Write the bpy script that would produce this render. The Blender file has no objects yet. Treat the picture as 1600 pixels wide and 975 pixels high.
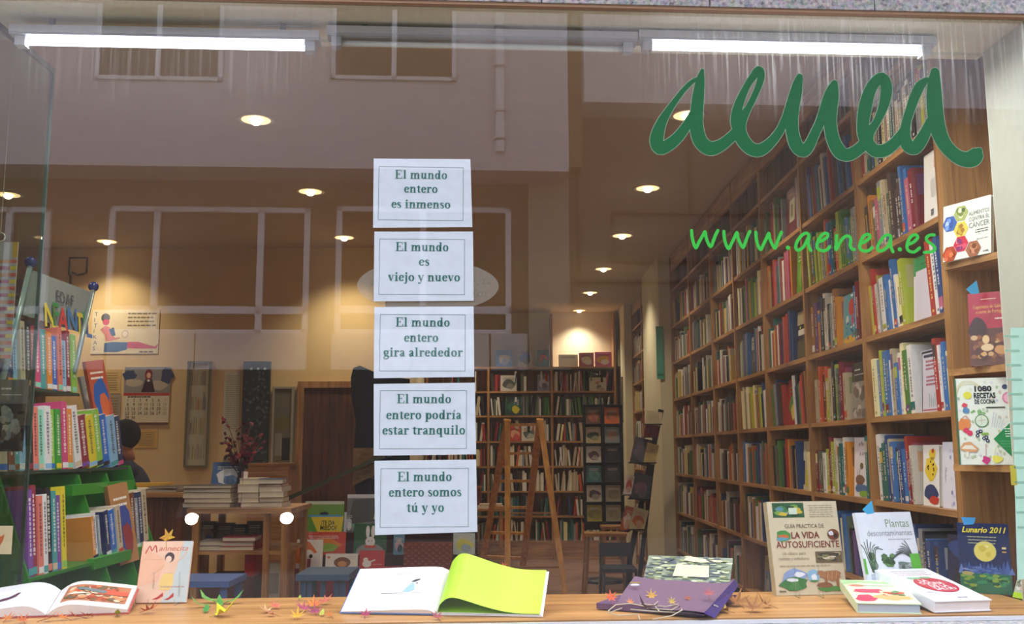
import bpy, math, random
from mathutils import Vector, Matrix, Euler
R = math.radians
sc = bpy.context.scene
col = sc.collection
# ------------------------------------------------------------------ camera
F = 1545.0
EYE = Vector((0, 0, 1.5))
PITCH, ROLL, YAW = 8.0, -0.2, 0.0
cam_d = bpy.data.cameras.new('camera')
cam = bpy.data.objects.new('camera', cam_d)
col.objects.link(cam)
cam_d.sensor_fit = 'HORIZONTAL'; cam_d.sensor_width = 36.0
cam_d.lens = F / 1600.0 * 36.0
cam_d.clip_start = 0.05; cam_d.clip_end = 200
CM = Matrix.Translation(EYE) @ Matrix.Rotation(R(YAW), 4, 'Z') @ Matrix.Rotation(R(90 + PITCH), 4, 'X') @ Matrix.Rotation(R(ROLL), 4, 'Z')
cam.matrix_world = CM
sc.camera = cam
# ------------------------------------------------------------------ world, exposure
w = bpy.data.worlds.new('overcast_sky'); sc.world = w; w.use_nodes = True
wn = w.node_tree.nodes; wl = w.node_tree.links
bg = wn['Background']; bg.inputs[0].default_value = (0.80, 0.87, 1.0, 1); bg.inputs[1].default_value = SKY = 4.2
sc.view_settings.view_transform = 'Standard'; sc.view_settings.look = 'None'
sc.view_settings.exposure = 0.0; sc.view_settings.gamma = 1.0
sc.cycles.max_bounces = 8; sc.cycles.diffuse_bounces = 4; sc.cycles.glossy_bounces = 4
sc.cycles.transparent_max_bounces = 16; sc.cycles.caustics_reflective = False; sc.cycles.caustics_refractive = False
sc.cycles.sample_clamp_indirect = 4.0
# light levels (lamps are built further down, at their fittings, plus added ones without fittings)
DOWNLIGHT_W = 19.0
TUBE_W = 17.0
WARM = (1.0, 0.85, 0.66)

# ------------------------------------------------------------------ placing helpers
CR = CM.to_3x3()
def ray(px, py): return (CR @ Vector(((px - 800) / F, -(py - 487.5) / F, -1.0))).normalized()
def atY(px, py, Y): d = ray(px, py); return EYE + d * ((Y - EYE.y) / d.y)
def atX(px, py, X): d = ray(px, py); return EYE + d * ((X - EYE.x) / d.x)
def atZ(px, py, Z): d = ray(px, py); return EYE + d * ((Z - EYE.z) / d.z)
GA = R(3.4)                                   # the shop front stands a little askew to the shelves
GP = Vector((0, 2.95, 0)); GT = Vector((math.cos(GA), math.sin(GA), 0)); GN = Vector((-math.sin(GA), math.cos(GA), 0))
def atG(px, py, off=0.0):                     # a point on (or behind) the shop window, in window coordinates x, y, z
    d = ray(px, py); p = EYE + d * ((off - (EYE - GP).dot(GN)) / d.dot(GN))
    q = p - GP; return Vector((q.dot(GT), q.dot(GN), q.z))
def atR(px, py, dist):                        # a point across the street seen mirrored in the pane: (x, height) in window coordinates
    q = atG(px, py, dist); return q.x, q.z
GROT = (0, 0, GA)

# ------------------------------------------------------------------ colours, materials
def H(s):
    if not isinstance(s, str): return tuple(s)[:3]
    v = [int(s[i:i + 2], 16) / 255 for i in (0, 2, 4)]
    return tuple(c / 12.92 if c <= 0.04045 else ((c + 0.055) / 1.055) ** 2.4 for c in v)
def newmat(name):
    m = bpy.data.materials.new(name); m.use_nodes = True
    nt = m.node_tree; return m, nt.nodes, nt.links, nt.nodes['Principled BSDF']
def colmat(name, rough=0.5, spec=0.4, metal=0.0, grain=None, gs=0.25, coat=0.0, bump=0.0):
    """colour from the mesh's own face colours, with fine procedural variation"""
    m, n, l, b = newmat(name)
    a = n.new('ShaderNodeAttribute'); a.attribute_name = 'Col'
    b.inputs['Roughness'].default_value = rough; b.inputs['Specular IOR Level'].default_value = spec
    b.inputs['Metallic'].default_value = metal; b.inputs['Coat Weight'].default_value = coat
    tc = n.new('ShaderNodeTexCoord'); mp = n.new('ShaderNodeMapping'); no = n.new('ShaderNodeTexNoise')
    mp.inputs['Scale'].default_value = grain or (30, 30, 30)
    no.inputs['Scale'].default_value = 1.0; no.inputs['Detail'].default_value = 5.0; no.inputs['Roughness'].default_value = 0.6
    l.new(tc.outputs['Object'], mp.inputs[0]); l.new(mp.outputs[0], no.inputs['Vector'])
    mr = n.new('ShaderNodeMapRange'); mr.inputs[1].default_value = 0.3; mr.inputs[2].default_value = 0.7
    mr.inputs[3].default_value = 1 - gs; mr.inputs[4].default_value = 1 + gs * 0.6
    l.new(no.outputs['Fac'], mr.inputs[0])
    mx = n.new('ShaderNodeVectorMath'); mx.operation = 'SCALE'
    l.new(a.outputs['Color'], mx.inputs[0]); l.new(mr.outputs[0], mx.inputs['Scale'])
    l.new(mx.outputs[0], b.inputs['Base Color'])
    if bump:
        bp = n.new('ShaderNodeBump'); bp.inputs['Strength'].default_value = bump; bp.inputs['Distance'].default_value = 0.002
        l.new(no.outputs['Fac'], bp.inputs['Height']); l.new(bp.outputs[0], b.inputs['Normal'])
    return m
def woodmat(name, c1, c2, grain, rough=0.45):
    m, n, l, b = newmat(name)
    tc = n.new('ShaderNodeTexCoord'); mp = n.new('ShaderNodeMapping'); no = n.new('ShaderNodeTexNoise')
    mp.inputs['Scale'].default_value = grain
    no.inputs['Detail'].default_value = 6; no.inputs['Roughness'].default_value = 0.65; no.inputs['Distortion'].default_value = 0.6
    no.inputs['Scale'].default_value = 1.0
    l.new(tc.outputs['Object'], mp.inputs[0]); l.new(mp.outputs[0], no.inputs['Vector'])
    n2 = n.new('ShaderNodeTexNoise'); n2.inputs['Scale'].default_value = 2.3; l.new(tc.outputs['Object'], n2.inputs['Vector'])
    ad = n.new('ShaderNodeMath'); ad.operation = 'MULTIPLY_ADD'; ad.inputs[1].default_value = 0.35; l.new(n2.outputs['Fac'], ad.inputs[0])
    l.new(no.outputs['Fac'], ad.inputs[2])
    cr = n.new('ShaderNodeValToRGB'); cr.color_ramp.elements[0].position = 0.5; cr.color_ramp.elements[1].position = 0.82
    cr.color_ramp.elements[0].color = (*H(c1), 1); cr.color_ramp.elements[1].color = (*H(c2), 1)
    l.new(ad.outputs[0], cr.inputs[0]); l.new(cr.outputs[0], b.inputs['Base Color'])
    b.inputs['Roughness'].default_value = rough
    bp = n.new('ShaderNodeBump'); bp.inputs['Strength'].default_value = 0.15; bp.inputs['Distance'].default_value = 0.001
    l.new(no.outputs['Fac'], bp.inputs['Height']); l.new(bp.outputs[0], b.inputs['Normal'])
    return m
def emitmat(name, c, s):
    m, n, l, b = newmat(name)
    b.inputs['Base Color'].default_value = (*H(c), 1); b.inputs['Emission Color'].default_value = (*H(c), 1)
    b.inputs['Emission Strength'].default_value = s; return m
def glassmat(name, tint, refl=1.0, dirt_and_haze=False, f0=0.075):
    """thin clear glass: lets light straight through, mirrors more at a slant; optional dried water runs and a painted-in veil of mirrored haze"""
    m, n, l, b = newmat(name); n.remove(b); out = n['Material Output']
    tr = n.new('ShaderNodeBsdfTransparent'); tr.inputs[0].default_value = (*tint, 1)
    gl = n.new('ShaderNodeBsdfGlossy'); gl.inputs['Roughness'].default_value = 0.0; gl.inputs[0].default_value = (refl, refl, refl, 1)
    lw = n.new('ShaderNodeLayerWeight'); lw.inputs['Blend'].default_value = 0.5
    pw = n.new('ShaderNodeMath'); pw.operation = 'POWER'; pw.inputs[1].default_value = 4.5; l.new(lw.outputs['Facing'], pw.inputs[0])
    ma = n.new('ShaderNodeMath'); ma.operation = 'MULTIPLY_ADD'; ma.inputs[1].default_value = 0.9; ma.inputs[2].default_value = f0
    l.new(pw.outputs[0], ma.inputs[0])
    mx = n.new('ShaderNodeMixShader'); l.new(ma.outputs[0], mx.inputs[0]); l.new(tr.outputs[0], mx.inputs[1]); l.new(gl.outputs[0], mx.inputs[2])
    last = mx
    if dirt_and_haze:
        df = n.new('ShaderNodeBsdfTranslucent'); df.inputs[0].default_value = (0.9, 0.87, 0.8, 1)
        d2 = n.new('ShaderNodeBsdfDiffuse'); d2.inputs[0].default_value = (0.8, 0.8, 0.8, 1)
        dm = n.new('ShaderNodeMixShader'); dm.inputs[0].default_value = 0.5; l.new(df.outputs[0], dm.inputs[1]); l.new(d2.outputs[0], dm.inputs[2])
        tc = n.new('ShaderNodeTexCoord'); sp = n.new('ShaderNodeSeparateXYZ'); l.new(tc.outputs['Object'], sp.inputs[0])
        mp = n.new('ShaderNodeMapping'); mp.inputs['Scale'].default_value = (75, 1, 2.2); l.new(tc.outputs['Object'], mp.inputs[0])
        no = n.new('ShaderNodeTexNoise'); no.inputs['Scale'].default_value = 1; no.inputs['Detail'].default_value = 3; l.new(mp.outputs[0], no.inputs['Vector'])
        st = n.new('ShaderNodeMapRange'); st.inputs[1].default_value = 0.50; st.inputs[2].default_value = 0.74; l.new(no.outputs['Fac'], st.inputs[0])
        zz = n.new('ShaderNodeMapRange'); zz.inputs[1].default_value = 2.50; zz.inputs[2].default_value = 2.80; l.new(sp.outputs['Z'], zz.inputs[0])
        xx = n.new('ShaderNodeMapRange'); xx.inputs[1].default_value = 0.15; xx.inputs[2].default_value = 1.2; xx.inputs[3].default_value = 0.18; l.new(sp.outputs['X'], xx.inputs[0])
        m1 = n.new('ShaderNodeMath'); m1.operation = 'MULTIPLY'; l.new(st.outputs[0], m1.inputs[0]); l.new(zz.outputs[0], m1.inputs[1])
        m2 = n.new('ShaderNodeMath'); m2.operation = 'MULTIPLY'; l.new(m1.outputs[0], m2.inputs[0]); l.new(xx.outputs[0], m2.inputs[1])
        m3 = n.new('ShaderNodeMath'); m3.operation = 'MULTIPLY'; m3.inputs[1].default_value = 0.32; l.new(m2.outputs[0], m3.inputs[0])
        m4 = n.new('ShaderNodeMath'); m4.operation = 'ADD'; m4.inputs[1].default_value = 0.016; l.new(m3.outputs[0], m4.inputs[0])  # even veil over the pane also imitates haze from the mirrored street
        m5 = n.new('ShaderNodeMixShader'); l.new(m4.outputs[0], m5.inputs[0]); l.new(mx.outputs[0], m5.inputs[1]); l.new(dm.outputs[0], m5.inputs[2])
        last = m5
    l.new(last.outputs[0], out.inputs[0])
    return m
def granite(name, base, dark, pink, scale=90):
    m, n, l, b = newmat(name)
    tc = n.new('ShaderNodeTexCoord'); v = n.new('ShaderNodeTexVoronoi'); v.inputs['Scale'].default_value = scale
    l.new(tc.outputs['Object'], v.inputs['Vector'])
    no = n.new('ShaderNodeTexNoise'); no.inputs['Scale'].default_value = scale * 0.8; no.inputs['Detail'].default_value = 4; l.new(tc.outputs['Object'], no.inputs['Vector'])
    cr = n.new('ShaderNodeValToRGB'); e = cr.color_ramp.elements
    e[0].position = 0.36; e[0].color = (*H(dark), 1); e[1].position = 0.5; e[1].color = (*H(base), 1)
    e2 = e.new(0.64); e2.color = (*H(pink), 1)
    l.new(no.outputs['Fac'], cr.inputs[0])
    mx = n.new('ShaderNodeMix'); mx.data_type = 'RGBA'; mx.inputs[0].default_value = 0.3
    l.new(cr.outputs[0], mx.inputs[6]); l.new(v.outputs['Color'], mx.inputs[7])
    hs = n.new('ShaderNodeHueSaturation'); hs.inputs['Saturation'].default_value = 0.35; l.new(mx.outputs[2], hs.inputs['Color'])
    l.new(hs.outputs[0], b.inputs['Base Color']); b.inputs['Roughness'].default_value = 0.45
    return m
M = {}
M['print'] = colmat('printed_paper', 0.45, 0.35, gs=0.06)
M['gloss'] = colmat('laminated_cover', 0.22, 0.5, gs=0.04)
M['matte'] = colmat('matte_paint', 0.8, 0.2, gs=0.06)
M['plaster'] = colmat('painted_plaster', 0.9, 0.15, gs=0.05, grain=(6, 6, 6), bump=0.05)
M['metal'] = colmat('painted_metal', 0.35, 0.5, metal=0.3, gs=0.05)
M['cloth'] = colmat('woven_cloth', 0.95, 0.1, gs=0.12, grain=(400, 400, 400), bump=0.3)
M['leaf'] = colmat('dry_leaf', 0.7, 0.2, gs=0.3, grain=(60, 60, 60), bump=0.4)
M['page'] = colmat('page_edges', 0.85, 0.1, gs=0.12, grain=(3, 3, 900))
M['wood_v'] = woodmat('shelf_wood_upright', '78502c', 'b98950', (26, 26, 1.6))
M['wood_y'] = woodmat('shelf_wood_lengthwise', '7c5430', 'c08f56', (26, 1.6, 26))
M['wood_x'] = woodmat('shelf_wood_crosswise', '7c5430', 'c08f56', (1.6, 26, 26))
M['ladder'] = woodmat('ladder_wood', 'a8702e', 'd9a050', (24, 24, 2), 0.4)
M['oak'] = woodmat('light_wood', '9c6a36', 'cf9a5c', (1.3, 22, 22), 0.4)
M['brown'] = woodmat('dark_brown_wood', '3a200e', '6b3d1c', (30, 30, 1.5), 0.5)
M['floor'] = woodmat('shop_floor', '7a5a48', 'a07c64', (3, 3, 3), 0.35)
M['glass'] = glassmat('shop_glass', (0.955, 0.965, 0.96), dirt_and_haze=True, f0=0.07)
M['sideglass'] = glassmat('greenish_glass', (0.80, 0.87, 0.82), f0=0.05)
M['clear'] = glassmat('clear_plastic', (0.93, 0.95, 0.95), f0=0.06)
M['granite'] = granite('pink_granite', '9a8a86', '3c3a44', 'b59c90')
M['tube'] = emitmat('fluorescent_tube', 'e8ecff', 9.0)
M['bulb'] = emitmat('halogen_bulb', 'fff0d8', 14.0)
M['reflector'] = emitmat('lit_reflector', 'ffd9a0', 1.3)
M['headlight'] = emitmat('headlight', 'fff6e0', 160.0)

# ------------------------------------------------------------------ mesh builder
class MB:
    def __init__(s): s.v = []; s.f = []; s.c = []; s.m = []; s.T = None; s.sm = []
    def add(s, vs, fs, c='ffffff', m=0, smooth=False):
        o = len(s.v); T = s.T
        s.v += [tuple(T @ Vector(v)) if T else tuple(v) for v in vs]
        cc = H(c)
        for f in fs: s.f.append(tuple(i + o for i in f)); s.c.append(cc); s.m.append(m); s.sm.append(smooth)
        return s
    def box(s, x0, y0, z0, x1, y1, z1, c='ffffff', m=0, cs=None):
        v = [(x0, y0, z0), (x1, y0, z0), (x1, y1, z0), (x0, y1, z0), (x0, y0, z1), (x1, y0, z1), (x1, y1, z1), (x0, y1, z1)]
        f = [(0, 3, 2, 1), (4, 5, 6, 7), (0, 1, 5, 4), (1, 2, 6, 5), (2, 3, 7, 6), (3, 0, 4, 7)]
        if cs is None: return s.add(v, f, c, m)
        o = len(s.v); s.add(v, f, c, m)           # cs: {face index: colour}; 0 bottom 1 top 2 -y 3 +x 4 +y 5 -x
        for k, cc in cs.items(): s.c[len(s.c) - 6 + k] = H(cc)
        return s
    def quad(s, a, b, c_, d, c='ffffff', m=0): return s.add([a, b, c_, d], [(0, 1, 2, 3)], c, m)
    def poly(s, pts, c='ffffff', m=0): return s.add(pts, [tuple(range(len(pts)))], c, m)
    def slab(s, pts, nrm, t, c='ffffff', m=0):    # polygon with thickness t along nrm
        n = len(pts); nv = Vector(nrm) * t
        q = [Vector(p) for p in pts] + [Vector(p) + nv for p in pts]
        return s.add(q, [tuple(range(n))[::-1], tuple(range(n, 2 * n))] + [(i, (i + 1) % n, n + (i + 1) % n, n + i) for i in range(n)], c, m)
    def rod(s, a, b, r, c='ffffff', m=0, n=8, r2=None):
        a, b = Vector(a), Vector(b); d = (b - a).normalized(); r2 = r if r2 is None else r2
        u = d.orthogonal().normalized(); w_ = d.cross(u)
        vs = [a + (u * math.cos(2 * math.pi * i / n) + w_ * math.sin(2 * math.pi * i / n)) * r for i in range(n)]
        vs += [b + (u * math.cos(2 * math.pi * i / n) + w_ * math.sin(2 * math.pi * i / n)) * r2 for i in range(n)]
        return s.add(vs, [(i, (i + 1) % n, n + (i + 1) % n, n + i) for i in range(n)] + [tuple(range(n))[::-1], tuple(range(n, 2 * n))], c, m, n > 6)
    def tube(s, pts, r, c='ffffff', m=0, n=6):
        P = [Vector(p) for p in pts]; vs = []; u = None
        for i, p in enumerate(P):
            d = (P[min(i + 1, len(P) - 1)] - P[max(i - 1, 0)]).normalized()
            u = d.orthogonal().normalized() if u is None else (u - d * u.dot(d)).normalized()
            w_ = d.cross(u); rr = r[i] if isinstance(r, (list, tuple)) else r
            vs += [p + (u * math.cos(2 * math.pi * k / n) + w_ * math.sin(2 * math.pi * k / n)) * rr for k in range(n)]
        fs = [(i * n + k, i * n + (k + 1) % n, (i + 1) * n + (k + 1) % n, (i + 1) * n + k) for i in range(len(P) - 1) for k in range(n)]
        fs += [tuple(range(n))[::-1], tuple(range((len(P) - 1) * n, len(P) * n))]
        return s.add(vs, fs, c, m, True)
    def bar(s, a, b, w_, t, c='ffffff', m=0, up=(0, 0, 1)):   # rectangular bar from a to b
        a, b = Vector(a), Vector(b); d = (b - a).normalized(); x = d.cross(Vector(up)).normalized(); y = x.cross(d)
        vs = [q + x * sx * w_ / 2 + y * sy * t / 2 for q in (a, b) for sx, sy in ((-1, -1), (1, -1), (1, 1), (-1, 1))]
        return s.add(vs, [(0, 1, 2, 3), (7, 6, 5, 4), (0, 4, 5, 1), (1, 5, 6, 2), (2, 6, 7, 3), (3, 7, 4, 0)], c, m)
    def ball(s, p, r, c='ffffff', m=0, n=12, sc_=(1, 1, 1)):
        vs = []; k = n // 2
        for i in range(1, k):
            a = math.pi * i / k
            vs += [(p[0] + r * sc_[0] * math.sin(a) * math.cos(2 * math.pi * j / n), p[1] + r * sc_[1] * math.sin(a) * math.sin(2 * math.pi * j / n), p[2] + r * sc_[2] * math.cos(a)) for j in range(n)]
        vs += [(p[0], p[1], p[2] + r * sc_[2]), (p[0], p[1], p[2] - r * sc_[2])]; t = len(vs) - 2
        fs = [(i * n + j, (i + 1) * n + j, (i + 1) * n + (j + 1) % n, i * n + (j + 1) % n) for i in range(k - 2) for j in range(n)]
        fs += [(t, j, (j + 1) % n) for j in range(n)] + [(t + 1, (k - 2) * n + (j + 1) % n, (k - 2) * n + j) for j in range(n)]
        return s.add(vs, fs, c, m, True)
    def lathe(s, prof, p, c='ffffff', m=0, n=20):
        vs = [(p[0] + r * math.cos(2 * math.pi * j / n), p[1] + r * math.sin(2 * math.pi * j / n), p[2] + z) for r, z in prof for j in range(n)]
        fs = [(i * n + j, i * n + (j + 1) % n, (i + 1) * n + (j + 1) % n, (i + 1) * n + j) for i in range(len(prof) - 1) for j in range(n)]
        return s.add(vs, fs, c, m, True)
    def ribbon(s, pts, ws, y, c, m=0, cap=True):  # flat brush stroke in the x-z plane at depth y; pts (x,z), ws full widths
        P = smooth2(pts, ws)
        L = []; Rr = []
        for i, (x, z, w_) in enumerate(P):
            a = P[max(i - 1, 0)]; b = P[min(i + 1, len(P) - 1)]
            dx, dz = b[0] - a[0], b[1] - a[1]; q = math.hypot(dx, dz) or 1
            nx, nz = -dz / q * w_ / 2, dx / q * w_ / 2
            L.append((x + nx, y - i * 2.5e-6, z + nz)); Rr.append((x - nx, y - i * 2.5e-6, z - nz))
        n = len(P); s.add(L + Rr, [(i, i + 1, n + i + 1, n + i) for i in range(n - 1)], c, m)
        for q_, (x, z, w_) in enumerate(P[::3] + [P[-1]]):
            s.add([(x + w_ / 2 * math.cos(k * math.pi / 5), y + 1.2e-5 * (q_ + 1), z + w_ / 2 * math.sin(k * math.pi / 5)) for k in range(10)], [tuple(range(10))], c, m)
        return s
    def build(s, name, mats, parent=None, loc=None, rot=None, world=False, **kw):
        vs = s.v
        if world:
            if parent is not None: off = Vector(parent.location)
            else:
                xs = [v[0] for v in vs]; ys = [v[1] for v in vs]; zs = [v[2] for v in vs]
                off = Vector(((min(xs) + max(xs)) / 2, (min(ys) + max(ys)) / 2, min(zs))); loc = off
            vs = [(v[0] - off[0], v[1] - off[1], v[2] - off[2]) for v in vs]
        me = bpy.data.meshes.new(name); me.from_pydata(vs, [], s.f)
        at = me.color_attributes.new('Col', 'FLOAT_COLOR', 'CORNER'); buf = []
        for f, c in zip(s.f, s.c): buf += (c[0], c[1], c[2], 1.0) * len(f)
        at.data.foreach_set('color', buf)
        if not isinstance(mats, (list, tuple)): mats = [mats]
        for mt in mats: me.materials.append(M[mt] if isinstance(mt, str) else mt)
        if len(mats) > 1: me.polygons.foreach_set('material_index', s.m)
        if any(s.sm): me.polygons.foreach_set('use_smooth', s.sm)
        me.update()
        o = bpy.data.objects.new(name, me); col.objects.link(o)
        if parent: o.parent = parent
        if loc is not None: o.location = loc
        if rot is not None: o.rotation_euler = rot
        for k, v_ in kw.items(): o[k] = v_
        return o
def smooth2(pts, ws, k=4):
    """Catmull-Rom through (x,z) with widths"""
    if not isinstance(ws, (list, tuple)): ws = [ws] * len(pts)
    P = [(p[0], p[1], w_) for p, w_ in zip(pts, ws)]
    if len(P) < 3: return P
    out = []
    for i in range(len(P) - 1):
        p0, p1, p2, p3 = P[max(i - 1, 0)], P[i], P[i + 1], P[min(i + 2, len(P) - 1)]
        for j in range(k):
            t = j / k
            out.append(tuple(0.5 * ((2 * p1[q]) + (-p0[q] + p2[q]) * t + (2 * p0[q] - 5 * p1[q] + 4 * p2[q] - p3[q]) * t * t + (-p0[q] + 3 * p1[q] - 3 * p2[q] + p3[q]) * t ** 3) for q in range(3)))
    out.append(P[-1]); return out
def thing(name, label, cat, loc=(0, 0, 0), rot=(0, 0, 0), group=None):
    o = bpy.data.objects.new(name, None); col.objects.link(o); o.location = loc; o.rotation_euler = rot
    o.empty_display_size = 0.1; o['label'] = label; o['category'] = cat
    if group: o['group'] = group
    return o
def tag(o, label, cat, group=None):
    o['label'] = label; o['category'] = cat
    if group: o['group'] = group
    return o
def area_light(name, loc, rot, sx, sy, power, c, shape='RECTANGLE', parent=None, spread=None):
    d = bpy.data.lights.new(name, 'AREA'); d.shape = shape; d.size = sx; d.size_y = sy; d.energy = power; d.color = c
    if spread: d.spread = spread
    o = bpy.data.objects.new(name, d); col.objects.link(o); o.location = loc; o.rotation_euler = rot
    if parent: o.parent = parent
    return o
random.seed(7)
CEIL = 3.48; FL = 0.03; X0 = 1.62; YL = 9.5; YB = 14.2; XC = -1.23; XR = 1.93; XLW = -5.6
ZD = atG(800, 971).z     # top of the window display board
# ================================================================== the setting
S = dict(kind='structure')
MB().box(XLW - .1, 2.3, -.1, XR + .1, YB + .3, FL, '8a6a55').build('floor', 'floor', **S)
MB().box(XLW - .1, 2.3, CEIL, XR + .1, YB + .3, CEIL + .15, 'c9bba4').build('ceiling', 'plaster', **S)
MB().box(XR, 3.3, FL, XR + .1, YB + .1, CEIL, 'd8c8a4').build('wall_right', 'plaster', **S)
MB().box(XLW - .1, 2.3, FL, XLW, YL + .1, CEIL, 'd2b98a').build('wall_left', 'plaster', **S)
MB().box(XLW, YL, FL, XC, YL + .1, CEIL, 'dcc089').build('wall_rear_left', 'plaster', **S)
MB().box(XC - .1, YL + .1, FL, XC, YB, CEIL, 'cfc3a4').build('wall_nave', 'plaster', **S)
MB().box(XC - .1, YB, FL, XR, YB + .1, CEIL, 'd6cdb4').build('wall_rear', 'plaster', **S)
# shop front, in window coordinates (x along the pane, y into the shop)
tl = atG(0, 10); tr = atG(1600, 31); br = atG(1600, 953); bl = atG(800, 972)
ZT = atG(800, 13).z; ZB = ZD - .004
_j = atY(1574, 500, 3.28); XGL, XGR = -1.70, (_j - GP).dot(GT)
MB().box(-9, 0, ZT + .02, 9, .34, 12, 'c8b8a8').build('wall_facade_upper', 'plaster', loc=GP, rot=GROT, **S)
MB().box(-9, 0, 0, XGL, .3, ZT, 'c8b8a8').build('wall_facade_left', 'plaster', loc=GP, rot=GROT, **S)
MB().box(XGR, 0, 0, 9, .26, ZT, 'dcd8c4').build('wall_facade_right', 'plaster', loc=GP, rot=GROT, **S)
MB().box(XGL, 0.0, 0, XGR, .26, ZD - .05, 'c8b8a8').build('wall_facade_lower', 'plaster', loc=GP, rot=GROT, **S)
# granite lintel blocks and the tan edge strip below them
lint = MB()
xs = [-9, -3.2, atG(45, 5).x, atG(365, 5).x, atG(845, 5).x, atG(1105, 5).x, atG(1360, 8).x, 3.1, 9]
for a, b in zip(xs, xs[1:]): pass
tr1 = thing('trim_lintel', 'lintel', 'trim', GP, GROT)
del tr1['label'], tr1['category']; tr1['kind'] = 'structure'
for a, b in zip(xs, xs[1:]):
    MB().box(a + .0015, -.03, ZT + .008, b - .0015, -.002, ZT + .42, '9a8a86').build('granite_block', 'granite', tr1)
MB().box(-9, -.024, ZT - .002, 9, -.004, ZT + .008, 'a9876c').build('edge_strip', 'matte', tr1)
MB().box(-9, -.10, ZT + .424, 9, -.002, ZT + .9, 'e6e6e4').build('fascia', 'matte', tr1)
sl = thing('trim_sill', 'sill', 'trim', GP, GROT); del sl['label'], sl['category']; sl['kind'] = 'structure'
MB().box(XGL, -.022, ZD - .012, XGR, -.006, ZD - .002, 'd9d9dc').build('sill_rail', 'metal', sl)
for a, b in zip([-1.7, -.9, .1, .95], [-.9, .1, .95, XGR]):
    MB().box(a + .001, -.09, ZD - .20, b - .001, -.004, ZD - .013, '9a8a86').build('granite_block', 'granite', sl)
# recess round the pane: soffit with a shadowed inner lip, right cheek
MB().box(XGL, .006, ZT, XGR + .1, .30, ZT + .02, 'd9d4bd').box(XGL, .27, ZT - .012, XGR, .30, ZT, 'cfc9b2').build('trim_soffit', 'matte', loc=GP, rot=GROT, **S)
MB().box(XGR, .006, ZD, XGR + .04, .262, ZT, 'f0f1dc').box(XGR - .004, .012, ZD, XGR, .022, ZT, 'eef0dd').build('trim_jamb', 'matte', loc=GP, rot=GROT, **S)
# the pane
win = thing('window_1', 'w', 'window', GP, GROT); del win['label'], win['category']; win['kind'] = 'structure'
MB().quad((XGL, 0, ZB), (XGR, 0, ZB), (XGR, 0, ZT), (XGL, 0, ZT)).build('pane', 'glass', win)
# return pane on the left of the display
A = (-1.66, 2.90); B = (-1.66, 3.42)
wr = thing('window_2', 'w', 'window', (0, 0, 0)); del wr['label'], wr['category']; wr['kind'] = 'structure'
MB().box(A[0] - .004, A[1], ZD, A[0] + .004, B[1], ZT, 'ffffff').build('pane', 'sideglass', wr)
MB().box(A[0] - .006, A[1], ZT - .02, A[0] + .006, B[1] + .004, ZT, '50524a').box(A[0] - .006, B[1], ZD, A[0] + .006, B[1] + .008, ZT, '47584e').build('pane_edge', 'metal', wr)
# display board
MB().box(XGL, .012, ZD - .045, XGR, .53, ZD, 'ffffff').build('trim_display_board', 'oak', loc=GP, rot=GROT, **S)
MB().box(XGL, .47, FL, XGR - .06, .50, ZD - .045, 'a88a66').build('wall_display', 'matte', loc=GP, rot=GROT, **S)

# ------------------------------------------------------------------ ceiling downlights, plus added fill lamps without fittings
spots = [(400, 187), (485, 299), (538, 371), (572, 424), (1075, 180), (1012, 294), (972, 368), (943, 420), (922, 457), (905, 485), (13, 304), (167, 377)]
names = ['largest ceiling downlight, nearest of the centre row', 'second ceiling downlight of the centre row', 'third ceiling downlight of the centre row above the first sheet', 'fourth ceiling downlight of the centre row, half behind a sheet',
         'ceiling downlight showing through the first painted green letter', 'second ceiling downlight of the right row', 'third ceiling downlight of the right row', 'fourth ceiling downlight of the right row', 'fifth ceiling downlight of the right row', 'last ceiling downlight of the right row at the rear wall',
         'ceiling downlight seen through the side pane on the left', 'ceiling downlight over the posters, alone above the blue-balled sign']
spots_w = [atZ(x, y, CEIL) for x, y in spots]
fill_lamps = [Vector((-4.1, 9.0, CEIL)), Vector((-4.4, 5.4, CEIL)), Vector((-3.0, 4.4, CEIL)), Vector((0.2, 4.3, CEIL)), Vector((-1.4, 3.95, CEIL)), Vector((1.05, 4.0, CEIL)), Vector((-.6, 11.6, CEIL)), Vector((-.6, 13.2, CEIL))]  # unseen lamps added without fittings to even out the interior light
for i, p in enumerate(spots_w + fill_lamps[:0]):
    t = thing('ceiling_downlight', names[i], 'ceiling light', (p.x, p.y, CEIL), group='recessed downlights in the shop ceiling')
    MB().lathe([(.085, -.001), (.105, -.006), (.112, -.002), (.112, 0)], (0, 0, 0), 'd8d2c8', n=24).build('trim_ring', 'metal', t)
    MB().lathe([(.086, -.002), (.075, .0), (.06, .0)], (0, 0, -.002), 'ffffff', n=24).add([(.06 * math.cos(k * math.pi / 8), .06 * math.sin(k * math.pi / 8), -.003) for k in range(16)], [tuple(range(16))]).build('reflector', 'reflector', t)
    MB().ball((0, 0, -.008), .034, sc_=(1, 1, .8)).build('bulb', 'bulb', t)
for i, p in enumerate(spots_w + fill_lamps):
    ld = bpy.data.lights.new('downlight_and_fill_lamp', 'SPOT'); ld.energy = DOWNLIGHT_W * (2.2 if i in (11, 12) else 4); ld.color = WARM; ld.spot_size = R(118); ld.spot_blend = 1.0; ld.shadow_soft_size = .06
    lo = bpy.data.objects.new('downlight_and_fill_lamp', ld); col.objects.link(lo); lo.location = (p.x, p.y, CEIL - .05)

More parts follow.
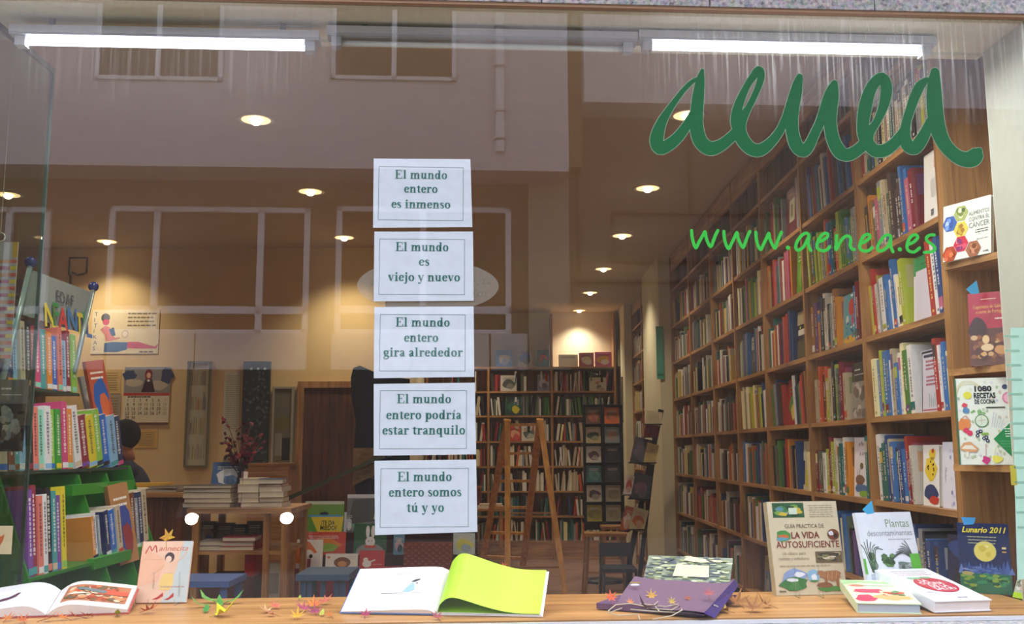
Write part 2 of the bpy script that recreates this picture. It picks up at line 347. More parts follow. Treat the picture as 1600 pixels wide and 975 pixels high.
# ------------------------------------------------------------------ fluorescent battens in the window head
def batten(name, label, pa, pb, lit):
    a = atG(*pa, .15); b = atG(*pb, .15)
    t = thing(name, label, 'lamp', GP, GROT, 'strip lights along the window head')
    zt = (a.z + b.z) / 2
    x0, x1 = a.x, b.x
    h = MB(); h.box(x0, .12, zt - .024, x1, .185, zt, 'c9ccd4')
    h.box(x0, .124, zt - .03, x1, .181, zt - .024, 'b4b7be'); h.build('housing', 'metal', t)
    for x in (x0 + .03, x1 - .03):
        MB().box(x - .016, .135, zt - .062, x + .016, .172, zt - .024, 'b8bac0').build('end_holder', 'metal', t)
    tb = MB(); tb.rod((x0 + .045, .153, zt - .047), (x1 - .045, .153, zt - .047), .0095, 'd9dcd6', n=12)
    tb.build('tube', 'tube' if lit else 'gloss', t)
    for x in (x0 + .12, x1 - .12):
        MB().box(x - .008, .145, zt, x + .008, .16, ZT, '6c6c66').build('bracket', 'metal', t)
    if lit:
        area_light('tube_lamp', ((x0 + x1) / 2, .153, zt - .0568), (0, 0, 0), x1 - x0 - .1, .014, TUBE_W, (.86, .9, 1.0), parent=t)
    return t
batten('strip_light', 'lit fluorescent strip light at the left end of the window head', (20, 47), (500, 50), True)
batten('strip_light', 'unlit fluorescent strip light in the middle of the window head', (512, 49), (994, 52), False)
batten('strip_light', 'lit fluorescent strip light above the green painted lettering', (996, 52), (1457, 62), True)
def cable(pts, label):
    o = MB().tube([atG(x, y, .16) for x, y in pts], .0035, 'c9c6b8', n=6).build('cable', 'matte', loc=GP, rot=GROT); tag(o, label, 'cable', 'flex over the strip lights')
cable([(400, 41), (440, 40), (475, 42), (500, 38), (530, 33), (552, 40), (556, 46)], 'thin white flex looping over the left strip light end')
cable([(890, 47), (915, 44), (925, 34), (935, 38), (960, 44), (1010, 46), (1030, 45)], 'thin white flex tangled over the middle strip light')
cable([(1330, 54), (1360, 50), (1385, 42), (1402, 46), (1405, 56)], 'thin white flex looping over the right strip light')
o = MB().ball(atG(928, 41, .16), .014, 'c0bdb0', n=10, sc_=(1.1, 1, .9)).build('cable_junction', 'matte', loc=GP, rot=GROT)
tag(o, 'small round cable junction above the middle strip light', 'junction')
o = MB().box(*(Vector(atG(948, 41, .16)) - Vector((.006, .006, .012))), *(Vector(atG(948, 41, .16)) + Vector((.006, .006, .018))), '77766e').build('cable_junction', 'matte', loc=GP, rot=GROT)
tag(o, 'small dark square clip beside the junction above the middle strip light', 'junction')
o = MB().ball(atG(1398, 54, .16), .013, 'b5b3a8', n=10).build('cable_junction', 'matte', loc=GP, rot=GROT)
tag(o, 'small round cable junction above the right strip light', 'junction')

# ------------------------------------------------------------------ the street behind the camera, seen only mirrored in the pane
DB = 14.5
def RB(mb, x0, y0, x1, y1, d0, d1, c, m=0):       # box given by mirrored pixel corners, from distance d0 to d1 out from the pane
    a = atR(x0, y1, DB); b = atR(x1, y0, DB)
    return mb.box(a[0], -d1, a[1] + 0, b[0], -d0, b[1], c, m)
def GZ(v): return v
MB().box(-30, -40, -.1, 30, 0, 0, '6b6664').build('ground', 'matte', loc=(0, 2.95, 0), rot=GROT, **S)
MB().box(-30, -2.6, 0, 30, -.002, .02, '8d8882').build('pavement', 'matte', loc=(0, 2.95, 0), rot=GROT, kind='structure')
bl_ = thing('apartment_building', 'pale apartment building across the street, mirrored in the shop window', 'building', GP, GROT)
LT = 'cfc6ca'
def zb(y, x=800, d=0): return atR(x, y, DB + d)[1]
def xa(x, y, d=0): return atR(x, y, DB + d)[0]
XL_, XRR = -22, 22
# ground floor, dim
MB().box(XL_, -DB - 6, 0, XRR, -DB, zb(578), '3b332c').build('ground_floor', 'matte', bl_)
# window storey wall, set back
MB().box(XL_, -DB - 6, zb(578), XRR, -DB - .35, 9.0, '6f6459').build('wall', 'plaster', bl_)
# pale spandrel band below the windows, in panels
for x0, x1 in ((-400, -60), (-55, 155), (160, 298), (300, 475), (515, 640), (645, 765), (768, 826)):
    MB().box(xa(x0, 550), -DB - .35, zb(577, (x0+x1)/2), xa(x1, 550), -DB - .20, zb(519, (x0+x1)/2), 'c9c6c8').build('spandrel_panel', 'matte', bl_)
MB().box(xa(828, 550), -DB - .34, zb(620), xa(893, 550), -DB - .15, zb(262), 'a39788').build('pier', 'plaster', bl_)
# windows with white frames
def win_(x0, x1, mull, y0=318, y1=519):
    t = MB(); yy = 400
    xm = (x0 + x1) / 2; fr = lambda a, b, c_, d: t.box(xa(a, yy), -DB - .36, zb(d, xm), xa(b, yy), -DB - .24, zb(c_, xm), 'dedbe0')
    fr(x0, x1, y0, y0 + 8); fr(x0, x0 + 9, y0, y1); fr(x1 - 9, x1, y0, y1); fr(x0, x1, 475, 487); fr(x0, x1, 512, y1)
    for m_ in mull: fr(m_ - 5, m_ + 5, y0, y1)
    w1 = t.build('window', 'matte', bl_)
    MB().box(xa(x0, yy), -DB - .352, zb(y1, xm), xa(x1, yy), -DB - .34, zb(y0, xm), '2b241e').build('dark_infill', 'gloss', w1)  # flat dark panel fills the window opening
win_(-330, -90, [-210]); win_(-70, 66, [0]); win_(160, 480, [236, 402]); win_(522, 800, [660])
# projecting upper storey, left block and right block
MB().box(XL_, -DB - .35, zb(262, 450, -.55), xa(888, 200, -.5), -DB + .55, zb(188, 450, -.55), LT).build('balcony_front', 'plaster', bl_)
MB().box(XL_, -DB - .35, zb(188, 450, -.55), xa(888, 200, -.5), -DB + .50, 11.5, LT).build('upper_wall', 'plaster', bl_)
MB().box(xa(914, 200, -.5), -DB - .35, zb(165, 1250, -.5), XRR, -DB + .50, 11.5, LT).build('upper_wall', 'plaster', bl_)
MB().box(xa(888, 200, -.5), -DB - .35, zb(262), xa(914, 200, -.5), -DB + .1, 11.5, '8a7458').build('recess', 'plaster', bl_)
def win2(x0, x1, mull, yb=124):
    t = MB(); f = lambda a, b, c_, d: t.box(xa(a, 90, -.5), -DB + .50, zb(d, x0, -.5), xa(b, 90, -.5), -DB + .54, zb(c_, x0, -.5), 'dedbe0')
    f(x0, x1, yb - 6, yb); f(x0, x0 + 7, -60, yb); f(x1 - 7, x1, -60, yb)
    for m_ in mull: f(m_ - 4, m_ + 4, -60, yb)
    w1 = t.build('window', 'matte', bl_)
    MB().box(xa(x0, 90, -.5), -DB + .502, zb(yb, x0, -.5), xa(x1, 90, -.5), -DB + .515, zb(-60, x0, -.5), '4a4238').build('dark_infill', 'matte', w1)  # plain dark sheet set inside the upper window frame
win2(150, 349, [248]); win2(518, 713, [616])
dp = MB(); dp.box(xa(773, 150), -DB + .5, zb(252), xa(785, 150), -DB + .62, 11, 'e4e0e4')
for y in (62, 122, 190, 232): dp.box(xa(771, 150), -DB + .5, zb(y + 2), xa(787, 150), -DB + .64, zb(y), 'a59a92')
dp.build('downpipe', 'matte', bl_)
# right-hand recessed bays with shallow frames
fb = MB()
for (x0, y0, x1, y1) in ((960, 322, 1420, 326), (960, 398, 1420, 404), (905, 432, 1420, 436), (960, 322, 964, 400), (1080, 200, 1086, 322), (905, 262, 908, 436)):
    fb.box(xa(x0, y0), -DB - .35, zb(y1), xa(x1, y0), -DB - .3, zb(y0), '4a3f36')
fb.build('panel_frame', 'matte', bl_)
# small car parked nose-on to the shop, lamps lit
def car():
    cx = atG(373, 817, 9.9).x
    t = thing('car', 'dark hatchback with lit headlamps, mirrored in the pane under the calendar', 'car', GP + GT * cx + GN * (-11.8), GROT)
    w_, L = .8, 1.9   # half sizes; nose towards +y
    prof = [(-1.9, .35), (-1.92, .8), (-1.75, 1.0), (-1.3, 1.42), (-.2, 1.46), (.65, 1.0), (1.65, .86), (1.88, .68), (1.9, .3)]
    b = MB(); n = len(prof)
    vs = []
    for sx, k in ((-1, 0), (1, 0)):
        for y, z in prof: vs.append((sx * (w_ - max(0, z - .95) * .35), y, z))
    b.add(vs, [tuple(range(n))[::-1], tuple(range(n, 2 * n))] + [(i, (i + 1) % n, n + (i + 1) % n, n + i) for i in range(n)], '10131a')
    b.build('body', 'gloss', t)
    MB().quad((-.62, .55, 1.06), (.62, .55, 1.06), (.56, -.1, 1.43), (-.56, -.1, 1.43), '0a0c10').build('windscreen', 'gloss', t)
    MB().box(-.35, 1.9, .45, .35, 1.92, .6, '101010').build('grille', 'matte', t)
    for sx in (-1, 1):
        MB().ball((sx * .59, 1.86, .66), .085, n=12, sc_=(1.1, .5, .95)).build('headlamp', 'headlight', t)
        for y in (-1.2, 1.25):
            MB().rod((sx * .62, y, .3), (sx * .8, y, .3), .29, '0c0c0c', n=20).rod((sx * .79, y, .3), (sx * .81, y, .3), .18, '8a8a8a', n=16).build('wheel', 'matte', t)
car()
# ================================================================== bookcases
SH = [-1.32, -.957, -.59, -.2225, .1445, .51, .88, 1.245, 1.61]       # shelf tops, relative to the eye
SH = [1.5 + z for z in SH]
UP = [3.64, 4.52, 5.41, 6.30, 7.13, 7.95, 8.94, 9.97]                  # depth of each upright
def bookcase_side(name, label, ups, xf, depth, end_first=True, top=CEIL - .02):
    t = thing(name, label, 'bookcase', (xf, ups[0], FL))
    xb = xf + depth
    for i, y in enumerate(ups):
        th = .036 if i == 0 else .03
        MB().box(xf - .006, y - th / 2, FL, xb, y + th / 2, top).build('upright', 'wood_v', t, world=True)
    for a, b in zip(ups, ups[1:]):
        for z in SH:
            if z > top - .1: continue
            MB().box(xf, a + .017, z - .024, xb - .012, b - .015, z).build('shelf', 'wood_y', t, world=True)
    MB().box(xb - .011, ups[0] + .02, FL, xb - .002, ups[-1] - .018, top).build('back_panel', 'wood_v', t, world=True)
    MB().box(xf, ups[0] + .02, top - .16, xf + .02, ups[-1] - .02, top).build('top_rail', 'wood_y', t, world=True)
    return t
bookcase_side('bookcase', 'long floor to ceiling pine bookcase along the right wall', UP, X0, .295)
UP2 = [atX(1022, 600, X0).y, atX(1004, 600, X0).y, atX(989, 600, X0).y]
bookcase_side('bookcase', 'narrow pine bookcase between the two cream pillars', UP2, X0, .29)
MB().box(1.50, UP[-1] + .03, FL, XR, UP2[0] - .03, CEIL, 'd6cfae').build('wall_pillar_near', 'plaster', **S)
MB().box(1.52, UP2[2] + .03, FL, XR, UP2[2] + .75, CEIL, 'd6cfae').build('wall_pillar_far', 'plaster', **S)
# rear bookcase
XRB = [atY(x, 700, YB - .35).x for x in (666, 763, 863, 963)]
ZRB = [atY(860, y, YB - .35).z for y in (845, 806, 767, 728, 689, 649, 611, 573)]
t = thing('bookcase', 'wide pine bookcase across the rear wall behind the ladder', 'bookcase', (XRB[1], YB - .35, FL))
for i, x in enumerate(XRB):
    MB().box(x - .016, YB - .352, FL, x + .016, YB - .02, ZRB[7] + (.0 if i not in (2, 3) else .75)).build('upright', 'wood_v', t, world=True)
for a, b in zip(XRB, XRB[1:]):
    for z in ZRB: MB().box(a + .017, YB - .35, z - .025, b - .017, YB - .02, z).build('shelf', 'wood_x', t, world=True)
    MB().box(a + .017, YB - .34, FL, b - .017, YB - .32, ZRB[0] - .026).build('plinth_panel', 'wood_x', t, world=True)
MB().box(XRB[0] + .02, YB - .018, FL, XRB[3] - .02, YB - .008, ZRB[7]).build('back_panel', 'wood_v', t, world=True)

# ================================================================== books
PAL = ['c9c2b0', 'd8d4c6', 'b9a98a', 'e2dfd6', 'a83a2e', 'c4572f', '7c2430', '2f4a7a', '3f6fa8', '2c6a62', '4f7f3c', 'a9b43a', 'd8b23a', 'd48a2c', '4a3a34', '22242c', '6a4a7a', 'b8637c', '8a8d90', '5c6a58', 'e9e0a8', '9c6b3f']
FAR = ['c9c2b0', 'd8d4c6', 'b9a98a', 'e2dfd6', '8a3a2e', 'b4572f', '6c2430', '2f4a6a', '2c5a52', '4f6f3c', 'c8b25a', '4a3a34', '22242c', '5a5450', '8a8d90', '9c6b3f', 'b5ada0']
CN = {'c9c2b0': 'cream', 'd8d4c6': 'ivory', 'b9a98a': 'tan', 'e2dfd6': 'white', 'a83a2e': 'red', 'c4572f': 'orange-red', '7c2430': 'maroon', '2f4a7a': 'navy', '3f6fa8': 'blue', '2c6a62': 'teal',
      '4f7f3c': 'green', 'a9b43a': 'lime', 'd8b23a': 'yellow', 'd48a2c': 'orange', '4a3a34': 'umber', '22242c': 'black', '6a4a7a': 'purple', 'b8637c': 'pink', '8a8d90': 'grey', '5c6a58': 'grey-green', 'e9e0a8': 'pale yellow', '9c6b3f': 'brown'}
CODE = dict(w='e2dfd6', c='c9c2b0', i='d8d4c6', t='b9a98a', r='a83a2e', o='c4572f', m='7c2430', n='2f4a7a', b='3f6fa8', T='2c6a62', g='4f7f3c', l='a9b43a', y='d8b23a', O='d48a2c', d='4a3a34', k='22242c', p='6a4a7a', P='b8637c', s='8a8d90', G='5c6a58', Y='e9e0a8', B='9c6b3f')
ORD = ['first', 'second', 'third', 'fourth', 'fifth', 'sixth', 'seventh', 'eighth', 'ninth', 'tenth', 'eleventh', 'twelfth', 'thirteenth', 'fourteenth', 'fifteenth', 'sixteenth', 'seventeenth', 'eighteenth', 'nineteenth', 'twentieth', 'twenty-first', 'twenty-second', 'twenty-third', 'twenty-fourth', 'twenty-fifth', 'twenty-sixth', 'twenty-seventh', 'twenty-eighth', 'twenty-ninth', 'thirtieth']
def shade(c, f): c = H(c); return tuple(min(1, x * f) for x in c)
def mixc(a, b, t): a, b = H(a), H(b); return tuple(x * (1 - t) + y * t for x, y in zip(a, b))
def book_mesh(mb, th, h, d, c, rnd, detail=2):
    """upright book, spine at -y side: x thickness (centred), y 0..d depth, z 0..h"""
    x0, x1 = -th / 2, th / 2; cv = min(.0028, th * .12); pg = 'd9d0b8'
    if detail == 0:
        mb.box(x0, 0, 0, x1, d, h, c, cs={1: pg}); return
    mb.box(x0, 0, 0, x0 + cv, d, h, c); mb.box(x1 - cv, 0, 0, x1, d, h, c)
    mb.box(x0 + cv, 0, 0, x1 - cv, .003, h, c)
    mb.box(x0 + cv, .003, .003, x1 - cv, d - .004, h - .004, pg)
    if detail >= 2:
        e = -.0004; lt = sum(H(c)) > .9
        ink = rnd.choice(['2a2622', '5a2a26', '26345a', '7a1f1f'] if lt else ['e8e2d0', 'e6c860', 'f0f0ee', 'd8c8a0'])
        a = .12 + rnd.random() * .1
        k = rnd.random()
        if k < .35: mb.box(x0, e, h * a * .3, x1, 0, h * a, rnd.choice(PAL))
        elif k < .55: mb.box(x0, e, h * (.8 - a / 2), x1, 0, h * .92, rnd.choice(PAL))
        # lettering down the spine: a run of small strokes
        z = h * (.88 - rnd.random() * .15); zend = h * (.22 + rnd.random() * .25)
        wch = th * .19; ink = mixc(c, ink, .72)
        while z > zend:
            l_ = h * (.012 + rnd.random() * .022)
            mb.box(-wch * (.6 + rnd.random() * .4), e * 1.5, z - l_, wch * (.6 + rnd.random() * .4), e * .9, z, ink)
            z -= l_ + h * (.012 if rnd.random() < .75 else .035)
        mb.box(-wch, e * 1.5, h * .05, wch, e, h * .085, ink)
        # front cover art on the +x side
        mb.box(x1, d * .12, h * .55, x1 + .0003, d * .85, h * .9, mixc(c, rnd.choice(PAL), .6))
def spine_side(rnd, y0, y1, z, xf, spec=None, far=False, lean=None, hmax=.31, individual=None, stuff=None):
    """fill one cell of a shelf whose spines face -x, from near end y0 to far end y1"""
    y = y0 + .004; out = []; k = 0
    toks = list(spec) if spec else None
    pal = FAR if far else PAL
    total = None
    if toks: 
        ths = [(.012 + rnd.random() * .03) * (1.25 if len(toks) < 14 else 1) for _ in toks]; sc_ = (y1 - y0 - .02) / sum(ths)
        if sc_ < 1.6: ths = [a * sc_ for a in ths]
    ang = 0; gapleft = None
    while True:
        if toks is not None:
            if k >= len(toks): break
            c = CODE.get(toks[k]); th = ths[k]
            if c is None: y += th; k += 1; continue
        else:
            c = rnd.choice(pal); th = .014 + rnd.random() * .034
            if rnd.random() < .035: y += .05 + rnd.random() * .1
        if y + th > y1 - .004: break
        h = min(hmax, .19 + rnd.random() * .09); d = .15 + rnd.random() * .05
        if rnd.random() < .25: h = .2
        out.append((y + th / 2, th - .0008, h, d, c)); y += th; k += 1
    return out
def put_side(rnd, cell, z, xf, lean_tail=0):
    """returns (matrix, th,h,d,colour) list; the last few may lean towards the far end"""
    L = []
    n = len(cell)
    for i, (y, th, h, d, c) in enumerate(cell):
        prot = rnd.random() * .012
        Mx = Matrix.Translation((xf + .012 + prot, y, z + .0005)) @ Matrix.Rotation(R(-90), 4, 'Z')   # spine (-y) -> -x ; +x -> -y (near side)
        L.append((Mx, th, h, d, c))
    return L
rb = random.Random(11)
GL = 'books on the long bookcase by the right wall'
rowname = {7: 'highest filled shelf', 6: 'second shelf down', 5: 'third shelf down', 4: 'fourth shelf down', 3: 'fifth shelf down', 2: 'sixth shelf down', 1: 'seventh shelf down', 0: 'lowest shelf'}
bayname = ['nearest bay', 'second bay', 'third bay', 'fourth bay']
# what stands in the near cells, from the near end: one letter per book; '-' is a gap, digits are books shown face out
CELLS = {
 (0, 7): 'cYsslsskcwc', (0, 6): 'F-mPbbkdddGtcs', (0, 5): 'nnwrF-lYwbwbwsnc', (0, 4): 'pYbbwrF-wgYwb', (0, 3): 'F-F-cmrbnwdbtnTTw', (0, 2): 'F-nnbks', (0, 1): 'wntkbG',
 (1, 7): 'bonbdks', (1, 6): 'sslTbwggl-ok', (1, 5): 'kkmbF-OBcsk', (1, 4): 'oF-tmdGlk', (1, 3): 'cTF-OwTTGiclmr', (1, 2): 'TGctbnk', (1, 1): 'tbns',
 (2, 7): 'dgsm-F-', (2, 6): 'F-OoPPmwrswT', (2, 5): 'yyF-nnrwroF-', (2, 4): 'lGBdroPgknwF-', (2, 3): 'mwYF-nykPgOr', (2, 2): 'GgdcwF-T', (2, 1): 'nTrkb',
 (3, 7): 'yksgw', (3, 6): 'PwPcYssl-g', (3, 5): 'wcccmkwrsnF-b', (3, 4): 'rrwnkYlGBBcsYy', (3, 3): 'kTkBrkGsOn', (3, 2): 'F-nwwtr', (3, 1): 'rmPbF-',
}
FACES = {  # face-out books (0-based bay, row): cover colours, ink, subject colours, size (w,h), words
 (0, 6): [('eceae2', 'd26a3a', ['e8b48c', 'ece9e0'], .20, .29, 'white back cover with an orange ring and barcode', 'barcode')],
 (0, 5): [('dcd6dc', '2f8a4e', ['2f8a4e', 'd4cdd4'], .20, .27, 'cream cover with a deep green top band', 'band')],
 (0, 4): [('cfcbd4', 'b05a68', ['2c3450', 'c0bcc8'], .19, .25, 'white journal with dark frame and faint rose lettering', 'journal')],
 (0, 3): [('e4e2ea', '7a78a0', ['8f90b8', 'a84a68'], .19, .25, 'white cover with a violet-blue branch drawing', 'branch'), ('ece8dc', 'e6c21a', ['e8c832', 'c0392b'], .15, .24, 'cover with a yellow and red animal painting', 'animal')],
 (0, 2): [('1f2a50', 'e8e8ec', ['2c4c8c', '1a1c28'], .20, .27, 'dark blue cover reading Cu', 'Cu')],
 (1, 5): [('5f9fa8', 'c23a3a', ['c8453c', 'd8a83a'], .20, .25, 'aqua childrens cover with a red balloon', 'balloon')],
 (1, 4): [('3a3a36', 'e0ddd4', ['8a8378', '6a4a44'], .24, .27, 'dark photographic cover with small white title', 'photo')],
 (1, 3): [('e6e2e6', '7a3a5a', ['7a5a4a', '4a6f9c'], .23, .28, 'white cover with a snail and script title', 'snail')],
 (2, 7): [('6a2c38', 'c8b890', ['b0b8a0', '8a7a5c'], .24, .30, 'maroon cover with a framed picture', 'framed')],
 (2, 6): [('5f9a2e', 'd8e0a0', ['7fb03c', '4c8426'], .22, .27, 'bright green cover with a curl ornament', 'plain')],
 (2, 5): [('2c2c2a', 'd8d0a8', ['e8e4d8', '5a5a3c'], .20, .28, 'black and cream cover with a white label', 'label')],
 (2, 4): [('a8202c', '6a8a3a', ['5a8a3a', 'e0c85a'], .2, .27, 'red cover with green plant', 'plain')],
 (2, 3): [('dcd2a8', 'a0622a', ['e0d23a', 'ece6d0'], .16, .27, 'yellow cover with large capital N', 'N')],
 (2, 2): [('d6d8dc', '1c1c1c', ['1c1c20', 'b8bcc4'], .2, .26, 'grey and black photographic cover', 'photo')],
 (3, 5): [('b8b09c', '3a4a3a', ['5c5a48', '8a8878'], .18, .26, 'pale mossy picture cover', 'photo')],
 (3, 2): [('8a8f60', '4a5a2c', ['5c7040', 'b8b080'], .2, .26, 'olive and green landscape cover', 'photo')],
 (3, 1): [('b8aa62', '6a6a48', ['7c8a9a', 'c8c088'], .2, .27, 'yellow green picture cover', 'photo')],
}
SUPER = {}
def cover_art(mb, w_, h, c, ink, subj, kind, y=-.0008):
    """flat print on a cover that lies in the x-z plane, x 0..w, z 0..h, facing -y"""
    rn = random.Random(hash((kind, c)) if False else sum(map(ord, str(c) + kind)))
    def rect(a, b, c_, d, cc, yy=y): mb.quad((a * w_, yy, b * h), (c_ * w_, yy, b * h), (c_ * w_, yy, d * h), (a * w_, yy, d * h), cc)
    def ell(cx, cz, rx, rz, cc, yy=y, n=14): mb.poly([(cx * w_ + rx * w_ * math.cos(2 * math.pi * k / n), yy, cz * h + rz * h * math.sin(2 * math.pi * k / n)) for k in range(n)], cc)
    def blob(cx, cz, rx, rz, cc, yy=y, n=11): mb.poly([(cx * w_ + rx * w_ * (.75 + .4 * rn.random()) * math.cos(2 * math.pi * k / n), yy, cz * h + rz * h * (.75 + .4 * rn.random()) * math.sin(2 * math.pi * k / n)) for k in range(n)], cc)
    def lines(x0_, x1_, z0_, n, dz, cc, th=.014):
        for i in range(n):
            x = x0_ + rn.random() * .05
            while x < x1_ - .04:
                l_ = .03 + rn.random() * .07; rect(x, z0_ - i * dz, min(x + l_, x1_), z0_ - i * dz + th, cc, y * 1.3); x += l_ + .02
    y2 = y * 1.6; y3 = y * 2.2
    if kind == 'barcode':
        ell(.72, .82, .25, .14, ink); ell(.72, .82, .225, .122, c, y2); rect(.6, .74, .9, .86, subj[0], y2 * 1.1); rect(.68, .78, .78, .84, '5a6a4a', y3)
        for i in range(7): rect(.32, .1 + i * .014, .46, .1 + i * .014 + (.005 + (i % 3) * .002), '2a2a2a')
        lines(.3, .6, .6, 12, .022, '9a9a96', .006)
    elif kind == 'band':
        rect(0, .72, 1, 1, ink); rect(.12, 0, 1, .78, subj[1], y2); lines(.35, .9, .86, 1, .05, '1c5c34', .012)
    elif kind == 'journal':
        rect(.04, .02, .07, .98, '2a2c34'); rect(.04, .95, 1, .98, '2a2c34'); rect(.15, .88, .85, .92, subj[0], y2); lines(.2, .8, .8, 3, .06, ink, .028); lines(.25, .75, .55, 3, .06, ink, .028)
        for i in range(5): rect(.4 + i * .09, .08, .43 + i * .09, .3 - .04 * (i % 3), '8fb0a8')
        rect(.1, .03, .8, .05, ink)
    elif kind == 'branch':
        for i in range(34): blob(.35 + rn.random() * .6, .05 + rn.random() * .87, .05, .035, mixc(subj[0], 'f0eef4', rn.random() * .8), y * (1 + .03 * i))
        for a, b in (((.9, .1), (.7, .4)), ((.7, .4), (.8, .6)), ((.7, .4), (.55, .5)), ((.6, .2), (.8, .25))):
            mb.poly([(a[0] * w_, y3 * 1.2, a[1] * h), (b[0] * w_, y3 * 1.2, b[1] * h), (b[0] * w_ + .004, y3 * 1.2, b[1] * h), (a[0] * w_ + .009, y3 * 1.2, a[1] * h)], subj[1])
        lines(.1, .2, .6, 8, .03, '77787c', .01)
    elif kind == 'animal':
        blob(.5, .62, .4, .2, subj[0]); blob(.6, .85, .2, .1, subj[0]); blob(.5, .2, .45, .14, '2a3a6a'); blob(.7, .1, .3, .08, subj[1], y2)
        for i in range(9): blob(.25 + rn.random() * .5, .5 + rn.random() * .25, .04, .02, '4a2c1a', y2)
        blob(.65, .9, .08, .04, subj[1], y3)
    elif kind == 'Cu':
        blob(.5, .82, .45, .12, subj[0]); rect(.3, .12, 1, .55, subj[1], y2)
    elif kind == 'balloon':
        ell(.62, .72, .24, .17, subj[0]); ell(.3, .5, .1, .08, 'c8d8d0'); blob(.5, .08, .5, .09, subj[1], y2)
        for i in range(16): blob(.15 + rn.random() * .7, .12 + rn.random() * .35, .05, .03, rn.choice(['2c4a8a', 'e0e0dc', '3a7a8a', 'b04a5a', '4ab0b0']), y2 * (1 + .02 * i))
        rect(.55, .93, .95, .97, 'e8efe8', y2); blob(.7, .45, .1, .12, 'c05a7a', y2); mb.quad((0, y3, 0), (w_, y3, 0), (w_, y3, .006), (0, y3, .006), 'e8e4d8')
    elif kind == 'photo':
        rect(0, 0, 1, .66, subj[0]); lines(.12, .5, .86, 1, .05, ink, .025); lines(.12, .8, .78, 1, .05, ink, .012)
        for i in range(12): blob(.2 + rn.random() * .6, .08 + rn.random() * .5, .14, .08, mixc(subj[0], rn.choice([subj[1], '1e1e1c', 'c8beb0']), .3 + rn.random() * .5), y * (1.2 + .04 * i))
    elif kind == 'snail':
        blob(.35, .28, .26, .1, subj[0]); blob(.45, .14, .42, .07, subj[1], y2); blob(.6, .06, .3, .06, '7fae3c', y3); ell(.45, .52, .1, .055, '7a6a3c', y2); blob(.82, .42, .1, .07, 'c84a3c', y2)
        for a, b in (((.3, .36), (.35, .48)), ((.22, .36), (.2, .44))): mb.poly([(a[0] * w_, y2, a[1] * h), (a[0] * w_ + .004, y2, a[1] * h), (b[0] * w_ + .004, y2, b[1] * h), (b[0] * w_, y2, b[1] * h)], subj[0])
        for (x, z) in ((.3, .86), (.42, .88), (.5, .86), (.62, .87), (.75, .88), (.35, .7), (.5, .7), (.62, .72), (.8, .7)): mb.ribbon([(x * w_, z * h), ((x + .03) * w_, (z + .05) * h), ((x + .06) * w_, z * h)], [.004, .003, .004], y2, ink)
    elif kind == 'framed':
        rect(.3, .3, .75, .75, 'c8bca0'); rect(.35, .34, .7, .71, subj[0], y2); rect(.45, .4, .6, .65, subj[1], y3); lines(.15, .6, .84, 1, .1, ink, .035)
    elif kind == 'label':
        rect(0, .72, 1, 1, 'b8a880'); rect(.1, .5, .9, .62, subj[0], y2); ell(.3, .66, .06, .03, 'e8d860', y2); rect(0, 0, 1, .4, subj[1]); 
    elif kind == 'N':
        rect(.3, .08, 1, .5, subj[0]); rect(0, .1, .18, .6, '2c3c6a'); ell(.2, .72, .2, .12, subj[1], y2)
        for a, b, c_, d in ((.42, .48, .5, .68), (.68, .48, .76, .68)): rect(a, b, c_, d, ink, y2)
        mb.poly([(.42 * w_, y3, .68 * h), (.5 * w_, y3, .68 * h), (.76 * w_, y3, .48 * h), (.68 * w_, y3, .48 * h)], ink)
    else:
        blob(.5, .45, .4, .3, subj[0]); blob(.6, .3, .25, .2, subj[1], y2); lines(.15, .85, .8, 2, .08, ink, .03)
def face_book(name, label, loc, yaw, tilt, w_, h, th, c, ink, subj, kind, group=None, mat='gloss', cat='book'):
    """book shown cover out; local x to the right along the cover, z up, cover faces -y"""
    t = thing(name, label, cat, loc, (-R(tilt), 0, yaw), group)
    mb = MB(); cv = .002
    mb.box(0, 0, 0, w_, cv, h, c); mb.box(0, th - cv, 0, w_, th, h, c); mb.box(0, cv, 0, cv, th - cv, h, c); mb.build('cover', mat, t)
    MB().box(cv, cv, .003, w_ - .004, th - cv, h - .003, 'e8e2d2').build('page_block', 'page', t)
    pr = MB(); cover_art(pr, w_, h, c, ink, subj, kind); pr.build('cover_print', mat, t)
    return t
count = 0
far_mb = MB()
def add_far(mb, Mx, th, h, d, c, det=0):
    T0 = mb.T; mb.T = Mx; book_mesh(mb, th, h, d, c, rb, det); mb.T = T0
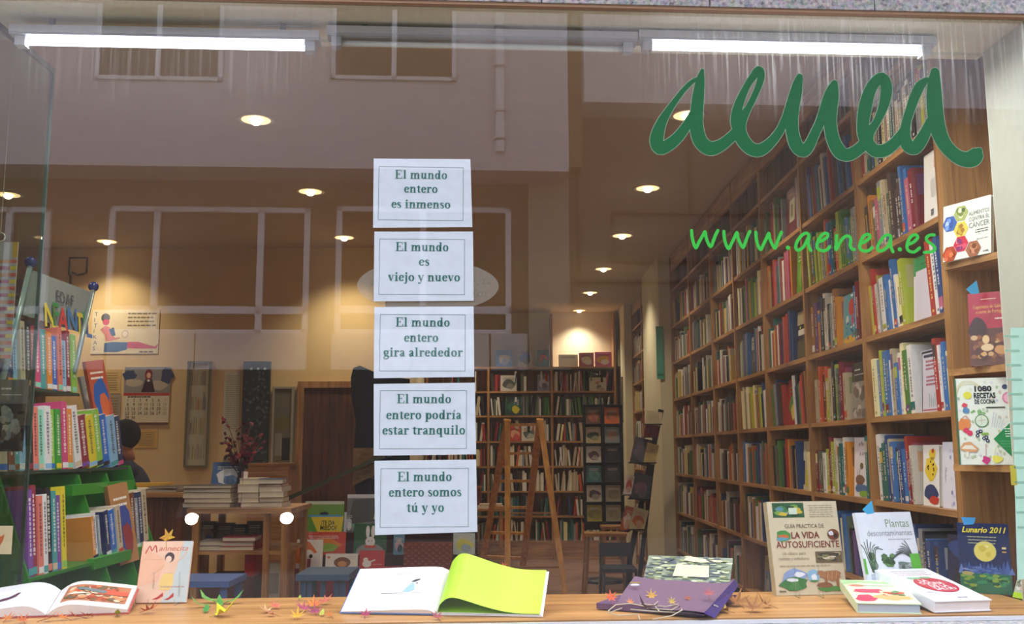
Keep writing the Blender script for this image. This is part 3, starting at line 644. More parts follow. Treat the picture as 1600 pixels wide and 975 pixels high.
for bay in range(len(UP) - 1):
    y0, y1 = UP[bay] + .018, UP[bay + 1] - .016
    for row in range(0, 8):
        z = SH[row]
        spec = CELLS.get((bay, row))
        faces = list(FACES.get((bay, row), []))
        rr = random.Random(bay * 100 + row)
        toks = list(spec) if spec else None
        if toks:
            nF = toks.count('F')
            toks = [q for q in toks]
            # reserve width for face-out books
            items = []; wid = 0
            for q in toks:
                if q == 'F': items.append(('F', faces[len([i for i in items if i[0] == 'F'])])) if len([i for i in items if i[0] == 'F']) < len(faces) else None
                elif q == '-': items.append(('-', .02))
                else: items.append((q, .018 + rr.random() * .026))
            fw = sum(i[1][3] + .012 for i in items if i[0] == 'F'); bw = sum(i[1] for i in items if i[0] not in 'F')
            # repeat the pattern until the shelf is full
            ang = rr.choice([0, 0, 3.0, 4.5, 6.0]) if row > 1 else 0; avail = (y1 - y0) - fw - .03 - (.28 * math.sin(R(ang))); base = [i for i in items if i[0] not in ('F', '-')]
            while bw < avail - .03 and row > 1:
                q = rr.choice(base)[0] if rr.random() < .6 else rr.choice(list(CODE)); th = .018 + rr.random() * .026; items.append((q, th)); bw += th
            sc_ = min(1.2, avail / bw); y = y0 + .006; k = 0; kF = 0
            for q, v in items:
                if q == 'F':
                    c, ink, subj, w_, h, words, kind = v
                    face_book('book', '%s, %s, %s, right wall' % (words, rowname[row], bayname[bay]), (X0 + .03, y + w_ + .004, z + .001), R(-90), 3, w_, h, .018, c, ink, subj, kind, GL)
                    y += w_ + .012; continue
                if q == '-': y += v; continue
                th = v * sc_
                if y + th > y1 - .003 - .27 * math.sin(R(ang)): break
                c = CODE[q]; hh = (.205 + rr.random() * .085) * (1.06 if row > 3 else 1); d = .15 + rr.random() * .05
                Mx = Matrix.Translation((X0 + .008 + rr.random() * .014, y + th / 2, z + .0005 + th / 2 * math.sin(R(ang)))) @ Matrix.Rotation(R(-90), 4, 'Z') @ Matrix.Rotation(R(-ang), 4, 'Y')
                if (bay == 0 and row >= 2) or (bay == 1 and row in (3, 4, 5, 6)):
                    mb = MB(); book_mesh(mb, th - .001, hh, d, c, rr, 2)
                    o = mb.build('book', 'gloss' if rr.random() < .5 else 'print')
                    o.matrix_world = Mx
                    tag(o, '%s %s book, %s from near end, %s, %s, right wall' % ('thin' if th < .02 else 'thick' if th > .03 else 'slim' if hh > .25 else 'short', CN[c], ORD[min(k, 29)], rowname[row], bayname[bay]), 'book', GL)
                    count += 1
                else: add_far(far_mb, Mx, th - .001, hh, d, c, 1)
                y += th; k += 1
        else:
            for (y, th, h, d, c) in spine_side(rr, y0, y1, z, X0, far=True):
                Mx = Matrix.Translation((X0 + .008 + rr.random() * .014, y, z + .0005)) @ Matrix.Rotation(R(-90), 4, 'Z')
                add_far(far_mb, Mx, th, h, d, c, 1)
for a, b in zip(UP2, UP2[1:]):
    for row in range(0, 8):
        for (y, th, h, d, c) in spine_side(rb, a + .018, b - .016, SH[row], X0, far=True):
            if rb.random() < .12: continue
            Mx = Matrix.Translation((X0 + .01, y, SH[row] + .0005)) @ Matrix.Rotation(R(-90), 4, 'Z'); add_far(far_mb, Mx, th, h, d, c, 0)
o = far_mb.build('books', 'print', kind='stuff'); tag(o, 'rows of small distant books filling the far bays of the right wall', 'books')
# rear wall books, spines towards the street
rear = MB(); rr = random.Random(5)
REARC = {1: 'cwtckwwkdc', 0: 'TwgrbcsTk'}
for bi, (a, b) in enumerate(zip(XRB, XRB[1:])):
    for zi, z in enumerate(ZRB[:7]):
        x = a + .03
        if bi == 2 and zi in (6,): pal = ['g', 'w', 'P', 'k', 'c', 'c', 't']
        elif bi >= 1 and zi == 5: pal = ['g', 'w', 'g', 's', 'G', 'k']
        elif bi == 2 and zi in (3, 2): pal = ['w', 'c', 'o', 'w', 't', 'i']
        elif zi in (1,) and bi == 1: pal = ['k', 'n', 's', 'T']
        else: pal = list('wcitwsrmnkdTGotY')
        dens = .55 if (zi == 6 and bi < 2) else .985
        while x < b - .05:
            th = .012 + rr.random() * .03; h = .21 + rr.random() * .08
            if rr.random() > dens: x += .05 + rr.random() * .2; continue
            lean = R(rr.choice([0, 0, 0, 0, 8, -6])); c = CODE[rr.choice(pal)]
            if lean: x += .02
            Mx = Matrix.Translation((x + th / 2, YB - .33 + rr.random() * .02, z + .001 + abs(math.sin(lean)) * th * .5)) @ Matrix.Rotation(lean, 4, 'Y')
            add_far(rear, Mx, th - .001, h, .18, c, 0); x += th
o = rear.build('books', 'print', kind='stuff'); tag(o, 'rows of small books filling the pine bookcase at the rear wall', 'books')
def rear_cover(px0, px1, py0, py1, c, subj, words, kind='plain', ink='3a3a3a', dy=.30, lean=6):
    a = atY(px0, py1, YB - dy - .06); b = atY(px1, py0, YB - dy - .06)
    zz = min(ZRB, key=lambda q: abs(q - a.z))
    face_book('book', words, (a.x, YB - dy - .04, zz + .002), 0, -lean if False else lean, b.x - a.x, b.z - a.z, .015, c, ink, subj, kind, 'covers shown on the rear bookcase')
rear_cover(775, 800, 544, 571, '5a7aa8', ['b8b0a0', '8a98b8'], 'pale blue picture book standing on top of rear bookcase')
rear_cover(809, 832, 541, 571, 'b0a898', ['3a5aa0', '6a6a6a'], 'beige picture book with a blue shape on top of rear bookcase')
rear_cover(840, 858, 544, 571, '2a6a8a', ['c8503c', '3a8aa0'], 'teal picture book with red figure on top of rear bookcase')
rear_cover(873, 903, 552, 571, 'ece6da', ['f4f0e4', 'f0ece0'], 'white wide greeting book with fruit border on rear bookcase')
rear_cover(905, 928, 549, 571, 'b06a78', ['d8c8b0', 'e0d8c8'], 'rose cover with cream centre on top of rear bookcase')
rear_cover(930, 956, 548, 571, 'd06a98', ['e0a83a', 'e8d8d8'], 'pink cover with orange cartoon shape on top of rear bookcase')
rear_cover(782, 807, 585, 610, 'd6d2c6', ['5a5e5a', '8a8a84'], 'white cover with small grey bird, left on the top row')
rear_cover(840, 859, 584, 610, '8a88a0', ['b8b8c8', '6a6a80'], 'glossy grey violet cover beside the middle upright')
rear_cover(921, 947, 578, 610, '2c3c3c', ['c8c8c0', 'a84a3a'], 'dark cover with a plate of food on the rear bookcase', 'photo', 'c8c8c0')
rear_cover(791, 815, 618, 648, '2c4a48', ['3c6a5a', 'c8c030'], 'dark green cover with a yellow disc on the rear bookcase')
rear_cover(795, 814, 664, 688, 'b84a3a', ['d8a07a', 'c8584a'], 'red illustrated cover behind the ladder top')
rear_cover(815, 838, 664, 688, 'cfc8b8', ['5a6a6a', 'a8a898'], 'cream cover with grey flower behind the ladder top')
print('books on the side bookcase:', count)
# ================================================================== lettering
def ftext(mb, s_, x, z, size, c, y=-.001, align='LEFT', sx=1.0, shear=0.0, off=0.0, m=0):
    """flat lettering merged into a print mesh (x right, z up)"""
    cu = bpy.data.curves.new('t', 'FONT'); cu.body = s_; cu.size = size; cu.align_x = align; cu.resolution_u = 2; cu.shear = shear; cu.offset = off
    ob = bpy.data.objects.new('t', cu); col.objects.link(ob)
    bpy.context.view_layer.update()
    me = bpy.data.meshes.new_from_object(ob.evaluated_get(bpy.context.evaluated_depsgraph_get()))
    mb.add([(x + v.co.x * sx, y, z + v.co.y) for v in me.vertices], [tuple(p.vertices) for p in me.polygons], c, m)
    bpy.data.objects.remove(ob); bpy.data.curves.remove(cu); bpy.data.meshes.remove(me)
TH, TN = .2, .07
def arcp(cx, cz, rx, rz, a0, a1, n=16): return [(cx + rx * math.cos(R(a0 + (a1 - a0) * i / n)), cz + rz * math.sin(R(a0 + (a1 - a0) * i / n))) for i in range(n + 1)]
def stem(x, z0=0, z1=.68): return ('b', x, z0, x + .19, z1)
def bowl(cx, rx=.19, cz=.34): return ('s', arcp(cx, cz, rx, .305, 0, 360, 22))
GLY = {
 'l': (.5, [('b', .14, 0, .34, 1), ('b', .03, 0, .45, .05), ('b', .03, .95, .2, 1)]),
 'i': (.48, [('b', .14, 0, .34, .68), ('b', .03, 0, .45, .05), ('b', .03, .63, .2, .68), ('o', .24, .88, .115)]),
 'í': (.48, [('b', .14, 0, .34, .68), ('b', .03, 0, .45, .05), ('b', .03, .63, .2, .68), ('w', [(.2, .78), (.38, .98)], [.06, .13])]),
 'n': (.84, [stem(.12), ('b', .02, 0, .41, .05), ('b', .02, .63, .2, .68), ('s', [(.3, .5), (.36, .6), (.46, .65), (.56, .62), (.615, .52), (.615, .3)]), stem(.52, 0, .5), ('b', .43, 0, .8, .05)]),
 'm': (1.26, [stem(.12), ('b', .02, 0, .41, .05), ('b', .02, .63, .2, .68), ('s', [(.3, .5), (.36, .6), (.46, .65), (.56, .62), (.615, .52), (.615, .3)]), stem(.52, 0, .5), ('b', .43, 0, .8, .05), ('s', [(.7, .5), (.76, .6), (.86, .65), (.96, .62), (1.015, .52), (1.015, .3)]), stem(.92, 0, .5), ('b', .83, 0, 1.2, .05)]),
 'u': (.84, [stem(.12, .16), ('b', .02, .63, .31, .68), ('s', [(.215, .3), (.23, .12), (.32, .045), (.42, .06), (.52, .16)]), stem(.5), ('b', .4, .63, .69, .68), ('b', .5, 0, .79, .05)]),
 'd': (.84, [bowl(.36), ('b', .5, 0, .69, 1), ('b', .39, .95, .6, 1), ('b', .6, 0, .79, .05)]),
 'o': (.74, [('s', arcp(.36, .34, .23, .305, 0, 360, 24))]),
 'e': (.66, [('b', .18, .35, .56, .41), ('s', arcp(.35, .34, .215, .305, 8, 325, 24))]),
 't': (.52, [('b', .16, .1, .35, .82), ('b', .02, .62, .48, .68), ('s', [(.255, .2), (.28, .07), (.36, .035), (.47, .1)])]),
 'r': (.64, [stem(.12), ('b', .02, 0, .43, .05), ('b', .02, .63, .2, .68), ('w', [(.3, .5), (.4, .62), (.52, .63)], [.07, .1, .1]), ('o', .54, .57, .09)]),
 's': (.56, [('w', [(.44, .48), (.42, .6), (.28, .645), (.14, .58), (.14, .47), (.27, .37), (.4, .27), (.44, .15), (.36, .05), (.24, .03), (.12, .08), (.08, .2)], [.05, .06, .08, .13, .16, .17, .17, .15, .1, .07, .06, .05])]),
 'v': (.74, [('w', [(.15, .66), (.38, .02)], [.2, .17]), ('w', [(.39, .02), (.6, .66)], [.07, .07]), ('b', .0, .63, .32, .68), ('b', .48, .63, .74, .68)]),
 'y': (.74, [('w', [(.15, .66), (.38, .06)], [.2, .17]), ('w', [(.6, .66), (.34, -.12), (.24, -.25), (.12, -.25)], [.07, .07, .08, .1]), ('o', .12, -.2, .08), ('b', .0, .63, .32, .68), ('b', .48, .63, .74, .68)]),
 'j': (.46, [('b', .14, -.06, .34, .68), ('b', .03, .63, .2, .68), ('o', .24, .88, .115), ('w', [(.24, 0), (.22, -.18), (.1, -.27), (.0, -.2)], [.18, .14, .08, .1])]),
 'g': (.68, [('s', arcp(.3, .44, .18, .21, 0, 360, 18)), ('w', [(.2, .25), (.14, .14), (.26, .08), (.5, .05), (.58, -.06), (.5, -.2), (.3, -.27), (.1, -.22), (.06, -.1), (.2, .0)], [.06, .1, .14, .16, .14, .08, .06, .08, .1, .06]), ('b', .42, .57, .64, .65)]),
 'a': (.68, [('w', [(.13, .5), (.2, .61), (.34, .65), (.45, .58), (.46, .45)], [.14, .1, .07, .12, .18]), ('b', .37, .05, .555, .48), ('s', [(.42, .38), (.24, .31), (.14, .2), (.17, .07), (.29, .04), (.42, .15)]), ('b', .5, .02, .66, .08)]),
 'p': (.82, [('b', .12, -.3, .31, .68), ('b', .02, -.3, .43, -.25), ('b', .02, .63, .2, .68), bowl(.47)]),
 'q': (.82, [('b', .5, -.3, .69, .68), ('b', .39, -.3, .8, -.25), bowl(.36)]),
 'E': (.94, [('b', .14, 0, .34, 1), ('b', .02, .94, .82, 1), ('b', .02, 0, .88, .06), ('b', .34, .48, .6, .54), ('b', .55, .38, .6, .64), ('b', .76, .74, .82, 1), ('b', .81, 0, .88, .28)]),
}
GLY['ú'] = (.84, GLY['u'][1] + [('w', [(.36, .78), (.54, .98)], [.06, .13])])
def serif(mb, s_, x0, x1, z0, c, y, cap):
    """bold book lettering drawn with a broad pen, fitted between x0 and x1"""
    adv = sum(.36 if ch == ' ' else GLY[ch][0] for ch in s_) - .1; sx = (x1 - x0) / adv; x = 0
    for ch in s_:
        if ch == ' ': x += .36; continue
        w_, ops = GLY[ch]
        for op in ops:
            if op[0] == 'b': _, a, b, c_, d = op; mb.quad((x0 + (x + a) * sx, y, z0 + b * cap), (x0 + (x + c_) * sx, y, z0 + b * cap), (x0 + (x + c_) * sx, y, z0 + d * cap), (x0 + (x + a) * sx, y, z0 + d * cap), c)
            elif op[0] == 'o': _, a, b, r_ = op; mb.poly([(x0 + (x + a + r_ * math.cos(k * math.pi / 6)) * sx, y, z0 + (b + r_ * math.sin(k * math.pi / 6)) * cap) for k in range(12)], c)
            else:
                P = op[1]
                if op[0] == 'w': Q = smooth2(P, op[2])
                else:
                    Q = []
                    for i, p in enumerate(P):
                        a = P[max(i - 1, 0)]; b = P[min(i + 1, len(P) - 1)]; q = math.hypot(b[0] - a[0], b[1] - a[1]) or 1
                        Q.append((p[0], p[1], TN + (TH - TN) * (abs(b[1] - a[1]) / q) ** 1.5))
                L = []; Rr = []
                for i, (px_, pz_, ww) in enumerate(Q):
                    a = Q[max(i - 1, 0)]; b = Q[min(i + 1, len(Q) - 1)]; dx, dz = b[0] - a[0], b[1] - a[1]; q = math.hypot(dx, dz) or 1
                    if op[0] == 's' and math.hypot(P[0][0] - P[-1][0], P[0][1] - P[-1][1]) < .01 and i in (0, len(Q) - 1): dx, dz, q = 0, 1, 1
                    nx, nz = -dz / q * ww / 2, dx / q * ww / 2
                    L.append((x0 + (x + px_ + nx) * sx, y, z0 + (pz_ + nz) * cap)); Rr.append((x0 + (x + px_ - nx) * sx, y, z0 + (pz_ - nz) * cap))
                n = len(Q); mb.add(L + Rr, [(i, n + i, n + i + 1, i + 1) for i in range(n - 1)], c)
        x += w_
# ------------------------------------------------------------------ five printed sheets behind the pane
sheets = [
 ([(584, 248), (735, 249), (738, 355), (583, 356)], (592, 260, 724, 345), [("El mundo", 617, 698, 279), ("entero", 631, 683, 301), ("es inmenso", 611, 703, 325)], 'topmost white printed sheet on the glass, reading El mundo entero es inmenso'),
 ([(585, 362), (739, 362), (740, 470), (584, 471)], (593, 373, 726, 461), [("El mundo", 618, 700, 392), ("es", 654, 670, 415), ("viejo y nuevo", 606, 718, 439)], 'second white sheet on the glass, reading El mundo es viejo y nuevo'),
 ([(585, 480), (740, 479), (741, 589), (584, 591)], (594, 491, 727, 580), [("El mundo", 618, 702, 510), ("entero", 631, 684, 534), ("gira alrededor", 599, 722, 557)], 'middle white sheet on the glass, reading El mundo entero gira alrededor'),
 ([(584, 600), (742, 598), (744, 710), (584, 712)], (594, 610, 729, 701), [("El mundo", 620, 704, 630), ("entero podría", 603, 720, 655), ("estar tranquilo", 597, 726, 679)], 'fourth white sheet on the glass, reading El mundo entero podría estar tranquilo'),
 ([(585, 720), (744, 718), (746, 831), (586, 836)], (595, 732, 732, 823), [("El mundo", 621, 705, 752), ("entero somos", 607, 720, 776), ("tú y yo", 635, 693, 800)], 'lowest white sheet on the glass, reading El mundo entero somos tú y yo')]
for crn, fr, lines_, lab in sheets:
    P = [atG(x, y, .008) for x, y in crn]
    t = thing('printed_sheet', lab, 'sign', GP, GROT, 'sheets taped in a column on the pane')
    MB().slab([(p.x, .006, p.z) for p in P[::-1]], (0, 1, 0), .0012, 'dfe3ea').build('sheet', 'print', t)
    pr = MB(); a = atG(fr[0], fr[1], .006); b = atG(fr[2], fr[3], .006); e = .0011; Y_ = .0052; ink = '35766a'
    for q in ((a.x, b.z, b.x, b.z + e), (a.x, a.z - e, b.x, a.z), (a.x, b.z, a.x + e, a.z), (b.x - e, b.z, b.x, a.z)):
        pr.quad((q[0], Y_, q[1]), (q[2], Y_, q[1]), (q[2], Y_, q[3]), (q[0], Y_, q[3]), '5a8a7a')
    for s_, x0, x1, yb in lines_:
        p0 = atG(x0, yb, .006); p1 = atG(x1, yb, .006)
        serif(pr, s_, p0.x, p1.x, p0.z, ink, .005, .0272)
    pr.build('lettering', 'print', t)
# frosted oval sticker behind the second sheet
mo, no_, lo_, bo = newmat('frosted_film'); bo.inputs['Base Color'].default_value = (.55, .5, .42, 1); bo.inputs['Alpha'].default_value = .33; bo.inputs['Roughness'].default_value = .8
M['film'] = mo
c0 = atG(669, 446, .004); rx = (atG(780, 446, .004).x - atG(558, 446, .004).x) / 2; rz = (atG(669, 405, .004).z - atG(669, 487, .004).z) / 2
t = thing('oval_sticker', 'pale translucent oval sticker half hidden behind the second sheet', 'sticker', GP, GROT)
MB().poly([(c0.x + rx * math.cos(2 * math.pi * k / 48), .0105, c0.z + rz * math.sin(2 * math.pi * k / 48)) for k in range(48)], 'c8bfa6').build('film', 'film', t)
pr = MB()
for s_, x, y, al in (('dade,', 766, 443, 'RIGHT'), ('dor', 762, 463, 'RIGHT'), ('A', 578, 447, 'LEFT'), ('l', 582, 466, 'LEFT')):
    p = atG(x, y, .003); ftext(pr, s_, p.x, p.z, .034, '8a8672', .0098, al)
pr.build('lettering', 'matte', t)
# brush lettering on the pane
def brush(mb, pts, ox, oy, sc_, c, yy, pale=None):
    P = []; W = []
    for x, y, w_ in pts:
        p = atG(ox + x / sc_, oy + y / sc_, 0); P.append((p.x, p.z)); W.append(w_ / sc_ / 518 * (1.14 if sc_ < 6 else 1))
    if pale: mb.ribbon(P, [a + .004 for a in W], yy + .0006, pale)
    mb.ribbon(P, W, yy, c)
GRN = '03602f'; PALE = '8fa58a'
A1 = [(478, 182, 26), (430, 215, 34), (365, 280, 38), (300, 365, 44), (240, 450, 56), (185, 545, 74), (150, 640, 96), (140, 715, 104), (165, 770, 96), (230, 748, 92), (310, 685, 84), (375, 605, 74), (425, 520, 60), (460, 450, 50)]
A1b = [(527, 108, 24), (512, 180, 62), (498, 280, 84), (485, 400, 96), (476, 520, 100), (482, 620, 108), (515, 715, 112), (590, 770, 112), (680, 745, 92), (765, 680, 80), (830, 620, 84)]
E1 = [(850, 640, 90), (812, 560, 84), (818, 460, 76), (850, 360, 66), (900, 250, 52), (955, 165, 56), (1005, 110, 70), (1022, 160, 58), (1005, 235, 50), (965, 330, 48), (915, 430, 52), (860, 520, 84), (838, 610, 104), (870, 700, 108), (935, 770, 104), (1010, 785, 98), (1090, 735, 80), (1170, 640, 66), (1225, 530, 62), (1262, 420, 62), (1300, 300, 64), (1330, 220, 66), (1350, 165, 50)]
U1 = [(1350, 165, 50), (1325, 280, 84), (1298, 400, 96), (1282, 520, 100), (1290, 640, 100), (1325, 750, 106), (1380, 792, 96), (1430, 745, 84), (1480, 640, 74), (1529, 540, 68)]
U1b = [(20, 740, 60), (70, 640, 66), (120, 530, 72), (160, 410, 78), (195, 300, 72), (235, 220, 52)]
U2 = [(235, 220, 52), (222, 320, 92), (205, 440, 98), (200, 570, 100), (225, 700, 104), (280, 800, 110), (350, 825, 98), (430, 785, 88), (490, 730, 90)]
E2 = [(520, 740, 100), (478, 650, 92), (478, 540, 96), (496, 420, 104), (528, 300, 92), (575, 215, 84), (640, 175, 88), (672, 240, 92), (668, 330, 88), (640, 440, 72), (590, 550, 60), (530, 640, 76), (520, 720, 96), (570, 785, 104), (650, 790, 98), (730, 740, 88), (800, 660, 80), (840, 600, 76)]
A2 = [(1015, 190, 40), (960, 240, 74), (915, 330, 78), (880, 430, 72), (845, 540, 72), (830, 650, 84), (850, 740, 104), (910, 770, 100), (970, 700, 96), (1010, 620, 80), (1040, 540, 60)]
A2b = [(1085, 125, 70), (1078, 220, 104), (1078, 330, 122), (1085, 450, 130), (1100, 570, 130), (1140, 690, 120), (1200, 780, 112), (1290, 850, 116), (1380, 865, 126), (1430, 830, 120), (1462, 785, 40)]
YB_ = -.0018
lt = thing('painted_lettering', 'dark green brush-written word aenea on the pane', 'lettering', GP, GROT)
for nm, strokes in (('letter_stroke', [(A1, 1000), (A1b, 1000)]), ('letter_stroke', [(E1, 1000)]), ('letter_stroke', [(U1, 1000), (U1b, 1260), (U2, 1260)]), ('letter_stroke', [(E2, 1260)]), ('letter_stroke', [(A2, 1260), (A2b, 1260)])):
    mb = MB()
    for k_, (st, ox) in enumerate(strokes): brush(mb, st, ox, 90, 5.418, GRN, YB_ - k_ * .00012, PALE)
    YB_ -= .0005
    mb.build(nm, 'print', lt)
W1 = [[(155, 155), (160, 220), (175, 290), (205, 362), (240, 300), (280, 230), (315, 168), (325, 225), (350, 300), (385, 348), (410, 290), (440, 210), (468, 155)],
      [(540, 165), (545, 240), (565, 320), (597, 372), (630, 310), (665, 240), (695, 178), (705, 235), (735, 310), (768, 358), (795, 295), (825, 215), (850, 165)],
      [(920, 175), (925, 245), (945, 330), (978, 382), (1010, 320), (1045, 250), (1075, 188), (1085, 245), (1115, 320), (1148, 366), (1170, 310), (1200, 230), (1226, 175)],
      [(1302, 359), (1304, 361)],
      [(1555, 218), (1522, 185), (1465, 215), (1410, 290), (1395, 360), (1425, 388), (1490, 345), (1555, 218)], [(1555, 218), (1545, 320), (1575, 392)]]
W2 = [[(140, 292), (205, 265), (252, 222), (240, 188), (185, 205), (135, 285), (125, 360), (185, 396), (240, 385), (275, 348)],
      [(357, 215), (352, 300), (348, 388), (395, 300), (450, 232), (500, 222), (525, 260), (518, 330), (540, 375), (570, 380)],
      [(640, 310), (700, 285), (755, 235), (735, 200), (680, 220), (640, 300), (635, 370), (690, 400), (745, 390), (780, 355)],
      [(1005, 228), (965, 205), (905, 245), (850, 335), (850, 392), (910, 390), (975, 330), (1005, 228)], [(1005, 228), (1000, 330), (1028, 408)],
      [(1108, 378), (1110, 380)],
      [(1205, 322), (1270, 295), (1322, 240), (1300, 205), (1240, 230), (1198, 310), (1205, 385), (1275, 412), (1345, 362)],
      [(1520, 208), (1465, 210), (1425, 245), (1440, 285), (1500, 325), (1530, 365), (1505, 402), (1450, 412), (1400, 415)]]
lt = thing('web_address_lettering', 'bright green handwritten web address www.aenea.es on the pane', 'lettering', GP, GROT)
for arr, ox in ((W1, 1060), (W2, 1260)):
    for L_ in arr:
        mb = MB(); brush(mb, [(x, y, 40 if len(L_) > 2 else 54) for x, y in L_], ox, 340, 7.62, '36b83e', -.0016); mb.build('letter_stroke', 'print', lt)

# ================================================================== display books
def frame(FL, FR, BL, zf, Yb, zr=None):
    O = atZ(*FL, zf); X = atZ(*FR, zf if zr is None else zr); u = X - O; w_ = u.length; u.normalize()
    B = atY(*BL, Yb) - O; v = (B - u * B.dot(u)); h = v.length; v.normalize(); n = u.cross(v)
    Mx = Matrix.Identity(4)
    for i in range(3): Mx[i][0] = u[i]; Mx[i][1] = -n[i]; Mx[i][2] = v[i]; Mx[i][3] = O[i]
    return Mx, w_, h
def place(t, Mx): t.matrix_world = Mx; return t
def display_book(label, FL, FR, BL, zf, Yb, th, c, art, spine=None, mat='gloss', pages='e6e4e2', hard=True, h=None):
    Mx, w_, hh = frame(FL, FR, BL, zf, Yb); h = h or hh
    t = place(thing('book', label, 'book', group='books set out in the shop window'), Mx)
    mb = MB(); cv = .0025
    mb.box(0, 0, 0, w_, cv, h, c).box(0, th - cv, 0, w_, th, h, c).box(-.001, 0, 0, .0015, th, h, spine or c); mb.build('cover', mat, t)
    MB().box(.0015, cv, .004, w_ - .004, th - cv, h - .004, pages).build('page_block', 'page', t)
    pr = MB(); art(Art(pr, w_, h)); pr.build('cover_print', mat, t)
    return t, w_, h
class Art:
    def __init__(s, mb, w_, h): s.mb, s.w, s.h, s.k, s.rn = mb, w_, h, 0, random.Random(int(w_ * 1e5))
    def y(s): s.k += 1; return -.0004 - .00002 * s.k
    def rect(s, a, b, c_, d, c): y = s.y(); s.mb.quad((a * s.w, y, b * s.h), (c_ * s.w, y, b * s.h), (c_ * s.w, y, d * s.h), (a * s.w, y, d * s.h), c)
    def ell(s, cx, cz, rx, rz, c, n=20): y = s.y(); s.mb.poly([((cx + rx * math.cos(2 * math.pi * k / n)) * s.w, y, (cz + rz * math.sin(2 * math.pi * k / n)) * s.h) for k in range(n)], c)
    def blob(s, cx, cz, rx, rz, c, n=13): y = s.y(); s.mb.poly([((cx + rx * (.72 + .45 * s.rn.random()) * math.cos(2 * math.pi * k / n)) * s.w, y, (cz + rz * (.72 + .45 * s.rn.random()) * math.sin(2 * math.pi * k / n)) * s.h) for k in range(n)], c)
    def poly(s, pts, c): y = s.y(); s.mb.poly([(a * s.w, y, b * s.h) for a, b in pts], c)
    def line(s, pts, wd, c): y = s.y(); s.mb.ribbon([(a * s.w, b * s.h) for a, b in pts], wd * s.w, y, c)
    def text(s, t, x, z, size, c, al='LEFT', wd=None, shear=0, off=0):
        n0 = len(s.mb.v); yy = s.y(); ftext(s.mb, t, 0, z * s.h, size * s.h, c, yy, 'LEFT', 1, shear, off)
        V = s.mb.v[n0:]; a = min(v[0] for v in V); b = max(v[0] for v in V); k = (wd * s.w / (b - a)) if wd else 1
        x0 = x * s.w - (0 if al == 'LEFT' else (b - a) * k * (.5 if al == 'CENTER' else 1))
        s.mb.v[n0:] = [(x0 + (v[0] - a) * k, v[1], v[2]) for v in V]
    def hatch(s, x0, x1, z0, n, dz, c, th=.008):
        for i in range(n):
            x = x0 + s.rn.random() * .03
            while x < x1 - .03: l_ = .02 + s.rn.random() * .06; s.rect(x, z0 - i * dz, min(x + l_, x1), z0 - i * dz + th, c); x += l_ + .012
    def scene(s, x0, z0, x1, z1, cols, n=14, r=.18):
        for i in range(n):
            rx, rz = r * (x1 - x0), r * (z1 - z0); cx = x0 + rx + s.rn.random() * (x1 - x0 - 2 * rx); cz = z0 + rz + s.rn.random() * (z1 - z0 - 2 * rz)
            s.blob(cx, cz, rx * .85, rz * .85, s.rn.choice(cols))
def art_guia(a):
    a.rect(.07, .825, .52, .985, '2f5a3a'); a.scene(.07, .825, .52, .985, ['3f7a3a', 'c8b040', '5a8a9a', '20402a', '7aa04a'], 18); a.rect(.3, .86, .42, .93, 'c8d8c0')
    a.hatch(.58, .93, .95, 6, .024, '9a917c', .007)
    a.text('GUÍA PRÁCTICA DE', .5, .71, .062, '6b5a4a', 'CENTER', .56)
    a.text('LA VIDA', .50, .60, .098, '7a3226', 'CENTER', .40, off=.0006); a.text('AUTOSUFICIENTE', .52, .5, .098, '7a3226', 'CENTER', .90, off=.0004)
    for sx in (.08,):
        a.blob(sx + .1, .63, .11, .065, '4f8f4a'); a.blob(sx + .1, .62, .08, .022, 'c86a3a'); a.blob(sx + .09, .595, .09, .02, '5a9ab0')
    a.ell(.9, .635, .085, .06, '7a4634'); a.blob(.87, .65, .04, .025, 'd8dce4'); a.blob(.93, .62, .03, .03, '3a2420')
    a.text('Un clásico para', .31, .425, .048, '8c8470', 'CENTER', .33); a.text('realistas y soñadores', .30, .37, .048, '8c8470', 'CENTER', .43); a.hatch(.07, .8, .30, 1, .03, 'a89880', .012)
    a.rect(.61, .335, .99, .455, '6a5a3c'); a.scene(.61, .335, .99, .455, ['4a4032', 'a89a78', '7a7a4a', '3a3a34', 'c8bfa0'], 18)
    a.blob(.27, .17, .2, .1, '8aa0cc'); a.blob(.27, .12, .21, .075, '3f7a42'); a.blob(.35, .215, .08, .03, 'e8ecf4'); a.blob(.25, .16, .09, .02, 'e8ecf0')
    for i in range(5): a.line([(.18 + i * .045, .06), (.25 + i * .015, .13)], .006, '6aa85a')
    a.ell(.55, .2, .09, .065, '8ab8d8'); a.blob(.55, .18, .04, .04, 'e8f0f4'); a.blob(.55, .145, .06, .012, '4f8a5a')
    a.blob(.78, .06, .2, .03, '4f8a3c'); a.blob(.8, .2, .16, .055, 'a8744a'); a.blob(.66, .225, .06, .03, 'a8744a'); a.rect(.7, .08, .74, .18, '9a6a42'); a.rect(.86, .08, .9, .19, '9a6a42'); a.blob(.7, .1, .12, .035, '8a5a3a')
    for i in range(3): a.line([(.74 + i * .06, .16), (.76 + i * .06, .24)], .008, 'c89a6a')
    a.text('blume', .05, .035, .03, '6a6050', off=.0005)
Yg = atZ(1265, 930, ZD).y
tb_, w1_, h1_ = display_book('large beige book Guía práctica de la vida autosuficiente standing in the window', (1213, 931), (1324, 928), (1206, 784), ZD + .001, Yg + .035, .03, 'd3c6a8', art_guia, 'c2b48c', 'print')
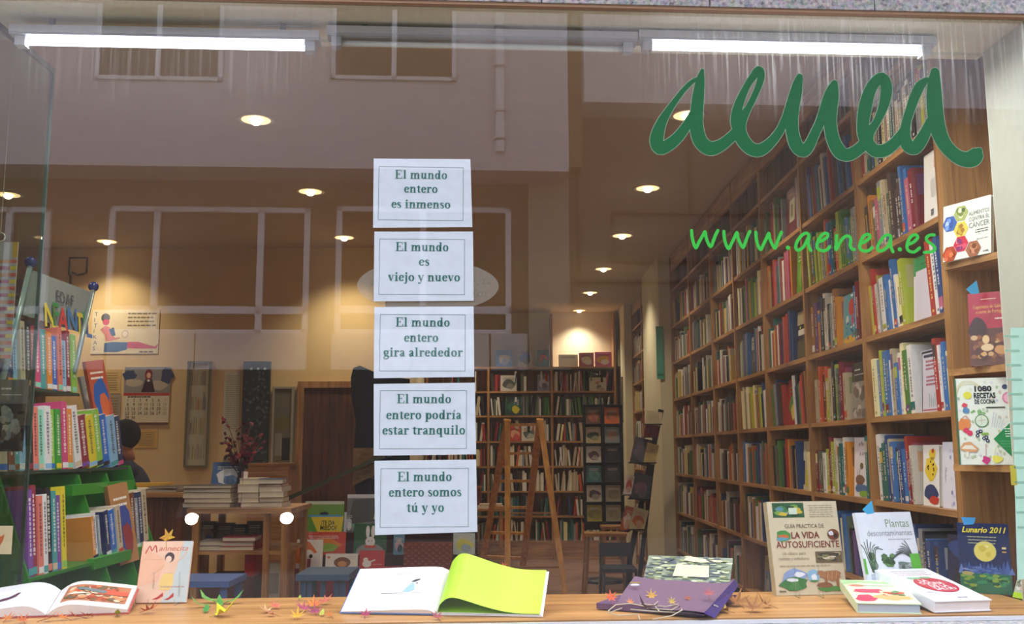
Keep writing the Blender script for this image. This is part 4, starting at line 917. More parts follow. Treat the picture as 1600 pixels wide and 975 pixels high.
def art_plantas(a):
    a.text('Plantas', .93, .82, .14, '86a07c', 'RIGHT', .42); a.text('descontaminantes', .955, .72, .10, '8e9498', 'RIGHT', .80); a.hatch(.5, .94, .67, 1, .02, '8a9094', .008)
    for i in range(7): a.line([(.13 + i * .012, .3), (.12 + (i - 2) * .03, .55), (.1 + (i - 1.5) * .06, .68 - abs(i - 2) * .03)], .014, ['4a5a4c', '5f7a5c', '38463a'][i % 3])
    a.scene(.09, .26, .26, .55, ['3f5a42', '55704f', '2f4034', '7a8a78'], 16)
    a.scene(.3, .34, .58, .52, ['4a6e44', '5f8a52', '35502f'], 22, .2)
    for i in range(8): a.line([(.9, .42), (.84 - i * .02, .58 - i * .01), (.78 - i * .045, .66 - i * .035)], .012, '4c5450')
    a.scene(.58, .28, .9, .42, ['6a7a74', '8a948e', '4f5e56', 'a8b0b0'], 20)
    for x in (.15, .42, .66): a.poly([(x - .06, .27), (x + .07, .27), (x + .05, .08), (x - .04, .08)], 'c2c8d8'); a.line([(x - .06, .27), (x + .07, .27)], .006, '6a7078')
    a.rect(.83, .3, 1, .5, '5fb43c'); a.rect(0, .28, .04, .46, '5fb43c')
display_book('white paperback Plantas descontaminantes with grey potted plants', (1360, 936), (1449, 932), (1350, 801), ZD + .001, atZ(1400, 934, ZD).y + .04, .014, 'e4e8f2', art_plantas, mat='print')
def art_luna(a):
    a.rect(0, .42, 1, 1, '1f2f5c'); a.rect(0, 0, 1, .3, '2f7a5c')
    for i in range(14): a.poly([(i * .075 - .03, .28), (i * .075 + .04, .36 + .14 * a.rn.random()), (i * .075 + .1, .28)], a.rn.choice(['3c5ca0', '4a6ab4', '6a86c8', '2f4a86']))
    a.scene(0, .27, 1, .4, ['5a7ac0', '3c5a9c', '8aa0d4'], 20, .1)
    a.scene(0, 0, 1, .3, ['2a7a50', '3f9a6a', '1f5a44', '5aa860', '8ab04a'], 40, .09); a.blob(.15, .28, .12, .03, 'b8b070')
    a.ell(.52, .6, .235, .155, '3a4f7c', 28); a.ell(.52, .6, .215, .145, 'e8dc6a', 28); a.blob(.47, .64, .08, .05, 'd6c44c'); a.blob(.58, .56, .06, .04, 'd8c858'); a.blob(.56, .67, .04, .02, 'f2ea98')
    a.text('Lunario 2011', .52, .87, .112, 'f0e24a', 'CENTER', .86, .3, .0006)
    a.hatch(.18, .75, .8, 3, .045, 'c8d0a0', .01); a.rect(.85, .64, .93, .67, 'e8d8a0'); a.rect(.85, .59, .93, .61, 'd8a860')
tl_, wl_, hl_ = display_book('dark blue Lunario 2011 booklet with a yellow full moon in clear wrap', (1502, 925), (1583, 930), (1506, 817), ZD + .001, atZ(1540, 928, ZD).y + .03, .01, '25386a', art_luna)
def art_verde(a):
    a.poly([(0, .78), (.3, .88), (1, .78), (1, .9), (0, 1)], 'a9cf98'); a.blob(.2, .74, .14, .06, 'd88a78'); a.blob(.35, .5, .28, .1, 'dc4a66'); a.blob(.2, .2, .17, .17, 'dc3a5c'); a.blob(.62, .25, .34, .12, 'e8b070')
    a.scene(.45, .3, .92, .55, ['5a9a5a', 'c85a3a', '3f7a4a', 'e0d0b0', 'b83a3a'], 22, .16); a.hatch(.2, .9, .72, 1, .02, '9ab890', .02)
display_book('pale green cookbook with pink shapes lying tilted at the window front', (1339, 942), (1440, 944), (1327, 906), ZD + .030, atZ(1385, 945, ZD).y + .13, .030, 'dcefc4', art_verde, mat='print', pages='b8c4d4')
def art_salud(a):
    a.hatch(.2, .85, .9, 3, .06, 'd8b0c4', .018); a.ell(.57, .47, .33, .23, 'c4344c', 26); a.blob(.45, .5, .16, .12, 'cf4a60'); a.blob(.42, .68, .14, .035, '8fbf9a'); a.blob(.62, .69, .12, .03, '7aa888')
    a.text('LA', .48, .57, .1, 'f4eef2', 'CENTER', .14, off=.0008); a.text('COCINA', .54, .485, .1, 'f4eef2', 'CENTER', .42, off=.0008); a.text('DE LA', .58, .40, .1, 'f4eef2', 'CENTER', .32, off=.0008); a.text('SALUD', .6, .315, .1, 'f4eef2', 'CENTER', .38, off=.0008)
    a.hatch(.12, .3, .25, 1, .02, 'c4b8cc', .02); a.hatch(.5, .7, .08, 1, .02, 'a898b0', .02)
display_book('white cookbook La cocina de la salud with a red tomato, lying tilted', (1461, 940), (1550, 937), (1409, 889), ZD + .036, atZ(1480, 945, ZD).y + .17, .034, 'eef0f6', art_salud, pages='f0eaea')
def art_manne(a):
    a.poly([(.5, 0), (1, 0), (1, 1), (.82, 1), (.72, .5)], 'c4ccc8'); a.poly([(0, .25), (.4, .35), (.5, .7), (0, .9)], 'f0b896')
    a.line([(.08, .8), (.15, .92), (.2, .84), (.26, .93), (.3, .82)], .022, 'c4452e')
    a.text('annecita', .34, .84, .12, 'cf6a4a', wd=.58, shear=.3); a.line([(.05, .7), (.45, .695)], .006, 'c89a84')
    a.ell(.57, .73, .095, .085, '4a3a40'); a.ell(.555, .7, .06, .055, 'f2cdb0')
    a.poly([(.48, .63), (.66, .64), (.68, .52), (.64, .47), (.52, .48), (.47, .56)], 'ecc4a4'); a.line([(.48, .6), (.35, .5), (.2, .42)], .02, 'e0b090'); a.line([(.66, .62), (.84, .74), (.93, .88)], .022, 'e6bc9c')
    a.poly([(.48, .46), (.68, .47), (.7, .32), (.66, .2), (.44, .2), (.42, .32)], 'eec978')
    for x in (.5, .62): a.line([(x, .2), (x - .01, .1)], .02, 'ecc4a4')
    a.poly([(.32, .05), (.42, .09), (.52, .16), (.53, .1), (.42, .05)], 'b8322e'); a.poly([(.55, .04), (.64, .08), (.73, .16), (.74, .09), (.64, .04)], 'b8322e')
    a.hatch(.45, .95, .24, 1, .02, 'b89a94', .02)
def edge_lines(a, c): pass
display_book('peach coloured picture book with a dancing woman in red shoes on clear stand', (211, 942), (291, 941), (216, 846), ZD + .004, atZ(250, 942, ZD).y + .03, .012, 'efc4a6', art_manne, 'b8402e', 'print')
# ------------------------------------------------------------------ open books, wrapped book, leaves on the display board
def sheet_surface(mb, prof, u0, u1, v0, v1, c, n=18, smooth=True, both=None, nv=1):
    """curved page: prof(u) gives height; u along the width, v along the spine"""
    vs = []; fs = []
    for j in range(nv + 1):
        for i in range(n + 1):
            u = u0 + (u1 - u0) * i / n; v = v0 + (v1 - v0) * j / nv; vs.append((u, v, prof(u, v)))
    for j in range(nv):
        for i in range(n): a = j * (n + 1) + i; fs.append((a, a + 1, a + n + 2, a + n + 1))
    mb.add(vs, fs, c, 0, smooth)
    return vs
def interp(tab):
    C_ = smooth2([(a, b) for a, b in tab], 1.0, 8)
    def f(u, v=0):
        u = abs(u)
        for p, q in zip(C_, C_[1:]):
            if u <= q[0]: return p[1] + (q[1] - p[1]) * (u - p[0]) / max(1e-6, q[0] - p[0])
        return C_[-1][1]
    return f
def block(mb, prof, u0, u1, v1, c, n=14, base=0.0):
    """solid page block under a curved top"""
    us = [u0 + (u1 - u0) * i / n for i in range(n + 1)]
    top0 = [(u, 0, prof(u)) for u in us]; bot0 = [(u, 0, base) for u in us]
    top1 = [(u, v1, prof(u)) for u in us]; bot1 = [(u, v1, base) for u in us]
    k = n + 1; V = top0 + bot0 + top1 + bot1; F_ = []
    for i in range(n): F_ += [(i, k + i, k + i + 1, i + 1), (2 * k + i, 2 * k + i + 1, 3 * k + i + 1, 3 * k + i), (i, i + 1, 2 * k + i + 1, 2 * k + i), (k + i, 3 * k + i, 3 * k + i + 1, k + i + 1)]
    F_ += [(0, 2 * k, 3 * k, k), (n, k + n, 3 * k + n, 2 * k + n)]
    mb.add(V, F_, c)
# centre book: white page and lifted lime page
O = atZ(682, 959, ZD + .006); Rr_ = atZ(846, 962, ZD + .006); uw = (Rr_ - O).length; yaw = math.atan2(Rr_.y - O.y, Rr_.x - O.x)
lw = (O - atZ(526, 963, ZD + .006)).length
ob = thing('open_picture_book', 'large open picture book with white left page and lifted bright lime right page', 'book', O, (R(27), 0, yaw)); VL = .225
MB().box(-lw - .004, -.002, -.004, -.001, VL + .003, -.001, '5f86c8').box(.001, -.002, -.004, uw + .004, VL + .003, -.001, 'e8eaf0').build('cover', 'gloss', ob)
pl_ = interp([(0, .001), (.02, .012), (.07, .014), (.2, .007), (lw, .002)])
mb = MB(); block(mb, pl_, -lw, -.001, VL, 'e9eaf0'); mb.build('left_pages', 'print', ob)
pr_ = interp([(0, .001), (.03, .004), (uw, .002)])
mb = MB(); block(mb, pr_, .001, uw, VL, 'eef0f0'); mb.build('right_pages', 'print', ob)
lime = interp([(0, .002), (.012, .03), (.035, .052), (.06, .056), (.10, .044), (.15, .026), (.21, .010), (.26, .005), (uw, .005)])
mb = MB(); sheet_surface(mb, lambda u, v: lime(u) * (1.0 + .12 * (v / VL)) + .0012, .001, uw - .004, .0, VL, 'b8e63c', 30); sheet_surface(mb, lambda u, v: lime(u) * (1.0 + .12 * (v / VL)) + .0006, .001, uw - .004, .0, VL, '9cc832', 30)
mb.build('lime_page', 'print', ob)
mb = MB()
for i in range(12):
    a, b = .003 + .022 * i, .003 + .022 * (i + 1); mb.poly([(a, .002, pr_(a) + .0006), (b, .002, pr_(b) + .0006), (b, VL, pr_(b) + .0006), (a, VL, pr_(a) + .0006)], '8cc020')
mb.build('green_page', 'print', ob)
pp = MB(); z_ = lambda u: pl_(u) + .0006
def onpage(pts, c, e=.0006): pp.poly([(u, v, pl_(u) + e) for u, v in pts], c)
onpage([(-.125, .09), (-.105, .088), (-.088, .1), (-.092, .125), (-.1, .14), (-.108, .13), (-.118, .11)], '9fc6d6')
onpage([(-.108, .142), (-.094, .156), (-.078, .158), (-.083, .15), (-.095, .142)], '3a3f48', .0009); onpage([(-.092, .135), (-.082, .138), (-.086, .132)], '3a3f48', .0009)
onpage([(-.19, .084), (-.12, .083), (-.12, .085), (-.19, .087)], '6a7078'); onpage([(-.1, .085), (-.06, .086), (-.06, .088), (-.1, .087)], 'b8c4cc')
for v in (.185, .192): onpage([(-.165, v), (-.115, v + .001), (-.115, v + .003), (-.165, v + .002)], 'b4b8c0')
for v in (.075, .082): onpage([(-.07, v), (-.02, v + .001), (-.02, v + .003), (-.07, v + .002)], 'c4c8d0')
pp.build('page_print', 'print', ob)
MB().box(-.2, .02, -.006, .2, .21, -.004, '6a6a6a').bar((-.1, .19, -.006), (-.1, .19 + .045, -.09), .01, .01, '6a6a6a').bar((.1, .19, -.006), (.1, .19 + .045, -.09), .01, .01, '6a6a6a').build('stand', 'metal', ob)
# left open book
O = atZ(72, 962, ZD + .004); Rr_ = atZ(199, 957, ZD + .004); uw2 = (Rr_ - O).length; yaw = math.atan2(Rr_.y - O.y, Rr_.x - O.x)
ob = thing('open_picture_book', 'open picture book at the left end showing a red autumn illustration', 'book', O, (R(13), 0, yaw - R(1))); VL = .2; LW = .23
MB().box(-LW - .005, -.004, -.004, -.001, VL + .003, 0, 'b04a50').box(.001, -.004, -.004, uw2 + .006, VL + .003, 0, 'b8504a').build('cover', 'gloss', ob)
pa_ = interp([(0, .003), (.03, .024), (.07, .032), (.14, .024), (.26, .006)])
mb = MB(); block(mb, pa_, -LW, -.001, VL, 'e9eaf2', base=.001); mb.build('left_pages', 'print', ob)
mb = MB(); block(mb, pa_, .001, uw2, VL, 'e9e6e4', base=.001); mb.build('right_pages', 'print', ob)
mb = MB(); rn = random.Random(3)
def onp(pts, c, e): mb.poly([(u, v, pa_(u) + e) for u, v in pts], c)
def strip(u0, u1, v0, v1, c, e, n=8):
    for i in range(n): a = u0 + (u1 - u0) * i / n; b = u0 + (u1 - u0) * (i + 1) / n; onp([(a, v0), (b, v0), (b, v1), (a, v1)], c, e)
strip(.03, uw2 - .012, .035, .17, 'b8724e', .0006)
def bl2(u, v, ru, rv, c, e):
    onp([(u + ru * (.7 + .4 * rn.random()) * math.cos(k * .6), v + rv * (.7 + .4 * rn.random()) * math.sin(k * .6)) for k in range(10)], c, e)
for i in range(70):
    u = .045 + rn.random() * (uw2 - .075); v = .045 + rn.random() * .115
    bl2(u, v, .012, .014, rn.choice(['c4583a', 'a8462e', 'd98a5a', '8a5a3a', 'd0c0a0', 'c8744a', '6f5a3c']), .0010 + i * .00003)
strip(.13, uw2 - .014, .09, .125, 'd0563c', .0034)
for k in range(6): bl2(.075 + k * .013, .128 - k * .004, .014, .014, '6f7a7a', .0037 + k * .0001)
bl2(.07, .085, .03, .008, 'e4d8c4', .0046)
onp([(-.165, .07), (-.14, .085), (-.125, .09), (-.105, .12), (-.098, .118), (-.105, .085), (-.125, .066), (-.15, .06)], '5a2a4a', .001)
mb.build('page_print', 'print', ob)
# marbled book standing on a folded purple cloth with string
Fo = atZ(963, 945, ZD + .012)
cl = thing('purple_cloth', 'folded mauve cloth laid under the marbled notebook', 'cloth', GP, GROT)
def cz(pxy, off, z): p = atZ(*pxy, z); return p
# lower fold (flat) and raised flap
mb = MB()
fl = [cz((932, 951), 0, ZD + .004), cz((1092, 963), 0, ZD + .004), cz((1152, 938), 0, ZD + .004), cz((968, 938), 0, ZD + .004)]
inv = (Matrix.Translation(GP) @ Matrix.Rotation(GA, 4, 'Z')).inverted()
T_ = lambda p: inv @ Vector(p)
q = [T_(p) for p in fl]
mb.slab([(p.x, p.y, p.z) for p in q], (0, 0, 1), .017, '6c5270'); mb.build('folded_edge', 'cloth', cl)
A_ = cz((963, 944), 0, ZD + .02); B_ = cz((1100, 958), 0, ZD + .02); C_ = atY(1148, 905, A_.y + .20); D_ = atY(992, 899, A_.y + .17); 
mb = MB(); NN = 10; vs = []
for j in range(NN + 1):
    for i in range(NN + 1):
        s_, t_ = i / NN, j / NN
        p = (A_ * (1 - s_) + B_ * s_) * (1 - t_) + (D_ * (1 - s_) + C_ * s_) * t_
        p = p + Vector((0, 0, -.014 * math.sin(math.pi * s_) * t_ + .003 * math.sin(9 * s_ + 4 * t_))); vs.append(tuple(T_(p)))
for dz in (0, -.008):
    mb.add([(v[0], v[1], v[2] + dz) for v in vs], [(j * (NN + 1) + i, j * (NN + 1) + i + 1, (j + 1) * (NN + 1) + i + 1, (j + 1) * (NN + 1) + i) for j in range(NN) for i in range(NN)], '7a6074', 0, True)
P = [T_(B_), T_(C_), T_(C_ + Vector((.012, .0, -.02))), T_(B_ + Vector((.035, .02, -.018)))]
mb.poly([tuple(p) for p in P], '4a3a72'); mb.build('raised_flap', 'cloth', cl)
p = T_(A_ * .6 + D_ * .4 + Vector((.06, .03, .01)))
Mx, w_, h = frame((1003, 914), (1139, 920), (1021, 868), ZD + .045, atZ(1003, 914, ZD + .045).y + .10)
t = place(thing('marbled_notebook', 'grey-green marbled notebook with a cream title label leaning on the mauve cloth', 'book'), Mx)
mb = MB(); mb.box(0, 0, 0, w_, .003, h, '7d8a78').box(0, .013, 0, w_, .016, h, '7d8a78').box(w_ - .002, .003, 0, w_, .013, h, '2c3a44'); mb.build('cover', 'print', t)
MB().box(.004, .003, .003, w_ - .004, .013, h - .003, 'd8d0b4').build('page_block', 'page', t)
mb = MB(); a = Art(mb, w_, h)
for i in range(230): a.blob(.03 + a.rn.random() * .94, .03 + a.rn.random() * .94, .03 * (1 + a.rn.random()), .03, a.rn.choice(['4a5a68', '6a7c6a', '8f9c70', 'a8b08a', '3a4a5c', 'c0c8a8', '5f7248']))
for i in range(9): a.blob(.5 + a.rn.random() * .4, .8 + a.rn.random() * .12, .07, .04, 'ded8ae')
a.poly([(.34, .3), (.76, .3), (.74, .68), (.36, .68)], 'e0dab0')
for z in (.42, .5, .57): a.line([(.46, z), (.66, z)], .004, 'b8b088')
mb.build('cover_print', 'print', t)
# plastic eyelet on the flap, string over the fold
mb = MB(); p = T_(atY(992, 917, A_.y + .09) + Vector((0, -.004, .006))); mb.ball(p, .012, 'f0f0f2', n=10, sc_=(1.3, .4, .35)); mb.box(p.x - .016, p.y, p.z + .006, p.x + .018, p.y + .003, p.z + .009, 'c8a84a'); mb.build('eyelet', 'gloss', cl)
sm = MB()
for pts in ([(1030, 955), (1022, 945), (1035, 935), (1060, 942), (1085, 938)], [(972, 950), (950, 958), (968, 962), (997, 960), (1000, 968)], [(950, 955), (962, 945), (985, 943), (1010, 948)], [(980, 938), (978, 930), (990, 932), (1000, 940)], [(1000, 943), (1040, 948), (1070, 942), (1105, 936)], [(1010, 950), (1050, 953), (1062, 946), (1066, 953), (1050, 962), (1020, 968)], [(1085, 945), (1095, 936), (1110, 943), (1122, 948)], [(985, 952), (1020, 955), (1060, 957)]):
    sm.tube([T_(atZ(x, y, ZD + .028 - .004 * (y > 955) * 4)) for x, y in pts], .0016, 'cbbfa6', n=5)
o = sm.build('raffia_string', 'cloth', loc=GP, rot=GROT); tag(o, 'loops of pale raffia string lying on the mauve cloth', 'string')

# leaves
def palmate(n=7, spread=280, inner=.32, base=-90):
    pts = []; a0 = base + (360 - spread) / 2
    for i in range(n):
        a = a0 + spread * i / (n - 1); l_ = 1 - .35 * abs(i - (n - 1) / 2) / ((n - 1) / 2)
        pts.append((math.cos(R(a)) * l_, math.sin(R(a)) * l_)); 
        for d, f in ((-9, .55), (9, .55)): pass
        if i < n - 1: b = a + spread / (n - 1) / 2; pts.append((math.cos(R(b)) * inner, math.sin(R(b)) * inner))
    return pts
def leaf(px, py, size, c, ang, label, z=None, Y=None, cup=.25, tilt=0, kind='maple', c2=None, group='autumn leaves scattered on the display board', txt=None):
    p = atZ(px, py, z if z else ZD + .003) if Y is None else atY(px, py, Y)
    if Y is None:
        if z is None: size *= 1.2
        else: size *= .8
        if tilt == 0: tilt = 20; cup = max(cup, .3) * 1.2
        p.z += size * .45 * math.sin(R(tilt))
    t = MB(); rn = random.Random(int(px * 7 + py))
    if kind == 'maple': pts = palmate(7); pts = [(0, -.25)] + pts
    elif kind == 'oval': pts = [(0, -1), (.28, -.5), (.34, 0), (.26, .5), (0, 1), (-.26, .5), (-.34, 0), (-.28, -.5)]
    else: pts = [(-.2, -.55), (.25, -.35), (.95, -.1), (.45, .05), (.55, .75), (.05, .25), (-.45, .8), (-.35, .1), (-1.0, -.25), (-.4, -.4)]
    vs = [(0, 0, 0)]
    for x, y in pts:
        r2 = x * x + y * y; vs.append((x * size, y * size, (cup * r2 * (1 + 1.1 * (rn.random() - .5))) * size))
    n = len(pts); F_ = [(0, 1 + i, 1 + (i + 1) % n) for i in range(n)]
    t.add(vs, F_, c); 
    if c2:
        for i in range(0, len(t.c), 2): t.c[i] = mixc(c, c2, .7)
    t.tube([(0, -.2 * size, .002), (0.03 * size, -.8 * size, .003), (.1 * size, -1.25 * size, .002)], .0009, mixc(c, '6a4a2a', .5), n=5)
    if txt: ftext(t, txt, -.32 * size, 0, size * .42, '4a4a2a', 0, 'LEFT')
    if txt:
        k = len(t.v); 
    o = t.build('leaf', 'leaf'); o.location = (p.x, p.y, p.z + .001); o.rotation_euler = (R(tilt), 0, R(ang)); tag(o, label, 'leaf', group)
    return o
leaf(343, 946, .028, '4f8f3a', 20, 'green oval leaf, upright one of the green spray by the peach book', kind='oval', cup=.3)
leaf(326, 941, .035, '6aa04a', 80, 'green oval leaf pointing left in the green spray', kind='oval')
leaf(364, 942, .036, '5a9a44', -70, 'long green leaf pointing right in the green spray', kind='oval')
leaf(312, 948, .03, '6f9a50', 115, 'small pale green leaf at the left of the green spray', kind='oval')
leaf(322, 955, .022, '3f8a40', 10, 'short dark green leaf at the front of the green spray', kind='oval')
leaf(350, 962, .048, 'd8d028', -75, 'bright yellow leaf lying in front of the green leaves', kind='price', cup=.12)
leaf(430, 950, .024, 'd86a5a', 30, 'small rose red leaf between the yellow leaf and the orange pile')
leaf(415, 956, .022, 'd8a878', 70, 'pale tan leaf in front of the rose leaf', kind='price')
leaf(422, 962, .02, 'c87a60', 100, 'thin reddish leaf lying nearest the pane', kind='price')
leaf(468, 936, .012, 'a0b040', 0, 'tiny round yellow green leaf behind the orange pile', kind='oval')
leaf(490, 948, .034, 'dc8a3a', 10, 'orange maple leaf on top of the leaf pile by the open book', c2='c8503a')
leaf(508, 943, .03, 'c86a5a', -40, 'dull red maple leaf at the right of the leaf pile')
leaf(474, 954, .03, 'b0506a', 60, 'crimson maple leaf at the left of the leaf pile')
leaf(492, 959, .03, '9a4560', 15, 'dark crimson maple leaf at the front of the leaf pile')
leaf(503, 961, .018, 'b0b44a', 0, 'olive green leaf in front of the crimson pile', kind='oval')
leaf(464, 966, .028, 'e0a83a', 5, 'golden maple leaf at the very front by the sill')
leaf(515, 963, .018, 'c8783a', 30, 'small orange leaf touching the open book corner')
leaf(571, 963, .024, 'a03a5a', 0, 'crimson star-shaped leaf in front of the yellow price leaf', cup=.3)
leaf(683, 967, .024, 'a85a5a', 20, 'dull red leaf in front of the open book spine')
leaf(818, 912, .034, 'c8843c', 15, 'orange star leaf at the upper right of the lime page', Y=atZ(846, 962, ZD).y + .13, cup=.15, tilt=27, c2='8f9a3a')
leaf(830, 940, .03, '9a6030', 10, 'brown star leaf on the right edge of the lime page', Y=atZ(846, 962, ZD).y + .045, cup=.15, tilt=27)
leaf(812, 949, .026, 'c8742e', -10, 'light brown star leaf low on the lime page', Y=atZ(846, 962, ZD).y + .024, cup=.15, tilt=27)
leaf(787, 886, .024, 'c8603a', -50, 'orange leaf curling over the back of the lime page', Y=atZ(846, 962, ZD).y + .225, cup=.4, tilt=50)
leaf(955, 934, .028, 'd8603a', 10, 'orange red maple leaf at the left of the mauve cloth', Y=3.12, tilt=50, cup=.2)
leaf(985, 943, .024, 'd88a4a', 20, 'orange maple leaf caught in the string', z=ZD + .024, tilt=20)
leaf(1018, 936, .034, 'c89a4a', 0, 'tan maple leaf standing up on the mauve cloth', z=ZD + .03, tilt=45)
leaf(1050, 944, .024, 'c8a850', 5, 'small yellow tan maple leaf right of the curled brown leaf', z=ZD + .03, tilt=45)
leaf(1010, 953, .04, '4a3038', 80, 'curled dark brown leaf in the middle of the string', z=ZD + .024, cup=.9, kind='oval')
leaf(1075, 938, .022, 'a86048', 10, 'small rusty leaf on the mauve cloth', z=ZD + .034, tilt=30)
leaf(1108, 931, .036, 'a85a5c', -15, 'wide dull red leaf at the right of the mauve cloth', z=ZD + .05, tilt=25)
leaf(1150, 946, .05, 'a8703c', 20, 'large crumpled brown leaf right of the cloth', cup=.5, c2='8f6238')
leaf(1178, 955, .045, '9a6840', -30, 'large crumpled brown leaf lying flat near the sill', cup=.4)
leaf(1197, 948, .035, 'a87a48', 60, 'pale brown curled leaf farthest right of the crumpled leaves', cup=.5)
leaf(1130, 956, .03, 'b08a4a', 80, 'narrow tan leaf tucked at the cloth corner', kind='price')
for i, (x, y, c, l) in enumerate([(12, 969, 'c8783a', 'orange leaf under the left end of the open red book'), (35, 972, 'c86a3a', 'rust leaf second along under the open red book'), (98, 968, 'd07a3c', 'orange leaf in front of the red book spine'), (118, 966, 'b0503a', 'red brown leaf in front of the right pages'), (135, 964, 'b85a3c', 'copper leaf in front of the right pages near the green leaf'), (184, 962, 'a0b83a', 'small lime green leaf at the corner of the open red book'), (232, 957, 'cc6a3a', 'long rust red leaf before the peach book'), (75, 970, '9a5a3a', 'brown leaf just left of the red book spine')]):
    leaf(x, y, .024 if i != 6 else .035, c, 40 * i, l, kind='oval' if i in (5,) else 'maple')
# yellow paper leaves with handwritten prices
leaf(262, 838, .030, 'e0b83c', -15, 'yellow paper leaf price tag 31 euro behind the peach book', Y=3.16, tilt=80, kind='price', cup=.02, c2='dc7a4a', group='paper leaf price tags', txt='31,€')
leaf(570, 952, .055, 'e4cc52', -10, 'yellow paper leaf price tag lying on the white page', Y=3.115, tilt=40, kind='price', cup=.05, group='paper leaf price tags', txt='12,50')
# clear stands
def clear_stand(px0, px1, py, Y0, label):
    a = atZ(px0, py, ZD); b = atZ(px1, py, ZD); t = MB()
    for p in (a, b): t.box(p.x - .0025, p.y - .012, ZD, p.x + .0025, p.y + .05, ZD + .003, 'dfe6ea').box(p.x - .0025, p.y - .012, ZD + .003, p.x + .0025, p.y - .009, ZD + .017, 'e8eef2').box(p.x - .0025, p.y + .03, ZD, p.x + .0025, p.y + .033, ZD + .1, 'd0d8dc')
    t.box(a.x, a.y + .045, ZD, b.x, a.y + .05, ZD + .003, 'd0d8dc')
    o = t.build('book_stand', 'clear', world=True); tag(o, label, 'book stand', 'clear plastic book stands')
clear_stand(233, 274, 945, 0, 'clear plastic stand holding the peach picture book')
clear_stand(1248, 1285, 934, 0, 'clear plastic stand holding the beige guide book')

# ------------------------------------------------------------------ books on brackets at the end of the bookcase
yp = UP[0] - .02
t = thing('end_shelving', 'pine shelves fixed to the window end of the right bookcase', 'shelf', (X0, yp, FL))
xr = X0 + .31
MB().box(X0 - .006, yp - .012, FL, xr, yp - .001, CEIL - .02).build('end_panel', 'wood_v', t, world=True)
YE = yp - .03
ZE = [atY(1474, 412, YE).z, atY(1485, 577, YE).z, atY(1498, 726, YE - .1).z]
for z, pa, pb in zip(ZE, ((1472, 420), (1482, 585), (1490, 735)), ((1568, 396), (1580, 572), (1588, 733))):
    a = atY(*pa, yp - .014); b = atY(*pb, 3.345)
    MB().slab([(a.x, a.y, z - .024), (b.x, b.y, z - .024), (xr, b.y, z - .024), (xr, a.y, z - .024)], (0, 0, 1), .024).build('shelf', 'wood_y', t, world=True)
def end_book(label, FL_, FR_, BL_, z, th, c, art, spine=None, mat='gloss', Y0=0, Y1=0):
    O = atY(*FL_, Y0); O.z = z; Rr2 = atY(*FR_, Y1); Rr2.z = z; u = (Rr2 - O)
    h = atY(*BL_, Y0 + .02).z - z; w_ = u.length; u.normalize(); n = Vector((u.y, -u.x, 0)); v = (Vector((0, 0, 1)) - n * .1).normalized(); n = u.cross(v)
    Mx = Matrix.Identity(4)
    for i in range(3): Mx[i][0] = u[i]; Mx[i][1] = -n[i]; Mx[i][2] = v[i]; Mx[i][3] = O[i]
    t = place(thing('book', label, 'book', group='books on the end shelving'), Mx)
    mb = MB(); mb.box(0, 0, 0, w_, .002, h, c).box(0, th - .002, 0, w_, th, h, c).box(-.001, 0, 0, .001, th, h, spine or c); mb.build('cover', mat, t)
    MB().box(.001, .002, .003, w_ - .003, th - .002, h - .003, 'd8d8d6').build('page_block', 'page', t)
    pr = MB(); art(Art(pr, w_, h)); pr.build('cover_print', mat, t)
def hexa(a, cx, cz, r, c, cols):
    k = a.w / a.h
    a.poly([(cx + r * math.cos(R(60 * i)), cz + r * k * math.sin(R(60 * i))) for i in range(6)], c)
    for i in range(9): a.blob(cx + (a.rn.random() - .5) * r * 1.0, cz + (a.rn.random() - .5) * r * k * 1.0, r * .3, r * k * .3, a.rn.choice(cols))
def art_cancer(a):
    hexa(a, .38, .80, .16, 'a8b06a', ['7a8a4a', 'c8d08a', '5a6a3a', 'e0e4b8']); hexa(a, .14, .66, .16, '4a6aa8', ['3a5a9a', '7a9ad0', '2a3a6a', 'b0c4e0'])
    hexa(a, .38, .52, .16, 'd8c85a', ['e8dc7a', 'c8a83a', 'a87a3a', 'd0d07a']); hexa(a, .38, .26, .16, 'c83a4c', ['e05a6a', 'a82a3a', '8a3a6a', 'f08a8a'])
    hexa(a, .14, .12, .16, 'a84a2e', ['c85a3a', '7a2a1e', 'd87a4a']); hexa(a, .64, .13, .16, 'a0684a', ['c88a6a', '7a4a2e', '8a5a3a'])
    for s_, z in (('ALIMENTOS', .72), ('CONTRA EL', .62), ('CÁNCER', .5)): a.text(s_, .76, z, .10 if z > .55 else .13, '8a9088', 'CENTER', .42)
    a.hatch(.66, .96, .44, 2, .04, '4a4a4a', .012); a.hatch(.7, .95, .28, 1, .02, 'b0b0a8', .01); a.hatch(.84, .95, .05, 1, .02, '5a4a4a', .014)
end_book('white book Alimentos contra el cáncer with hexagon food photos, top bracket shelf', (1474, 411), (1549, 398), (1484, 324), ZE[0] + .001, .014, 'e2e2d2', art_cancer, Y0=YE - .02, Y1=3.39)
def art_cogu(a):
    a.rect(0, .0, 1, .5, '5a3220'); a.blob(.22, .5, .28, .16, '3a1f1c'); a.scene(0, 0, 1, .44, ['8a5430', '6a3a20', 'a8743c', '4a2818', 'c89a5c'], 40, .09)
    a.ell(.45, .24, .16, .05, 'd8b888'); a.ell(.12, .38, .09, .035, 'c8a070'); a.ell(.78, .2, .15, .06, 'c08848'); a.ell(.42, .35, .09, .06, 'd8b47c'); a.blob(.85, .38, .16, .07, '8a4a24')
    a.hatch(.3, .72, .9, 1, .03, 'e0c0a0', .012); a.text('Cogomelos de Galicia', .9, .78, .07, 'e8b060', 'RIGHT', .78); a.text('e norte de Portugal', .9, .71, .07, 'e8b060', 'RIGHT', .70); a.hatch(.66, .9, .62, 1, .03, 'f0d8c8', .018)
